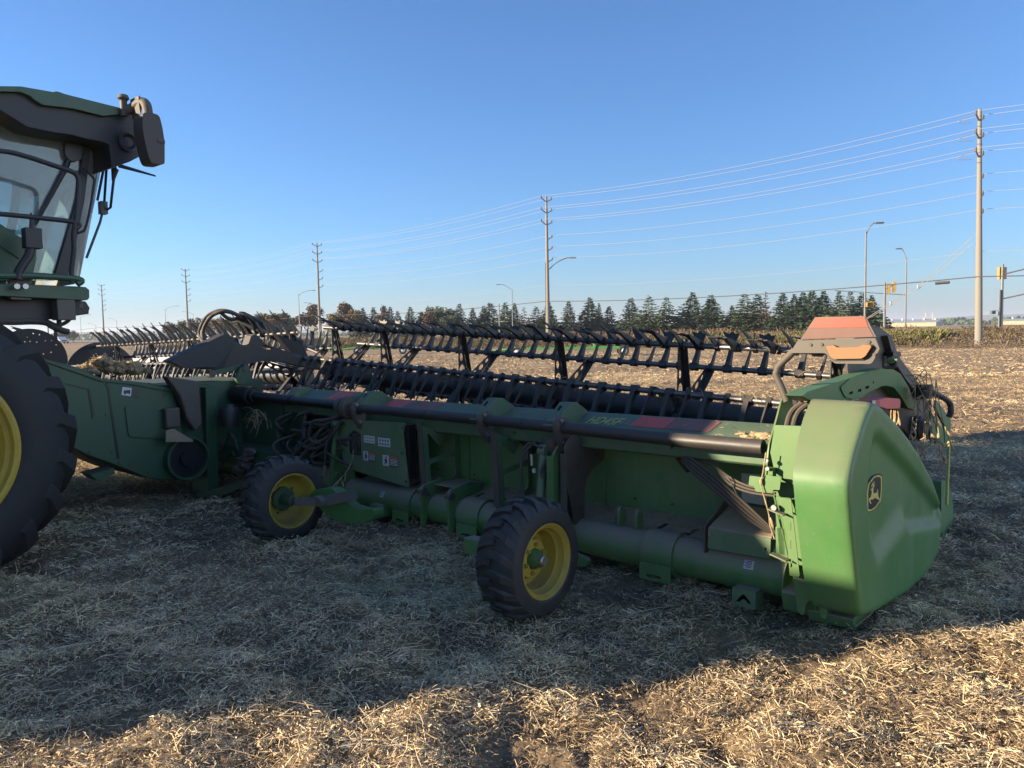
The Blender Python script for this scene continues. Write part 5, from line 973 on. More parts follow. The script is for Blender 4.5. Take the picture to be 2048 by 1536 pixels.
# straw piled on the feeder house
rg = random.Random(12); pile = empty('straw_pile', STZ(6.5, -1.15, 1.30), -ANG); tag(pile, 'sunlit clump of chopped straw and soil on top of the feeder house', 'straw pile')
PF = frame(6.5, -1.15, 1.30)
pk = []
for k in range(95): f = rg.gauss(0, 1); pk.append(((6.42 + .36 * rg.random(), -1.22 + .16 * f, 1.315 + .15 * math.exp(-f * f) * rg.random()), .022 + .026 * rg.random(), .8))
for k in range(40): pk.append(((6.42 + .34 * rg.random(), -.95 + .07 * rg.gauss(0, 1), 1.30 + .10 * rg.random()), .022 + .024 * rg.random(), .8))
for k in range(12): pk.append(((6.4 + .3 * rg.random(), -1.62 + .05 * rg.gauss(0, 1), 1.33 + .04 * rg.random()), .025, .7))
lumps('straw_clod', 'clod', pile, pk, PF, 6)
m = MB()
for k in range(1100):
    p, r_, _ = rg.choice(pk); d = Vector((rg.gauss(0, 1), rg.gauss(0, 1), abs(rg.gauss(0, .8)) + .1)).normalized(); c = Vector(p) + d * r_ * 1.1; e = Vector((rg.gauss(0, 1), rg.gauss(0, 1), rg.gauss(0, .5))).normalized() * rg.uniform(.012, .04)
    m.beam(c - e, c + e, .005, .003)
o = m.build('chopped_straw', 'dry_stem', pile, PF, 0, 0); o['kind'] = 'stuff'

# ================================================================ beyond the machine
def wp(mb, name, mat, parent=None, bev=0, smooth=35): return mb.build(name, mat, parent, None, bev, smooth)
# --- concrete power poles
POLES = [(32.2, 53.5, 16.25), (4.0, 83, 16.0), (-29.9, 120.6, 16.0), (-67, 160, 15.9), (-105.6, 200, 15.8), (-144, 240, 15.8)]
EXTRA = (60.5, 24.0)
PERP = Vector((0.724, 0.69, 0)); LDIR = Vector((-0.69, 0.724, 0))
PHR = [(15.75, 2), (14.55, 2), (13.3, 2), (11.75, 1), (10.55, 1), (9.35, 1), (6.65, 0), (4.9, 0)]
PLAB = ['tall concrete power pole at the right edge, nearest of the row', 'concrete power pole with a street lamp arm, rising behind the middle of the reel', 'concrete power pole above the hydraulic arm of the header reel', 'slim distant power pole left of the looping hydraulic hoses', 'faint far power pole just right of the combine cab', 'farthest power pole of the row, hidden behind the cab']
def power_pole(i):
    x, y, h = POLES[i]; g = empty('power_pole', (x, y, 0)); tag(g, PLAB[i], 'power pole', 'power poles along the road')
    lean = 0.022 if i == 0 else 0.0
    mb = MB(); mb.tube([(lean * (h - z) * .8, 0, z) for z in (-.5, 4, 8, 12, h)], [.25, .225, .19, .155, .12] if i == 0 else [.245, .215, .18, .145, .11], 20); wp(mb, 'pole_shaft', 'concrete_pole', g)
    for z, n in PHR[:6]:
        for sd in ((-1, 1) if n == 2 else (1,)):
            mb = MB(); ox = Vector((lean * (h - z) * .8, 0, 0)); a = ox + PERP * sd * .10 + Vector((0, 0, z - .28)); b = ox + PERP * sd * .78 + Vector((0, 0, z + .02))
            mb.beam(a, b, .07, .09); mb.lathe([(0, 0), (.0, .09), (.07, .05), (.10, .09), (.17, .05), (.2, .08), (.28, .04), (.28, 0)], b + Vector((0, 0, -.02)), 2, 10); wp(mb, 'crossarm', 'insulator', g)
            if i == 0 and n == 2 and sd == -1:
                mb = MB(); mb.hose([b, b - LDIR * -.5 + Vector((0, 0, -.05)), b + LDIR * 1.1 + Vector((0, 0, -.35)), b + LDIR * .2 + Vector((0, 0, -.5))], .02, 6); wp(mb, 'jumper_loop', 'insulator', g)
    if i == 1: mb = MB(); mb.tube([(-.26, -.05, .2), (-.20, -.05, 9.0)], .045, 6); wp(mb, 'cable_riser', 'galvanised', g)
    if i == 1:
        mb = MB(); mb.hose([(.2, 0, 8.3), (1.0, 0, 9.0), (2.0, 0, 9.45), (2.6, 0, 9.5)], .05, 8); wp(mb, 'lamp_arm', 'galvanised', g); mb = MB(); mb.box((2.75, 0, 9.5), (.7, .28, .14)); wp(mb, 'lamp_head', 'galvanised', g)
    if i == 0:
        mb = MB()
        for z in (13.9, 12.6, 11.4, 10.2, 9.0): mb.lathe([(0, 0), (0, .05), (.05, .05), (.05, 0)], (lean * (h - z) * .8, -.22, z), 1, 8)
        wp(mb, 'bolt', 'insulator', g)
for i in range(len(POLES)): power_pole(i)
# --- overhead lines: every conductor is one thing running pole to pole
def line_pts(off, zf, sag, r):
    pts = []; ps = [(EXTRA[0], EXTRA[1], 0)] + [(p[0] + (0.022 * (p[2] - zf) * .8 if k == 0 else 0), p[1], 0) for k, p in enumerate(POLES)]
    for a, b in zip(ps[:-1], ps[1:]):
        a = Vector(a) + PERP * off; b = Vector(b) + PERP * off
        for k in range(14): f = k / 14; p = a.lerp(b, f); pts.append(p + Vector((0, 0, zf - 4 * sag * f * (1 - f))))
    pts.append(b + Vector((0, 0, zf))); return pts
WL = [(-.78, 16.0, 'topmost wire of the overhead line, on the field side'), (.78, 16.0, 'topmost wire of the overhead line, on the road side'), (-.78, 14.78, 'second level wire of the overhead line, on the field side'), (.78, 14.78, 'second level wire of the overhead line, on the road side'), (-.78, 13.55, 'third level wire of the overhead line, on the field side'), (.78, 13.55, 'third level wire of the overhead line, on the road side'), (.78, 12.0, 'fourth level single wire below the paired wires'), (.78, 10.8, 'fifth level single wire, middle of the three single wires'), (.78, 9.6, 'lowest of the three single wires below the paired ones'), (.2, 6.65, 'thin pale neutral wire crossing below the single wires')]
for off, z, lab in WL:
    mb = MB(); mb.tube(line_pts(off, z, .75 if z > 7 else .6, 0), .014 if z > 7 else .011, 5); o = wp(mb, 'overhead_wire', 'wire_grey'); tag(o, lab, 'wire', 'wires of the overhead line')
mb = MB(); mb.tube(line_pts(-.2, 4.9, .45, 0), .035, 6); cb = wp(mb, 'telecom_cable', 'decal_black'); tag(cb, 'thick dark cable strung low along the poles and past the trees', 'cable')
pa = Vector((POLES[0][0], POLES[0][1], 0)) + LDIR * 1.6 + PERP * -.2
mb = MB(); mb.tube([pa + Vector((0, 0, 4.62)), pa + LDIR * .9 + Vector((0, 0, 4.60))], .11, 10); wp(mb, 'splice_case', 'black_plastic', cb)
# guy strands from the nearest pole to a far anchor
mb = MB()
for dz in (0, .45): mb.tube([(31.9, 53.5, 7.65 - dz), (29.3, 55.5, 4.5 - dz * .6), (24.2, 56, 1.2)], .022, 5)
for p in ((29.2, 55.4, 4.4), (27.4, 55.7, 3.25)): mb.lathe([(-.12, 0), (-.12, .06), (.12, .06), (.12, 0)], p, 2, 8)
tag(wp(mb, 'guy_wire', 'wire_grey'), 'pair of guy strands slanting down left from the nearest pole', 'guy wire')
# --- street lamps
def lamp(px, base_x, depth, x, ztop, sd, armlen, rise, lab):
    g = empty('street_lamp', (x, depth, 0)); tag(g, lab, 'street lamp', 'street lamps along the road')
    mb = MB(); mb.tube([(0, 0, -.2), (0, 0, ztop)], [.115, .065], 10); wp(mb, 'lamp_post', 'galvanised', g)
    mb = MB(); mb.hose([(0, 0, ztop - .3), (sd * armlen * .35, 0, ztop + rise * .45), (sd * armlen * .75, 0, ztop + rise * .92), (sd * armlen, 0, ztop + rise)], .04, 7); wp(mb, 'lamp_arm', 'galvanised', g)
    mb = MB(); mb.box((sd * (armlen + .3), 0, ztop + rise - .02), (.75, .28, .13)); wp(mb, 'lamp_head', 'galvanised', g, .02)
    return g
LT = [(([(31.21,9.894)][0]), 68, 1, .85, .75, 'tallest street lamp, behind the red marker sign, arm to the right'), (([(48.609,9.928)][0]), 95, -1, .7, 1.1, 'street lamp right of the tallest one, arm bent to the left'), (([(0.321,9.846)][0]), 147, -1, 2.3, .9, 'street lamp left of the middle power pole, arm to the left'), (([(-41.904,9.945)][0]), 153, 1, 2.7, .7, 'street lamp left of the third power pole, arm to the right'), (([(-50.491,9.329)][0]), 200, -1, 2.3, .9, 'small street lamp touching the third power pole, arm to the left'), (([(-97.504,9.93)][0]), 218, 1, 3.2, .8, 'street lamp between the cab and the looping hoses, arm to the right'), (([(-110.068,9.927)][0]), 268, -1, 3.2, .9, 'faint street lamp beside the fourth pole, arm to the left'), (([(-152.178,9.735)][0]), 273, 1, 3.2, .8, 'faint street lamp under the cab, arm to the right'), (([(-153.228,8.931)][0]), 300, -1, 2.4, .9, 'faint street lamp right of the farthest visible pole, arm to the left'), (([(-177.517,7.9)][0]), 330, -1, 2.8, .8, 'faintest small street lamp under the cab, arm to the left')]
for (x, z), d, sd, al, ri, lab in LT: lamp(0, 0, d, x, z, sd, al, ri, lab)
xs, zs = [(-2.245,7.261)][0]; mb = MB(); mb.tube([(0, 0, 0), (0, 0, zs)], [.14, .1], 8); o = wp(mb, 'wooden_post', 'galvanised'); o.location = (xs, 150, 0); tag(o, 'short bare post left of the lamp with the left-hand arm', 'post')
# --- traffic signals
def signal_head(g, p, face, n=3, w=.36, mat='yellow_signal'):
    mb = MB(); mb.box((0, 0, 0), (w, .22, .34 * n + .06)); fc_ = Matrix.Rotation(face, 4, 'Z')
    for k in range(n):
        z = (k - (n - 1) / 2) * .34; mb.plate([(.13 * math.cos(a) , z + .13 * math.sin(a)) for a in [math.pi * 2 * q / 12 for q in range(12)]], -.125, -.111, 1)
        mb.tube([(.14 * math.cos(a), -.12, z + .14 * math.sin(a)) for a in [math.pi * q / 8 for q in range(9)]], .02, 4); mb.bounds(-.14, .14, -.26, -.12, z + .12, z + .145)
    mb.v = [tuple(fc_ @ Vector(v) + Vector(p)) for v in mb.v]; return wp(mb, 'signal_head', mat, g)
def signal_lens(g, p, face, n, mats):
    fc_ = Matrix.Rotation(face, 4, 'Z')
    for k in range(n):
        z = (k - (n - 1) / 2) * .34; mb = MB(); mb.plate(circle(0, z, .11, 12), -.135, -.127, 1); mb.v = [tuple(fc_ @ Vector(v) + Vector(p)) for v in mb.v]; wp(mb, 'signal_lens', mats[k], g)
x1, z1 = [(38.752,6.096)][0]
g = empty('traffic_signal', (x1, 80, 0)); tag(g, 'traffic light post with orange signal heads, left of the bent street lamp', 'traffic light')
mb = MB(); mb.tube([(0, 0, 0), (0, 0, z1)], [.13, .1], 10); wp(mb, 'signal_post', 'galvanised', g)
mb = MB(); mb.beam((0, 0, z1 - .75), (.95, 0, z1 - .2), .06, .06); wp(mb, 'signal_bracket', 'galvanised', g)
for dx, dz in ((.38, -.65), (.95, -.5)): signal_head(g, (dx, 0, z1 + dz), R(75)); signal_lens(g, (dx, 0, z1 + dz), R(75), 3, ['decal_black'] * 3)
x2, z2 = [(48.685,5.356)][0]; mb = MB(); mb.beam((x2 - x1, 15, z2), (1.1, 15, z2 + .7), .08, .08); wp(mb, 'signal_arm', 'galvanised', g)
x3, z3 = [(44.529,6.924)][0]
g = empty('traffic_signal', (x3, 70, 0)); tag(g, 'yellow traffic light on a mast with arms, at the far right edge', 'traffic light')
mb = MB(); mb.tube([(0, 0, 0), (0, 0, z3 + .1)], [.14, .10], 10); wp(mb, 'signal_post', 'galvanised', g)
mb = MB(); mb.tube([(0, 0, z3 - .85), (2.0, -.6, z3 - .35), (4.5, -1.4, z3 + .2)], .06, 8); wp(mb, 'signal_arm', 'galvanised', g)
mb = MB(); mb.tube([(0, 0, z3 - 3.05), (2.0, -.6, z3 - 2.6), (4.5, -1.4, z3 - 2.1)], .06, 8); wp(mb, 'signal_arm', 'galvanised', g)
for dx in (-.12, .28): signal_head(g, (dx, .2, z3 - .72), R(200), 3, .34)
mb = MB(); mb.tube([(-.28, -.1, 0), (-.28, -.1, z3 - 2.2)], .07, 8); wp(mb, 'signal_post', 'galvanised', g)
mb = MB(); mb.box((-.85, -.1, z3 - 4.25), (.34, .3, .32)); mb.beam((-.7, -.1, z3 - 4.1), (-.28, -.1, z3 - 4.1), .04, .04); wp(mb, 'pedestrian_signal', 'galvanised', g); mb = MB(); mb.box((-.9, -.27, z3 - 4.25), (.18, .03, .2)); wp(mb, 'signal_lens', 'decal_black', g)
x4, z4 = [(31.414,3.513)][0]
g = empty('pedestrian_signal', (x4, 67.5, z4)); tag(g, 'small yellow pedestrian signal fixed to the tallest street lamp', 'pedestrian light')
mb = MB(); mb.box((-.16, 0, 0), (.30, .3, .42)); mb.box((.18, .05, .03), (.26, .3, .46)); wp(mb, 'signal_head', 'yellow_signal', g, .01)
mb = MB(); mb.box((-.18, -.165, 0), (.22, .02, .30)); wp(mb, 'signal_lens', 'decal_black', g); mb = MB(); mb.beam((-.32, 0, .2), (-.32, .4, .2), .04, .04); mb.beam((-.4, 0, .26), (.3, 0, .26), .03, .03); wp(mb, 'signal_bracket', 'galvanised', g)
# --- buildings
def shed(depth, px0, px1, eave_y, ridge_y, lab, vents):
    (xa, za), (xb, _) = [( (p - 1024) / 1538 * depth, 0) for p in (px0, px1)]
    he = 3.3; hr = 4.9; g = empty('industrial_building', ((xa + xb) / 2, depth, 0), R(-38)); tag(g, lab, 'building'); hw = (xb - xa) / 2 / .80; g.location.x -= 6
    mb = MB(); mb.bounds(-hw, hw, 0, 24, -1, he); w = wp(mb, 'wall', 'wall_cream', g)
    mb = MB(); mb.plate([(-.3, he), (24.3, he), (12, hr)], -hw - .3, hw + .3, 0); rf = wp(mb, 'roof', 'roof_metal', g)
    for k in range(vents): mb = MB(); q = -hw + (k + .6) * 2 * hw / vents; mb.bounds(q - .5, q + .5, 11.4, 12.6, hr - .3, hr + .8); mb.bounds(q - .75, q + .75, 11.2, 12.8, hr + .8, hr + 1.1); wp(mb, 'roof_vent', 'roof_metal', rf)
    for k in range(6): mb = MB(); q = -hw + (k + .5) * hw / 3; mb.bounds(q - .06, q + .06, -.05, -.001, 0, he); wp(mb, 'wall_seam', 'roof_metal', g)
    return g
shed(500, 1758, 1868, 0, 0, 'long low cream industrial building with roof vents, right of the trees', 7)
g = shed(520, 2035, 2100, 0, 0, 'cream building peeping over the weeds at the right edge', 3)
mb = MB(); 
for dx in (14, 18): mb.bounds(dx, dx + .5, 12, 12.5, 4, 9.5)
o = wp(mb, 'chimney', 'wall_cream', bpy.data.objects['industrial_building'])
# --- trees
def leaf_mat(name, a, b, c=None):
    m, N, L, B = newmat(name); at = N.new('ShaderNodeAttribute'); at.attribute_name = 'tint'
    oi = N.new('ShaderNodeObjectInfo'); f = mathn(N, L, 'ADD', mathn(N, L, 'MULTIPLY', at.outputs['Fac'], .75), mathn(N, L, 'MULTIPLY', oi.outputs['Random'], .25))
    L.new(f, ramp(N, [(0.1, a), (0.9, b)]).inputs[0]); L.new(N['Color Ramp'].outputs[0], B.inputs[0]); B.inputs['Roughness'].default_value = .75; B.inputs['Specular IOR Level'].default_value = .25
leaf_mat('needles_dark', (0.022, 0.042, 0.022), (0.068, 0.105, 0.052))
leaf_mat('needles_blue', (0.028, 0.050, 0.038), (0.080, 0.112, 0.080))
leaf_mat('needles_light', (0.030, 0.050, 0.020), (0.085, 0.110, 0.045))
leaf_mat('leaf_rust', (0.050, 0.032, 0.022), (0.13, 0.078, 0.045))
leaf_mat('leaf_gold', (0.065, 0.052, 0.018), (0.20, 0.135, 0.035))
leaf_mat('leaf_green', (0.028, 0.042, 0.018), (0.090, 0.095, 0.038))
leaf_mat('weed_tan', (0.06, 0.045, 0.027), (0.21, 0.155, 0.09)); leaf_mat('weed_rust', (0.055, 0.032, 0.024), (0.165, 0.10, 0.068)); leaf_mat('weed_green', (0.032, 0.042, 0.018), (0.11, 0.115, 0.05)); leaf_mat('weed_gold', (0.06, 0.062, 0.022), (0.18, 0.165, 0.06))
def conifer_mesh(h, w, seed, mat, dens=1.0, gap=0.0):
    rng = np.random.default_rng(seed); V = []; Fq = []; T = []; z = 0.03 * h; lean = rng.uniform(-.02, .02, 2); lop = rng.uniform(0, 6.28)
    while z < h * .99:
        f = z / h; rad = w / 2 * min(1, .80 + 1.8 * f) * (1 - f) ** 1.08 * rng.uniform(.76, 1.2) + .05
        nb = max(5, int((8 + 10 * (1 - f)) * dens)); a0 = rng.uniform(0, 6.28)
        for k in range(nb):
            if rng.random() < gap: continue
            a = a0 + 6.283 * (k + rng.uniform(-.35, .35)) / nb; rl = rad * rng.uniform(.62, 1.16) * (1 + .10 * math.cos(a - lop)); dr = rng.uniform(.12, .34); ns = max(3, int(rl / .24)); tb = rng.uniform(0, 1); zj = rng.uniform(-.5, .5) * h * .045
            for q in range(ns):
                fr = (q + rng.uniform(.3, .9)) / ns
                c = np.array([math.cos(a) * rl * fr + lean[0] * z, math.sin(a) * rl * fr + lean[1] * z, z + zj - dr * rl * fr + .20 * rl * fr * fr])
                for side_ in range(3):
                    b = a + rng.uniform(-1.0, 1.0); el = rng.uniform(-.65, .30); ln = rng.uniform(.28, .62) * (1 - .6 * f); wd = rng.uniform(.09, .19) * (1 - .55 * f)
                    d = np.array([math.cos(b) * math.cos(el), math.sin(b) * math.cos(el), math.sin(el)]); s2 = np.cross(d, rng.normal(size=3)); s2 /= np.linalg.norm(s2) + 1e-9
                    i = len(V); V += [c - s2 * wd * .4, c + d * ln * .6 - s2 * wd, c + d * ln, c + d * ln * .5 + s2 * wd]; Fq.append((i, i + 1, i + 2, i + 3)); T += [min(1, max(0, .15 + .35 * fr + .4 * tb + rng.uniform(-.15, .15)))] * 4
        z += h * .036 * rng.uniform(.75, 1.25) / max(dens, .6) ** .3
    V = np.array(V); V[:, 2] = np.maximum(V[:, 2], .05); return mesh_np('crown', V, np.array(Fq), mat, np.array(T))
def broad_mesh(h, w, seed, mat, n=1900, base=.18):
    rng = np.random.default_rng(seed); nc = 26; C = rng.normal(size=(nc, 3)); C /= np.linalg.norm(C, axis=1)[:, None]; C *= rng.uniform(.35, 1.0, (nc, 1)) ; C *= np.array([w * .40, w * .40, h * (1 - base) * .42]); C[:, 2] += h * (base + (1 - base) * .52)
    rr = rng.uniform(.13, .24, nc) * w; idx = rng.integers(0, nc, n); d = rng.normal(size=(n, 3)); d /= np.linalg.norm(d, axis=1)[:, None]
    P = C[idx] + d * rr[idx][:, None] * rng.uniform(.55, 1.05, (n, 1)); s1 = rng.normal(size=(n, 3)); s1 /= np.linalg.norm(s1, axis=1)[:, None]; s2 = np.cross(s1, d + rng.normal(size=(n, 3)) * .5); s2 /= np.linalg.norm(s2, axis=1)[:, None] + 1e-9
    L_ = rng.uniform(.10, .24, (n, 1)) * max(1, w / 4); V = np.stack([P - s1 * L_, P - s2 * L_ * .7, P + s1 * L_, P + s2 * L_ * .7], 1).reshape(-1, 3); Fq = np.arange(n * 4).reshape(-1, 4)
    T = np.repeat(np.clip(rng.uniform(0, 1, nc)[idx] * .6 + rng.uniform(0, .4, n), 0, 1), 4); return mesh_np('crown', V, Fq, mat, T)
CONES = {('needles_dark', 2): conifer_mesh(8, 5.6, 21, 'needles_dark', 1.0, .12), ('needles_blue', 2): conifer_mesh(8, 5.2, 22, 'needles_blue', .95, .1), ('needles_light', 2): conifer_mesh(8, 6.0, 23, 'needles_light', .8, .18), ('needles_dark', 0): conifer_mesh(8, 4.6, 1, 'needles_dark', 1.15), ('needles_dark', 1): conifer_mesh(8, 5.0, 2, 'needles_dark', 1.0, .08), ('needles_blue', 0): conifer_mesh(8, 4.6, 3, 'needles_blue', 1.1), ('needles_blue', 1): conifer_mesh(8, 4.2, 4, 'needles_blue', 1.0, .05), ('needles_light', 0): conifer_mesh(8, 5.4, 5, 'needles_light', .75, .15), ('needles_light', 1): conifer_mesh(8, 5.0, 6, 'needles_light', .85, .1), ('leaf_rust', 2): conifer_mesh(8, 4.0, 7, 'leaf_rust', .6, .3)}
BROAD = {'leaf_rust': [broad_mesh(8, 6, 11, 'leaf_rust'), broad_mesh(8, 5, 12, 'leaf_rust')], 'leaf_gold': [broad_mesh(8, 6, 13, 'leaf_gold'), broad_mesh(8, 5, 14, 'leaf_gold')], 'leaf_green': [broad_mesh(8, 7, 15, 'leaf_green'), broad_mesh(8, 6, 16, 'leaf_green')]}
trm = MB(); trm.tube([(0, 0, -.3), (.03, 0, 3), (0, .02, 7.4)], [.17, .11, .02], 7); trm = trm.mesh('trunk', 'trunk')
brk = MB(); brk.tube([(0, 0, -.3), (.05, 0, 2.2), (0, .1, 4.6)], [.22, .16, .06], 8); 
for k in range(7): a = k * 2.4; brk.tube([(.05, 0, 1.6 + .35 * k), (.7 * math.cos(a), .7 * math.sin(a), 2.9 + .4 * k), (1.5 * math.cos(a), 1.5 * math.sin(a), 3.7 + .45 * k)], [.09, .06, .02], 5)
brk = brk.mesh('trunk', 'trunk')
# (bearing and height above eye level in 1/1538 of the distance, width factor, kind, label)
TREES = [(529, 48, 1.5, 'leaf_gold', 'orange-tinged leafy tree at the left end of the tree row'), (559, 51, 1.5, 'leaf_gold', 'yellow leafy tree beside the orange-tinged one at the row\'s left end'), (577, 42, 1.3, 'leaf_green', 'low green leafy tree left of the rusty tree by the third pole'), (624, 66, 1.05, 'leaf_rust', 'rusty brown leafy tree just left of the third power pole'), (670, 47, .9, 'leaf_gold', 'golden leafy tree just right of the third power pole'), (702, 68, 1.1, 'leaf_rust', 'tall rust-green leafy tree right of the golden one'), (714, 54, .7, 'leaf_gold', 'slim yellow leafy tree in front of the tall rust-green one'), (731, 54, .85, 'nb', 'pale young spruce right of the slim yellow tree'), (751, 55, .9, 'nd', 'dark spruce left of the narrow red tree'), (768, 60, .62, 'leaf_rust', 'narrow red-leaved tree between two spruces'), (783, 56, .85, 'nb', 'blue-green spruce right of the narrow red tree'), (798, 48, .9, 'nb', 'short blue spruce left of a wide-skirted spruce'), (822, 55, 1.05, 'nb', 'wide-skirted blue spruce standing clear in the left half of the row'), (846, 46, .8, 'nb', 'small spruce left of the thin reddish tree'), (860, 54, .5, 'leaf_rust', 'thin reddish tree left of the round pine'), (884, 54, 1.35, 'round', 'round-topped dark pine in the left half of the row'), (902, 38, .9, 'round', 'low dark pine at the foot of the round-topped one'), (922, 60, 1.0, 'nb', 'spruce with a sharp top right of the round pine'), (948, 50, .9, 'nb', 'small spruce between two taller spruces left of the bare post'), (969, 54, .9, 'nd', 'dark spruce behind the bushy blue spruce'), (982, 61, 1.15, 'nb', 'bushy blue spruce left of the bare post'), (1012, 60, .95, 'nd', 'spruce behind the lamp with the left-hand arm'), (1031, 57, .9, 'nd', 'spruce just right of the lamp with the left-hand arm'), (1051, 50, 1.1, 'rustcone', 'brown thinning larch right of the lamp'), (1074, 50, 1.1, 'nl', 'yellow-green pine left of the middle power pole'), (1098, 58, 1.1, 'nd', 'dark spruce behind the middle power pole'), (1141, 60, 1.1, 'nb', 'broad spruce with a bitten top right of the middle pole'), (1179, 66, 1.1, 'nb', 'tall blue spruce second right of the middle pole'), (1199, 56, .6, 'nb', 'slim spruce tucked behind the tall blue one'), (1220, 50, 1.0, 'nb', 'shorter spruce third right of the middle pole'), (1265, 65, 1.05, 'nb', 'shapely spruce left of two broad pines'), (1299, 67, 1.2, 'nl', 'broad green pine left of the pale loose pine'), (1334, 66, 1.15, 'nl', 'pale loose-branched pine in the middle of the row\'s right half'), (1385, 72, 1.0, 'nd', 'tall slim dark spruce right of the pale pine'), (1422, 67, 1.15, 'nd', 'wide dark spruce right of the tall slim one'), (1465, 46, .9, 'nd', 'low dark spruce before the double-topped pine'), (1489, 70, 1.2, 'nl', 'olive pine with the tallest top of the right-hand clump'), (1515, 69, 1.2, 'nl', 'olive pine close against the tallest-topped one'), (1532, 72, .8, 'rustcone', 'brown-tipped pine behind the olive pair'), (1567, 69, 1.15, 'nd', 'dark spruce with spreading branches right of the olive pines'), (1588, 65, .8, 'nd', 'narrow dark spruce in the right-hand clump'), (1603, 69, 1.0, 'nd', 'dark spruce left of the reflector sign'), (1626, 72, 1.15, 'nd', 'big dark spruce above the left part of the reflector sign'), (1650, 71, 1.0, 'nd', 'dark spruce rising behind the middle of the reflector sign'), (1678, 71, 1.0, 'nl', 'lighter green pine rising behind the reflector sign'), (1701, 71, .95, 'nl', 'loose pine with a bent tip behind the reflector sign'), (1726, 66, 1.1, 'nd', 'last dark spruce at the right end of the row'), (1742, 60, .9, 'nd', 'short dark spruce with the pedestrian light before it')]
rg = random.Random(33)
for k, (px, hp_, wf, kind, lab) in enumerate(TREES):
    f = (px - 500) / 1250; d = 185 - 45 * f + rg.uniform(-4, 4); x = (px - 1024 + .0178 * (-10)) / 1538 * d + .035; h = hp_ / 1538 * d + 1.65 - .75; wf = wf * (1.82 if kind in ('nb', 'nd', 'nl') else 1.25) * rg.uniform(.88, 1.18)
    g = empty('conifer_tree' if kind in ('nb', 'nd', 'nl', 'round', 'rustcone') else 'leafy_tree', (x, d, .75), rg.uniform(0, 6.28)); tag(g, lab, 'tree', 'trees in the row across the road')
    if kind == 'round': me = BROAD['leaf_green'][k % 2] ; mat = 'x'
    elif kind == 'rustcone': me = CONES[('leaf_rust', 2)]
    elif kind in ('nb', 'nd', 'nl'): me = CONES[({'nb': 'needles_blue', 'nd': 'needles_dark', 'nl': 'needles_light'}[kind], (k * 7 + k // 3) % 3)]
    else: me = BROAD[kind][k % 2]
    s = h / 8; sw_ = s * wf if kind in ('nb', 'nd', 'nl', 'rustcone', 'round') else s * wf * .95
    if kind == 'round':
        me = me.copy(); me.materials.clear(); me.materials.append(MAT['needles_dark'])
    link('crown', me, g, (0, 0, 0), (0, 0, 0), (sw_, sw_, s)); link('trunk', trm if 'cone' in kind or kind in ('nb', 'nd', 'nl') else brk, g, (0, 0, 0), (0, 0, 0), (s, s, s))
# lower leafy trees far along the road at the left
FT = [(130, 300, 5.5, 'leaf_green', 'low greyish tree under the cab, beyond the road'), (150, 330, 5.0, 'leaf_green', 'faint small tree right of the one under the cab'), (345, 240, 6.0, 'leaf_rust', 'brown leafy tree left of the looping hoses'), (372, 250, 6.8, 'leaf_green', 'green leafy tree seen beside the fourth pole'), (396, 250, 7.4, 'leaf_rust', 'rusty leafy tree seen through the looping hoses'), (418, 245, 7.5, 'leaf_gold', 'golden tree seen inside the loop of hoses'), (440, 235, 7.2, 'leaf_gold', 'yellow tree above the grey reel tower'), (462, 235, 7.2, 'leaf_green', 'green tree left of the cylinder cover'), (485, 225, 6.6, 'leaf_green', 'dark green tree behind the cylinder cover'), (508, 220, 6.4, 'leaf_gold', 'mixed yellow-green tree behind the cylinder cover')]
for k, (px, d, h, kind, lab) in enumerate(FT):
    g = empty('leafy_tree', ((px - 1024) / 1538 * d, d, .75), k); tag(g, lab, 'tree', 'leafy trees far along the road'); s = h / 8; link('crown', BROAD[kind][k % 2], g, (0, 0, 0), (0, 0, 0), (s * 1.15, s * 1.15, s)); link('trunk', brk, g, (0, 0, 0), (0, 0, 0), (s, s, s))
fw_ = MB(); rng = np.random.default_rng(9)
n = 5200; az = np.radians(rng.uniform(-36, 36, n)); dd = rng.uniform(900, 1150, n); hh = 4 + 5 * vnoise(az * 60, az * 0, 8); X = np.sin(az) * dd; Y = np.cos(az) * dd; Z = rng.uniform(0, 1, n) * hh
s1 = rng.normal(size=(n, 3)); s1 /= np.linalg.norm(s1, axis=1)[:, None]; s2 = np.cross(s1, rng.normal(size=(n, 3))); s2 /= np.linalg.norm(s2, axis=1)[:, None]; P = np.stack([X, Y, Z], -1); L_ = 2.6
V = np.stack([P - s1 * L_, P - s2 * L_ * .8, P + s1 * L_, P + s2 * L_ * .8], 1).reshape(-1, 3)
o = bpy.data.objects.new('distant_wood', mesh_np('distant_wood', V, np.arange(4 * n).reshape(-1, 4), 'needles_dark', np.repeat(rng.uniform(.2, .9, n), 4))); COL.objects.link(o); tag(o, 'low belt of distant woodland along the horizon', 'woodland', kind='stuff')
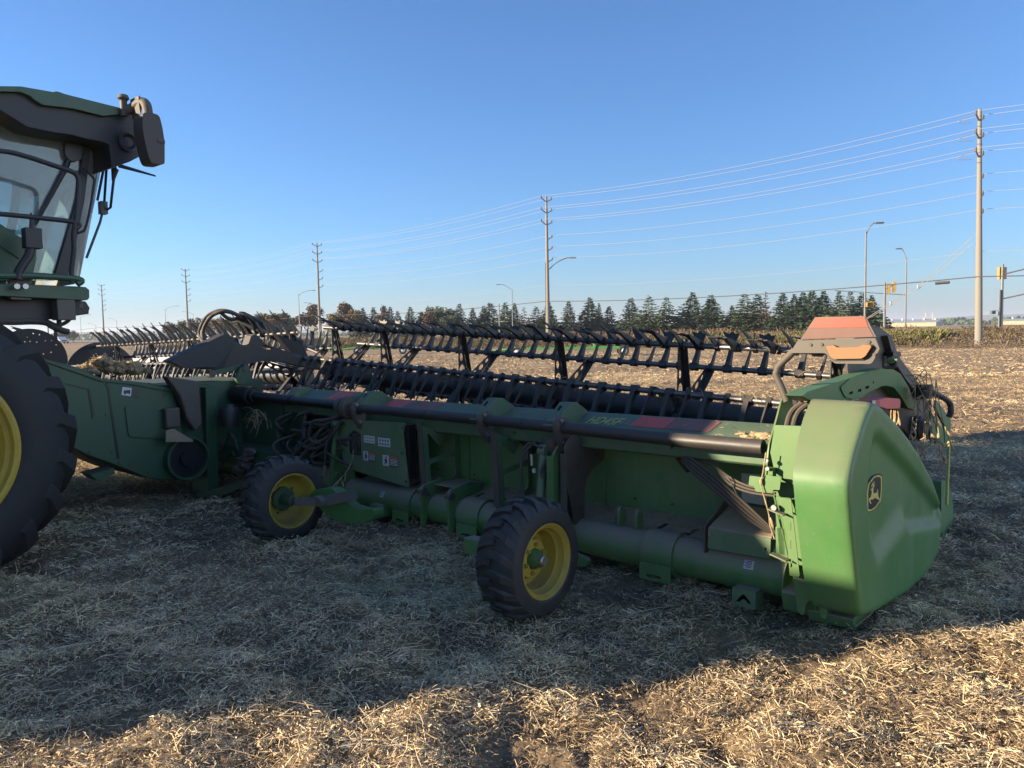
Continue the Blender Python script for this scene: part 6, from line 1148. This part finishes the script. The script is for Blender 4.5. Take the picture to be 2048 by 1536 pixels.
# --- weeds on the roadside bank
def weeds(name, mat, n, band, hrange, along, lab, seed, wid=.05, patch=None):
    rng = np.random.default_rng(seed); u_ = rng.uniform(along[0], along[1], n); v = rng.uniform(band[0], band[1], n)
    if patch is not None:
        keep = vnoise(u_ * patch[0], v * patch[0] * 2, seed) > patch[1]; u_, v = u_[keep], v[keep]; n = len(u_)
    nx_, ny_ = .52, .854; ex, ey = -.854, .52                       # bank normal and direction along the field edge
    X = nx_ * (60 + v) + ex * u_; Y = ny_ * (60 + v) + ey * u_; Z = .75 * np.clip(v / 9, 0, 1); H_ = rng.uniform(hrange[0], hrange[1], n) * (.45 + 1.1 * vnoise(u_ * .7, v * .7, seed + 1))
    a = rng.uniform(0, 6.283, n); ln = rng.normal(0, .38, (n, 2)) * H_[:, None]; wd = wid * .55 * rng.uniform(.4, 1.6, n); cx, cy = np.cos(a) * wd, np.sin(a) * wd
    B0 = np.stack([X - cx, Y - cy, Z - .05], -1); B1 = np.stack([X + cx, Y + cy, Z - .05], -1); T1 = np.stack([X + ln[:, 0] + cx * .5, Y + ln[:, 1] + cy * .5, Z + H_], -1); T0 = np.stack([X + ln[:, 0] - cx * 1.2, Y + ln[:, 1] - cy * 1.2, Z + H_ * .85], -1)
    V = np.stack([B0, B1, T1, T0], 1).reshape(-1, 3); q = rng.uniform(0, 1, n); T = np.stack([q * .6, q * .6, q, q], 1).reshape(-1)
    # leaf and seed-head flakes up the stems
    m_ = n * 5; idx = rng.integers(0, n, m_); f = rng.uniform(.3, 1.0, m_); P = np.stack([X[idx] + ln[idx, 0] * f, Y[idx] + ln[idx, 1] * f, Z[idx] + H_[idx] * f], -1) + rng.normal(0, .07, (m_, 3))
    s1 = rng.normal(size=(m_, 3)); s1 /= np.linalg.norm(s1, axis=1)[:, None]; s2 = np.cross(s1, rng.normal(size=(m_, 3))); s2 /= np.linalg.norm(s2, axis=1)[:, None] + 1e-9; L_ = rng.uniform(.02, .085, (m_, 1))
    V2 = np.stack([P - s1 * L_, P - s2 * L_ * .5, P + s1 * L_, P + s2 * L_ * .5], 1).reshape(-1, 3); V = np.vstack([V, V2]); T = np.concatenate([T, np.repeat(rng.uniform(.2, 1, m_), 4)])
    o = bpy.data.objects.new(name, mesh_np(name, V, np.arange(len(V)).reshape(-1, 4), mat, T)); COL.objects.link(o); tag(o, lab, 'weeds', kind='stuff')
weeds('dry_grass', 'weed_tan', 34000, (0, 16), (.25, .6), (-75, 95), 'tan dry grass along the roadside bank', 1, .016)
weeds('rusty_weeds', 'weed_rust', 26000, (3, 16), (.35, .8), (-75, 40), 'rusty brown weeds on the bank behind the field', 2, .02, (.12, .45))
weeds('green_weeds', 'weed_green', 30000, (1, 14), (.25, .65), (-75, 95), 'green weeds mixed into the roadside bank', 3, .022, (.16, .5))
weeds('goldenrod', 'weed_gold', 12000, (2, 9), (.35, .7), (2, 24), 'yellow-green goldenrod patch behind the reel', 4, .025, (.3, .5))
weeds('goldenrod', 'weed_gold', 3500, (5, 12), (.4, .9), (-22, -10), 'yellow-green goldenrod at the foot of the nearest pole', 5, .025, (.3, .4))
weeds('green_weeds', 'weed_green', 14000, (6, 14), (.6, 1.1), (-60, -15), 'tall dark green weeds right of the nearest pole', 6, .03, (.2, .4))
# --- header carts parked at the field edge
def header_cart(x, y, rot, lab, L_=9.0):
    g = empty('header_cart', (x, y, 0), rot); tag(g, lab, 'header cart', 'green header carts at the field edge')
    mb = MB(); mb.bounds(-L_ / 2, L_ / 2, -.10, .10, .50, .63); mb.bounds(-L_ / 2, L_ / 2, .8, .92, .52, .60); mb.tube([(-L_ / 2 - 2.2, .3, .35), (-L_ / 2, 0, .6)], .07, 8); mb.tube([(-L_ / 2 - 2.2, .3, .35), (-L_ / 2, .85, .55)], .06, 8); wp(mb, 'frame', 'green_bright', g)
    for k in range(5): mb = MB(); mb.bounds(-L_ / 2 + .5 + k * (L_ - 1) / 4 - .05, -L_ / 2 + .5 + k * (L_ - 1) / 4 + .05, -.14, 1.0, .45, .78); wp(mb, 'cross_member', 'green_bright', g)
    for dx in (-L_ / 2 + .1, L_ / 2 - .2):
        for dy in (-.35, 1.1):
            w = empty('wheel', (dx, dy, .34)); w.parent = g; mb = MB(); mb.lathe([(-.1, .2), (-.11, .30), (-.07, .34), (.07, .34), (.11, .30), (.1, .2)], (0, 0, 0), 1, 18, True); mb.build('tyre', 'rubber', w); mb = MB(); mb.lathe([(-.11, 0), (-.11, .1), (-.06, .2), (.06, .2), (.11, .1), (.11, 0)], (0, 0, 0), 1, 16); mb.build('rim', 'white_paint', w)
    mb = MB(); mb.bounds(-L_ / 2 + .6, L_ / 2 + .8, .1, .2, 1.52, 1.60)
    for k in range(4): mb.bounds(-L_ / 2 + .8 + k * (L_ - 1) / 4, -L_ / 2 + .88 + k * (L_ - 1) / 4, .12, .18, .5, 1.56)
    mb.beam((L_ / 2 - 1.6, .15, .8), (L_ / 2 + .6, .15, 1.5), .05, .05); wp(mb, 'upper_rail', 'plate_grey', g)
    mb = MB(); mb.plate([(L_ / 2 + .35, .85), (L_ / 2 + .8, .85), (L_ / 2 + .57, 1.25)], -.2, -.17, 1); wp(mb, 'slow_sign', 'red_reflector', g)
    mb = MB(); mb.bounds(L_ / 2 - .1, L_ / 2 + .9, -.1, .1, .55, .68); mb.bounds(L_ / 2 + .6, L_ / 2 + .75, -.12, .12, .2, .9); wp(mb, 'rear_bracket', 'black_metal', g)
    return g
gx, gy = [(4.447,49.94)][0]; header_cart(gx - .6, gy, R(-4), 'green header cart with upper rail, parked behind the middle of the reel', 7.2)
gx, gy = [(-10.828,63.863)][0]; header_cart(gx, gy, R(8), 'farther green header cart seen low behind the reel, left of the goldenrod', 4.0)
# --- parked pickup, far cars, striped barrel, second header beyond the combine
def vehicle(name, x, y, rot, lab, cat, mat, kind):
    g = empty(name, (x, y, 0), rot); tag(g, lab, cat)
    if kind == 'pickup': body = [(-2.7, .55), (-2.7, 1.08), (-.75, 1.12), (.95, 1.10), (2.45, 1.02), (2.72, .88), (2.75, .48), (-2.6, .45)]; cabp = [(-.8, 1.1), (-.55, 1.72), (.35, 1.74), (1.15, 1.09)]
    else: body = [(-2.2, .5), (-2.25, .95), (-1.6, 1.0), (.9, 1.0), (2.0, .90), (2.2, .7), (2.2, .4), (-2.1, .38)]; cabp = [(-1.9, .98), (-1.5, 1.55), (.2, 1.58), (1.0, .98)]
    mb = MB(); mb.plate(rounded(body, .1), -.95, .95, 1); b = wp(mb, 'body', mat, g, .06)
    mb = MB(); mb.plate(rounded(cabp, .12), -.80, .80, 1); wp(mb, 'cabin', mat, g, .05)
    mb = MB(); c = [(cabp[0][0] + .25, cabp[0][1] + .06), (cabp[1][0] + .12, cabp[1][1] - .12), (cabp[2][0] - .06, cabp[2][1] - .12), (cabp[3][0] - .2, cabp[3][1] + .06)]; mb.plate(c, -.81, .81, 1); wp(mb, 'window', 'car_glass', g)
    for dx in (-1.65, 1.75) if kind == 'pickup' else (-1.35, 1.4):
        for dy in (-.85, .85):
            w = empty('wheel', (dx, dy, .37)); w.parent = g; mb = MB(); mb.lathe([(-.12, .22), (-.12, .34), (-.08, .37), (.08, .37), (.12, .34), (.12, .22)], (0, 0, 0), 1, 24, True); mb.build('tyre', 'rubber', w); mb = MB(); mb.lathe([(-.125, 0), (-.11, .22), (.11, .22), (.125, 0)], (0, 0, 0), 1, 20); mb.build('rim', 'silver_paint', w)
    xf = max(p[0] for p in body)
    for dy in (-.72, .72): mb = MB(); mb.box((xf - .12, dy, .78), (.26, .38, .18)); wp(mb, 'headlight', 'decal_white', g, .03)
    mb = MB(); mb.box((xf - .03, 0, .74), (.1, .95, .26)); wp(mb, 'grille', 'black_metal', g); mb = MB(); mb.box((xf - .02, 0, .52), (.2, 1.8, .16)); wp(mb, 'bumper', 'silver_paint', g, .03)
    return g
gx, gy = [(-8.824,26.098)][0]; vehicle('pickup_truck', gx - 1.3, gy + .6, R(-12), 'white pickup truck glimpsed through the reel behind the hydraulic arm', 'pickup truck', 'white_paint', 'pickup')
gx, gy = [(-174.379,299.405)][0]; vehicle('parked_car', (127 - 1024) / 1538 * 175, 175, R(-46), 'small white car on the road between the two reel discs', 'car', 'white_paint', 'car').location.z = .86
vehicle('parked_car', (535 - 1024) / 1538 * 110, 110, R(134), 'dark car on the road, half hidden behind the third pole', 'car', 'decal_black', 'car').location.z = .86
g = empty('traffic_barrel', (-18.4, 40.3, 0)); tag(g, 'red and white striped barrel beyond the left reel', 'traffic barrel')
for k in range(5): mb = MB(); mb.lathe([(.0, 0), (.0, .29 - .012 * k), (.2, .28 - .012 * k), (.2, 0)], (0, 0, .05 + .2 * k), 2, 18); mb.build('band', 'red_paint' if k % 2 else 'white_paint', g)
mb = MB(); mb.lathe([(0, 0), (0, .38), (.05, .36), (.05, 0)], (0, 0, 0), 2, 18); mb.build('base', 'rubber', g)
# second header standing beyond the combine: reel end disc, arm and tines show over the tyre
H2 = empty('parked_header', (-11.0, 17.6, -.16), R(-60)); tag(H2, 'second black-reeled header beyond the combine, only its reel end shows', 'harvester header')
mb = MB(); hs = []; rg = random.Random(8)
for k in range(30):
    a, r_ = rg.uniform(.2, 2.9), rg.choice((.3, .45, .55, .63)); q = circle(r_ * math.cos(a), 1.35 + r_ * math.sin(a), .014, 8)
    if all((q[0][0] - h[0][0]) ** 2 + (q[0][1] - h[0][1]) ** 2 > .003 for h in hs): hs.append(q)
mb.plate(circle(0, 1.35, .74, 48), -.01, .01, 0, hs); wp(mb, 'reel_end_disc', 'black_disc', H2)
mb = MB(); mb.tube([(0, 0, 1.35), (-6, 0, 1.35)], .1, 16); wp(mb, 'reel_tube', 'black_plastic', H2)
for ba in (100, 40, 160, 220, -20, 280):
    by, bz = .6 * math.cos(R(ba)), 1.35 + .6 * math.sin(R(ba)); mb = MB(); mb.tube([(.0, by, bz), (-6, by, bz)], .022, 8); wp(mb, 'reel_bat', 'bat_steel', H2)
    if ba in (100, 160, 40):
        for k in range(26): link('tine', TM[k % 2], H2, (-.3 - .2 * k, by, bz), (R(ba + 35), 0, 0))
mb = MB(); mb.beam((.12, -.9, .9), (.12, .9, 1.15), .08, .14); mb.beam((.12, .2, 1.0), (.12, -.5, 1.28), .07, .08); wp(mb, 'reel_arm', 'green_clean', H2); mb = MB(); mb.bounds(-6, .3, -1.1, -.95, .3, 1.0); mb.bounds(.1, .3, -1.0, .9, .2, .95); wp(mb, 'rear_wall', 'green', H2)

# ================================================================ dry stems caught on the machine, straw on the ground
def stem_thing(name, paths, pods, lab, r=.0035):
    p0 = Vector(STZ(*paths[0][0])); g = empty(name, p0); tag(g, lab, 'dry plant')
    mb = MB()
    for p in paths: mb.tube([STZ(*q) - p0 for q in catmull(p, 5)], r, 5)
    mb.build('stem', 'dry_stem', g)
    for c, d, ln in pods:
        c = STZ(*c) - p0; d = Vector(d).normalized(); mb = MB(); mb.tube([c, c + d * ln * .3, c + d * ln * .7, c + d * ln], [.003, .008, .008, .002], 6); mb.build('pod', 'dry_stem', g)
stem_thing('bean_stalk', [[(0.059,-0.24,0.952),(0.076,-0.24,0.836),(0.087,-0.24,0.764),(0.059,-0.25,0.683),(0.036,-0.25,0.601),(0.03,-0.25,0.545),(0.004,-0.25,0.47)]], [([(0.027,-0.25,0.588)][0], (0.25, 0, -1), .07), ([(0.087,-0.24,0.807)][0], (0, 0, -1), .05)], 'dry bean stalk hanging from the green lamp bracket')
stem_thing('bean_stalk', [[(3.937,-0.14,0.614),(3.937,-0.16,0.525),(3.828,-0.3,0.457),(3.689,-0.5,0.416),(3.659,-0.6,0.367)], [(3.775,-0.4,0.416),(3.801,-0.42,0.364)]], [(q, d, .065) for q, d in zip([(3.844,-0.3,0.429),(3.859,-0.3,0.427),(3.742,-0.42,0.406),(3.744,-0.45,0.402),(3.64,-0.62,0.344),(3.697,-0.65,0.32)], [(-.3, 0, -1), (.1, 0, -1), (.2, 0, -1), (-.6, 0, -1), (-.2, 0, -1), (-.6, 0, -.8)])], 'dry bean stalk with pods hanging from the access door opening')
stem_thing('bean_stalk', [[(-0.323,1.802,1.222),(-0.323,1.802,0.982),(-0.324,1.802,0.741)],[(-0.324,1.786,1.187),(-0.308,1.786,1.068),(-0.315,1.786,0.949)],[(-0.190,2.172,1.111),(-0.195,2.172,0.999),(-0.237,2.172,0.889)],[(-0.295,2.060,1.243),(-0.337,2.060,0.980),(-0.415,2.060,0.721)],[(-0.178,1.926,1.253),(-0.231,1.926,1.148),(-0.284,1.926,1.044)],[(-0.229,1.883,1.123),(-0.208,1.883,0.915),(-0.205,1.883,0.707)],[(-0.207,2.123,1.130),(-0.246,2.123,1.006),(-0.290,2.123,0.883)],[(-0.222,2.003,1.108),(-0.241,2.003,0.875),(-0.244,2.003,0.640)],[(-0.217,2.186,1.102),(-0.199,2.186,0.981),(-0.217,2.186,0.862)],[(-0.226,1.767,1.278),(-0.220,1.767,1.045),(-0.191,1.767,0.808)],[(-0.274,2.010,1.208),(-0.308,2.010,1.088),(-0.306,2.010,0.965)],[(-0.181,2.052,1.197),(-0.191,2.052,1.080),(-0.173,2.052,0.960)],[(-0.294,1.994,1.124),(-0.329,1.994,0.882),(-0.366,1.994,0.642)],[(-0.326,1.908,1.157),(-0.341,1.908,0.907),(-0.383,1.908,0.660)],[(-0.186,2.170,1.218),(-0.216,2.170,1.125),(-0.247,2.170,1.032)],[(-0.224,2.107,1.128),(-0.209,2.107,0.873),(-0.212,2.107,0.617)],[(-0.137,2.180,1.161),(-0.151,2.180,0.910),(-0.144,2.180,0.657)],[(-0.331,1.887,1.234),(-0.340,1.887,1.001),(-0.370,1.887,0.768)],[(-0.233,1.834,1.286),(-0.274,1.834,1.251),(-0.176,1.834,1.201)],[(-0.227,1.860,1.277),(-0.270,1.860,1.317),(-0.277,1.860,1.197)],[(-0.224,2.027,1.162),(-0.187,2.027,1.142),(-0.306,2.027,1.132)],[(-0.189,1.883,1.249),(-0.181,1.883,1.227),(-0.142,1.883,1.277)],[(-0.235,1.895,1.133),(-0.253,1.895,1.113),(-0.271,1.895,1.069)],[(-0.191,1.881,1.180),(-0.181,1.881,1.149),(-0.139,1.881,1.097)],[(-0.217,2.026,1.148),(-0.190,2.026,1.141),(-0.290,2.026,1.116)],[(-0.222,1.950,1.277),(-0.177,1.950,1.279),(-0.151,1.950,1.269)],[(-0.218,1.789,1.258),(-0.235,1.789,1.259),(-0.269,1.789,1.193)],[(-0.235,1.907,1.196),(-0.261,1.907,1.208),(-0.223,1.907,1.178)],[(-0.176,1.937,1.259),(-0.166,1.937,1.271),(-0.116,1.937,1.269)],[(-0.259,1.857,1.167),(-0.298,1.857,1.165),(-0.305,1.857,1.180)],[(-0.279,1.791,1.230),(-0.238,1.791,1.280),(-0.207,1.791,1.166)],[(-0.256,1.839,1.257),(-0.294,1.839,1.291),(-0.328,1.839,1.192)]], [((-0.324,1.802,0.848),(0.13,-0.21,-0.74),0.060),((-0.324,1.802,0.777),(-0.57,0.27,-0.42),0.073),((-0.324,1.802,0.860),(0.40,-0.19,-0.53),0.043),((-0.312,1.786,1.001),(-0.07,0.12,-0.35),0.074),((-0.315,1.786,0.951),(0.29,0.15,-0.89),0.044),((-0.311,1.786,1.013),(-0.50,0.17,-0.68),0.044),((-0.230,2.172,0.906),(0.57,0.15,-0.96),0.061),((-0.204,2.172,0.975),(-0.03,0.14,-0.84),0.055),((-0.235,2.172,0.895),(-0.56,-0.00,-0.33),0.054),((-0.374,2.060,0.858),(0.23,-0.24,-0.51),0.044),((-0.403,2.060,0.762),(0.50,0.25,-0.83),0.063),((-0.342,2.060,0.964),(-0.02,0.16,-0.83),0.041),((-0.278,1.926,1.056),(-0.44,-0.14,-0.84),0.043),((-0.240,1.926,1.131),(-0.57,0.27,-0.46),0.060),((-0.251,1.926,1.109),(0.58,0.13,-0.72),0.060),((-0.207,1.883,0.821),(-0.37,0.06,-0.35),0.041),((-0.208,1.883,0.886),(-0.49,0.23,-0.66),0.067),((-0.206,1.883,0.753),(-0.40,0.27,-0.57),0.058),((-0.257,2.123,0.975),(0.44,0.22,-0.90),0.053),((-0.286,2.123,0.894),(0.33,0.28,-0.83),0.080),((-0.267,2.123,0.947),(0.30,0.17,-0.67),0.060),((-0.242,2.003,0.802),(-0.51,0.11,-0.40),0.054),((-0.243,2.003,0.691),(-0.54,0.25,-0.71),0.062),((-0.243,2.003,0.716),(-0.53,-0.29,-0.80),0.063),((-0.208,2.186,0.920),(0.15,0.27,-0.36),0.068),((-0.200,2.186,0.972),(-0.06,0.07,-0.89),0.042),((-0.212,2.186,0.892),(-0.42,-0.06,-0.99),0.074),((-0.197,1.767,0.854),(0.38,0.26,-0.74),0.073),((-0.204,1.767,0.916),(0.20,-0.26,-0.69),0.080),((-0.209,1.767,0.953),(0.26,-0.19,-0.64),0.062),((-0.307,2.010,1.040),(0.19,0.03,-0.44),0.068),((-0.308,2.010,1.062),(0.14,0.30,-0.51),0.067),((-0.307,2.010,1.046),(0.17,-0.19,-0.65),0.071),((-0.182,2.052,1.017),(-0.06,-0.12,-0.47),0.078),((-0.182,2.052,1.022),(0.22,-0.13,-0.42),0.040),((-0.186,2.052,1.044),(-0.10,0.01,-0.73),0.068),((-0.363,1.994,0.662),(0.47,-0.07,-0.91),0.057),((-0.357,1.994,0.702),(-0.57,0.06,-0.96),0.058),((-0.361,1.994,0.673),(0.22,-0.29,-0.35),0.053),((-0.360,1.908,0.797),(0.49,-0.20,-0.64),0.052),((-0.356,1.908,0.819),(-0.49,0.24,-0.48),0.072),((-0.348,1.908,0.864),(-0.09,-0.29,-0.71),0.060),((-0.235,2.170,1.068),(-0.09,-0.29,-0.32),0.069),((-0.231,2.170,1.080),(-0.27,0.02,-0.91),0.060),((-0.232,2.170,1.077),(0.10,0.22,-0.32),0.067),((-0.212,2.107,0.630),(-0.54,0.03,-0.36),0.048),((-0.211,2.107,0.710),(0.25,-0.01,-0.47),0.062),((-0.210,2.107,0.758),(-0.14,-0.05,-0.62),0.055),((-0.149,2.180,0.827),(-0.03,0.14,-0.46),0.072),((-0.151,2.180,0.899),(0.56,0.03,-0.84),0.064),((-0.145,2.180,0.695),(-0.09,-0.25,-0.44),0.070),((-0.363,1.887,0.823),(-0.46,-0.10,-0.72),0.060),((-0.368,1.887,0.780),(-0.02,-0.05,-0.43),0.073),((-0.341,1.887,0.989),(-0.58,-0.08,-0.86),0.050)], 'tangle of dry bean stalks and pods draped over the reel arm tip')
stem_thing('bean_stalk', [[(-0.150,1.500,1.110),(-0.152,1.500,0.995),(-0.168,1.500,0.914)],[(-0.163,1.500,1.078),(-0.155,1.500,0.995),(-0.167,1.500,0.914)],[(-0.168,1.500,1.079),(-0.183,1.500,0.997),(-0.162,1.500,0.913)],[(-0.141,1.500,1.112),(-0.132,1.500,0.994),(-0.161,1.500,0.913)],[(-0.172,1.500,1.121),(-0.161,1.500,0.996),(-0.174,1.500,0.914)]], [((-0.152,1.500,0.995),(0.16,0,-1),.06),((-0.155,1.500,0.995),(0.02,0,-1),.06),((-0.183,1.500,0.997),(0.21,0,-1),.06),((-0.132,1.500,0.994),(-0.06,0,-1),.06),((-0.161,1.500,0.996),(-0.18,0,-1),.06)], 'bunch of dry bean stalks hanging right of the red safety stop')

def straw_mat():
    m, N, L, B = newmat('straw'); at = N.new('ShaderNodeAttribute'); at.attribute_name = 'tint'
    L.new(at.outputs['Fac'], ramp(N, [(0.0, (0.085, 0.060, 0.040)), (0.28, (0.27, 0.192, 0.112)), (0.6, (0.60, 0.445, 0.25)), (1.0, (0.86, 0.72, 0.47))]).inputs[0]); L.new(N['Color Ramp'].outputs[0], B.inputs[0])
    B.inputs['Roughness'].default_value = 0.7; B.inputs['Specular IOR Level'].default_value = .3
straw_mat()
def straw(n, r0, r1, lmin, lmax, wmin, wmax, seed, rise=.5, pw=1.0, tk=1.0):
    rng = np.random.default_rng(seed); rr = (rng.uniform(r0 ** (2 * pw), r1 ** (2 * pw), n)) ** (.5 / pw); az = np.radians(rng.uniform(-50, 50, n)); X = rr * np.sin(az); Y = rr * np.cos(az)
    clump = vnoise(X * 1.7, Y * 1.7, 21) * .6 + vnoise(X * 5, Y * 5, 22) * .4; keep = rng.uniform(0, 1, n) < np.clip(clump * 2.3 - .28, .26, 1); X, Y, clump = X[keep], Y[keep], clump[keep]; n = len(X)
    a = rng.uniform(0, 6.283, n); el = rng.normal(.06, .26, n) * rise * 2; ln = lmin * (lmax / lmin) ** (rng.uniform(0, 1, n) ** 1.6); wd = rng.uniform(wmin, wmax, n)
    d = np.stack([np.cos(a) * np.cos(el), np.sin(a) * np.cos(el), np.sin(el)], -1); roll = rng.uniform(-1.1, 1.1, n); sx = np.stack([-np.sin(a), np.cos(a), np.zeros(n)], -1); up_v = np.cross(d, sx); s = sx * np.cos(roll)[:, None] + up_v * np.sin(roll)[:, None]
    Z = ground_h(X, Y) + .004 + .035 * clump ** 2 * np.clip(1.2 - rr[keep] / 14, 0, 1) + np.abs(rng.normal(0, .012, n)) * (1 + clump) + np.maximum(0, np.sin(el)) * ln * .25
    c = np.stack([X, Y, Z], -1); b1 = (rng.normal(0, .10, (n, 1)) * ln[:, None]) * sx + (rng.normal(.04, .07, (n, 1)) * ln[:, None]) * np.array([0, 0, 1.0]); h = ln[:, None] / 2; w_ = s * wd[:, None] / 2
    V = np.stack([c - d * h - w_, c - d * h + w_, c + b1 + w_, c + b1 - w_, c + d * h + w_ * .6, c + d * h - w_ * .6], 1).reshape(-1, 3)
    I = np.arange(n)[:, None] * 6; Fq = np.concatenate([I + np.array([[0, 1, 2, 3]]), I + np.array([[3, 2, 4, 5]])], 0)
    rows = vnoise((X * .14 - Y) * .8, (X + Y * .14) * .06, 31); T = np.clip((rng.beta(2.0, 2.0, n) * .72 + clump * .55 - .11) * tk * (1 if tk == 1 else .55 + .75 * rows), 0, 1); return V, Fq, np.repeat(T, 6)
parts = [straw(330000, 1.2, 6.2, .012, .075, .0014, .0046, 1, .6, .8), straw(7500, 1.2, 7.5, .09, .30, .002, .004, 2, .35, .8), straw(20000, 1.2, 6.5, .010, .032, .004, .011, 3, .8, .8), straw(240000, 6.0, 13, .02, .085, .003, .0075, 4, .6, .75), straw(170000, 12.5, 30, .04, .15, .006, .012, 5, .6, .7, .85), straw(60000, 29, 62, .10, .3, .014, .028, 6, .5, .7, .75)]
Vs, Fs, Ts = [], [], []; off = 0
for v, fq, tt in parts: Vs.append(v); Fs.append(fq + off); Ts.append(tt); off += len(v)
o = bpy.data.objects.new('straw_litter', mesh_np('straw_litter', np.vstack(Vs), np.vstack(Fs), 'straw', np.concatenate(Ts))); COL.objects.link(o); tag(o, 'chopped straw and bean stalks littering the harvested field', 'straw litter', kind='stuff')

# thin autumn air: everything far off fades a little towards the horizon colour
m, N, L, B = newmat('haze'); N.remove(B); pv = N.new('ShaderNodeVolumePrincipled'); pv.inputs['Color'].default_value = (.84, .90, 1.0, 1); pv.inputs['Density'].default_value = .00022; pv.inputs['Anisotropy'].default_value = .2
L.new(pv.outputs[0], N['Material Output'].inputs['Volume'])
hz = MB(); hz.bounds(-7900, 7900, -7900, 7900, -3, 72); hz = hz.build('haze', 'haze', smooth=0); tag(hz, kind='stuff', label='thin pale haze filling the air over the field')
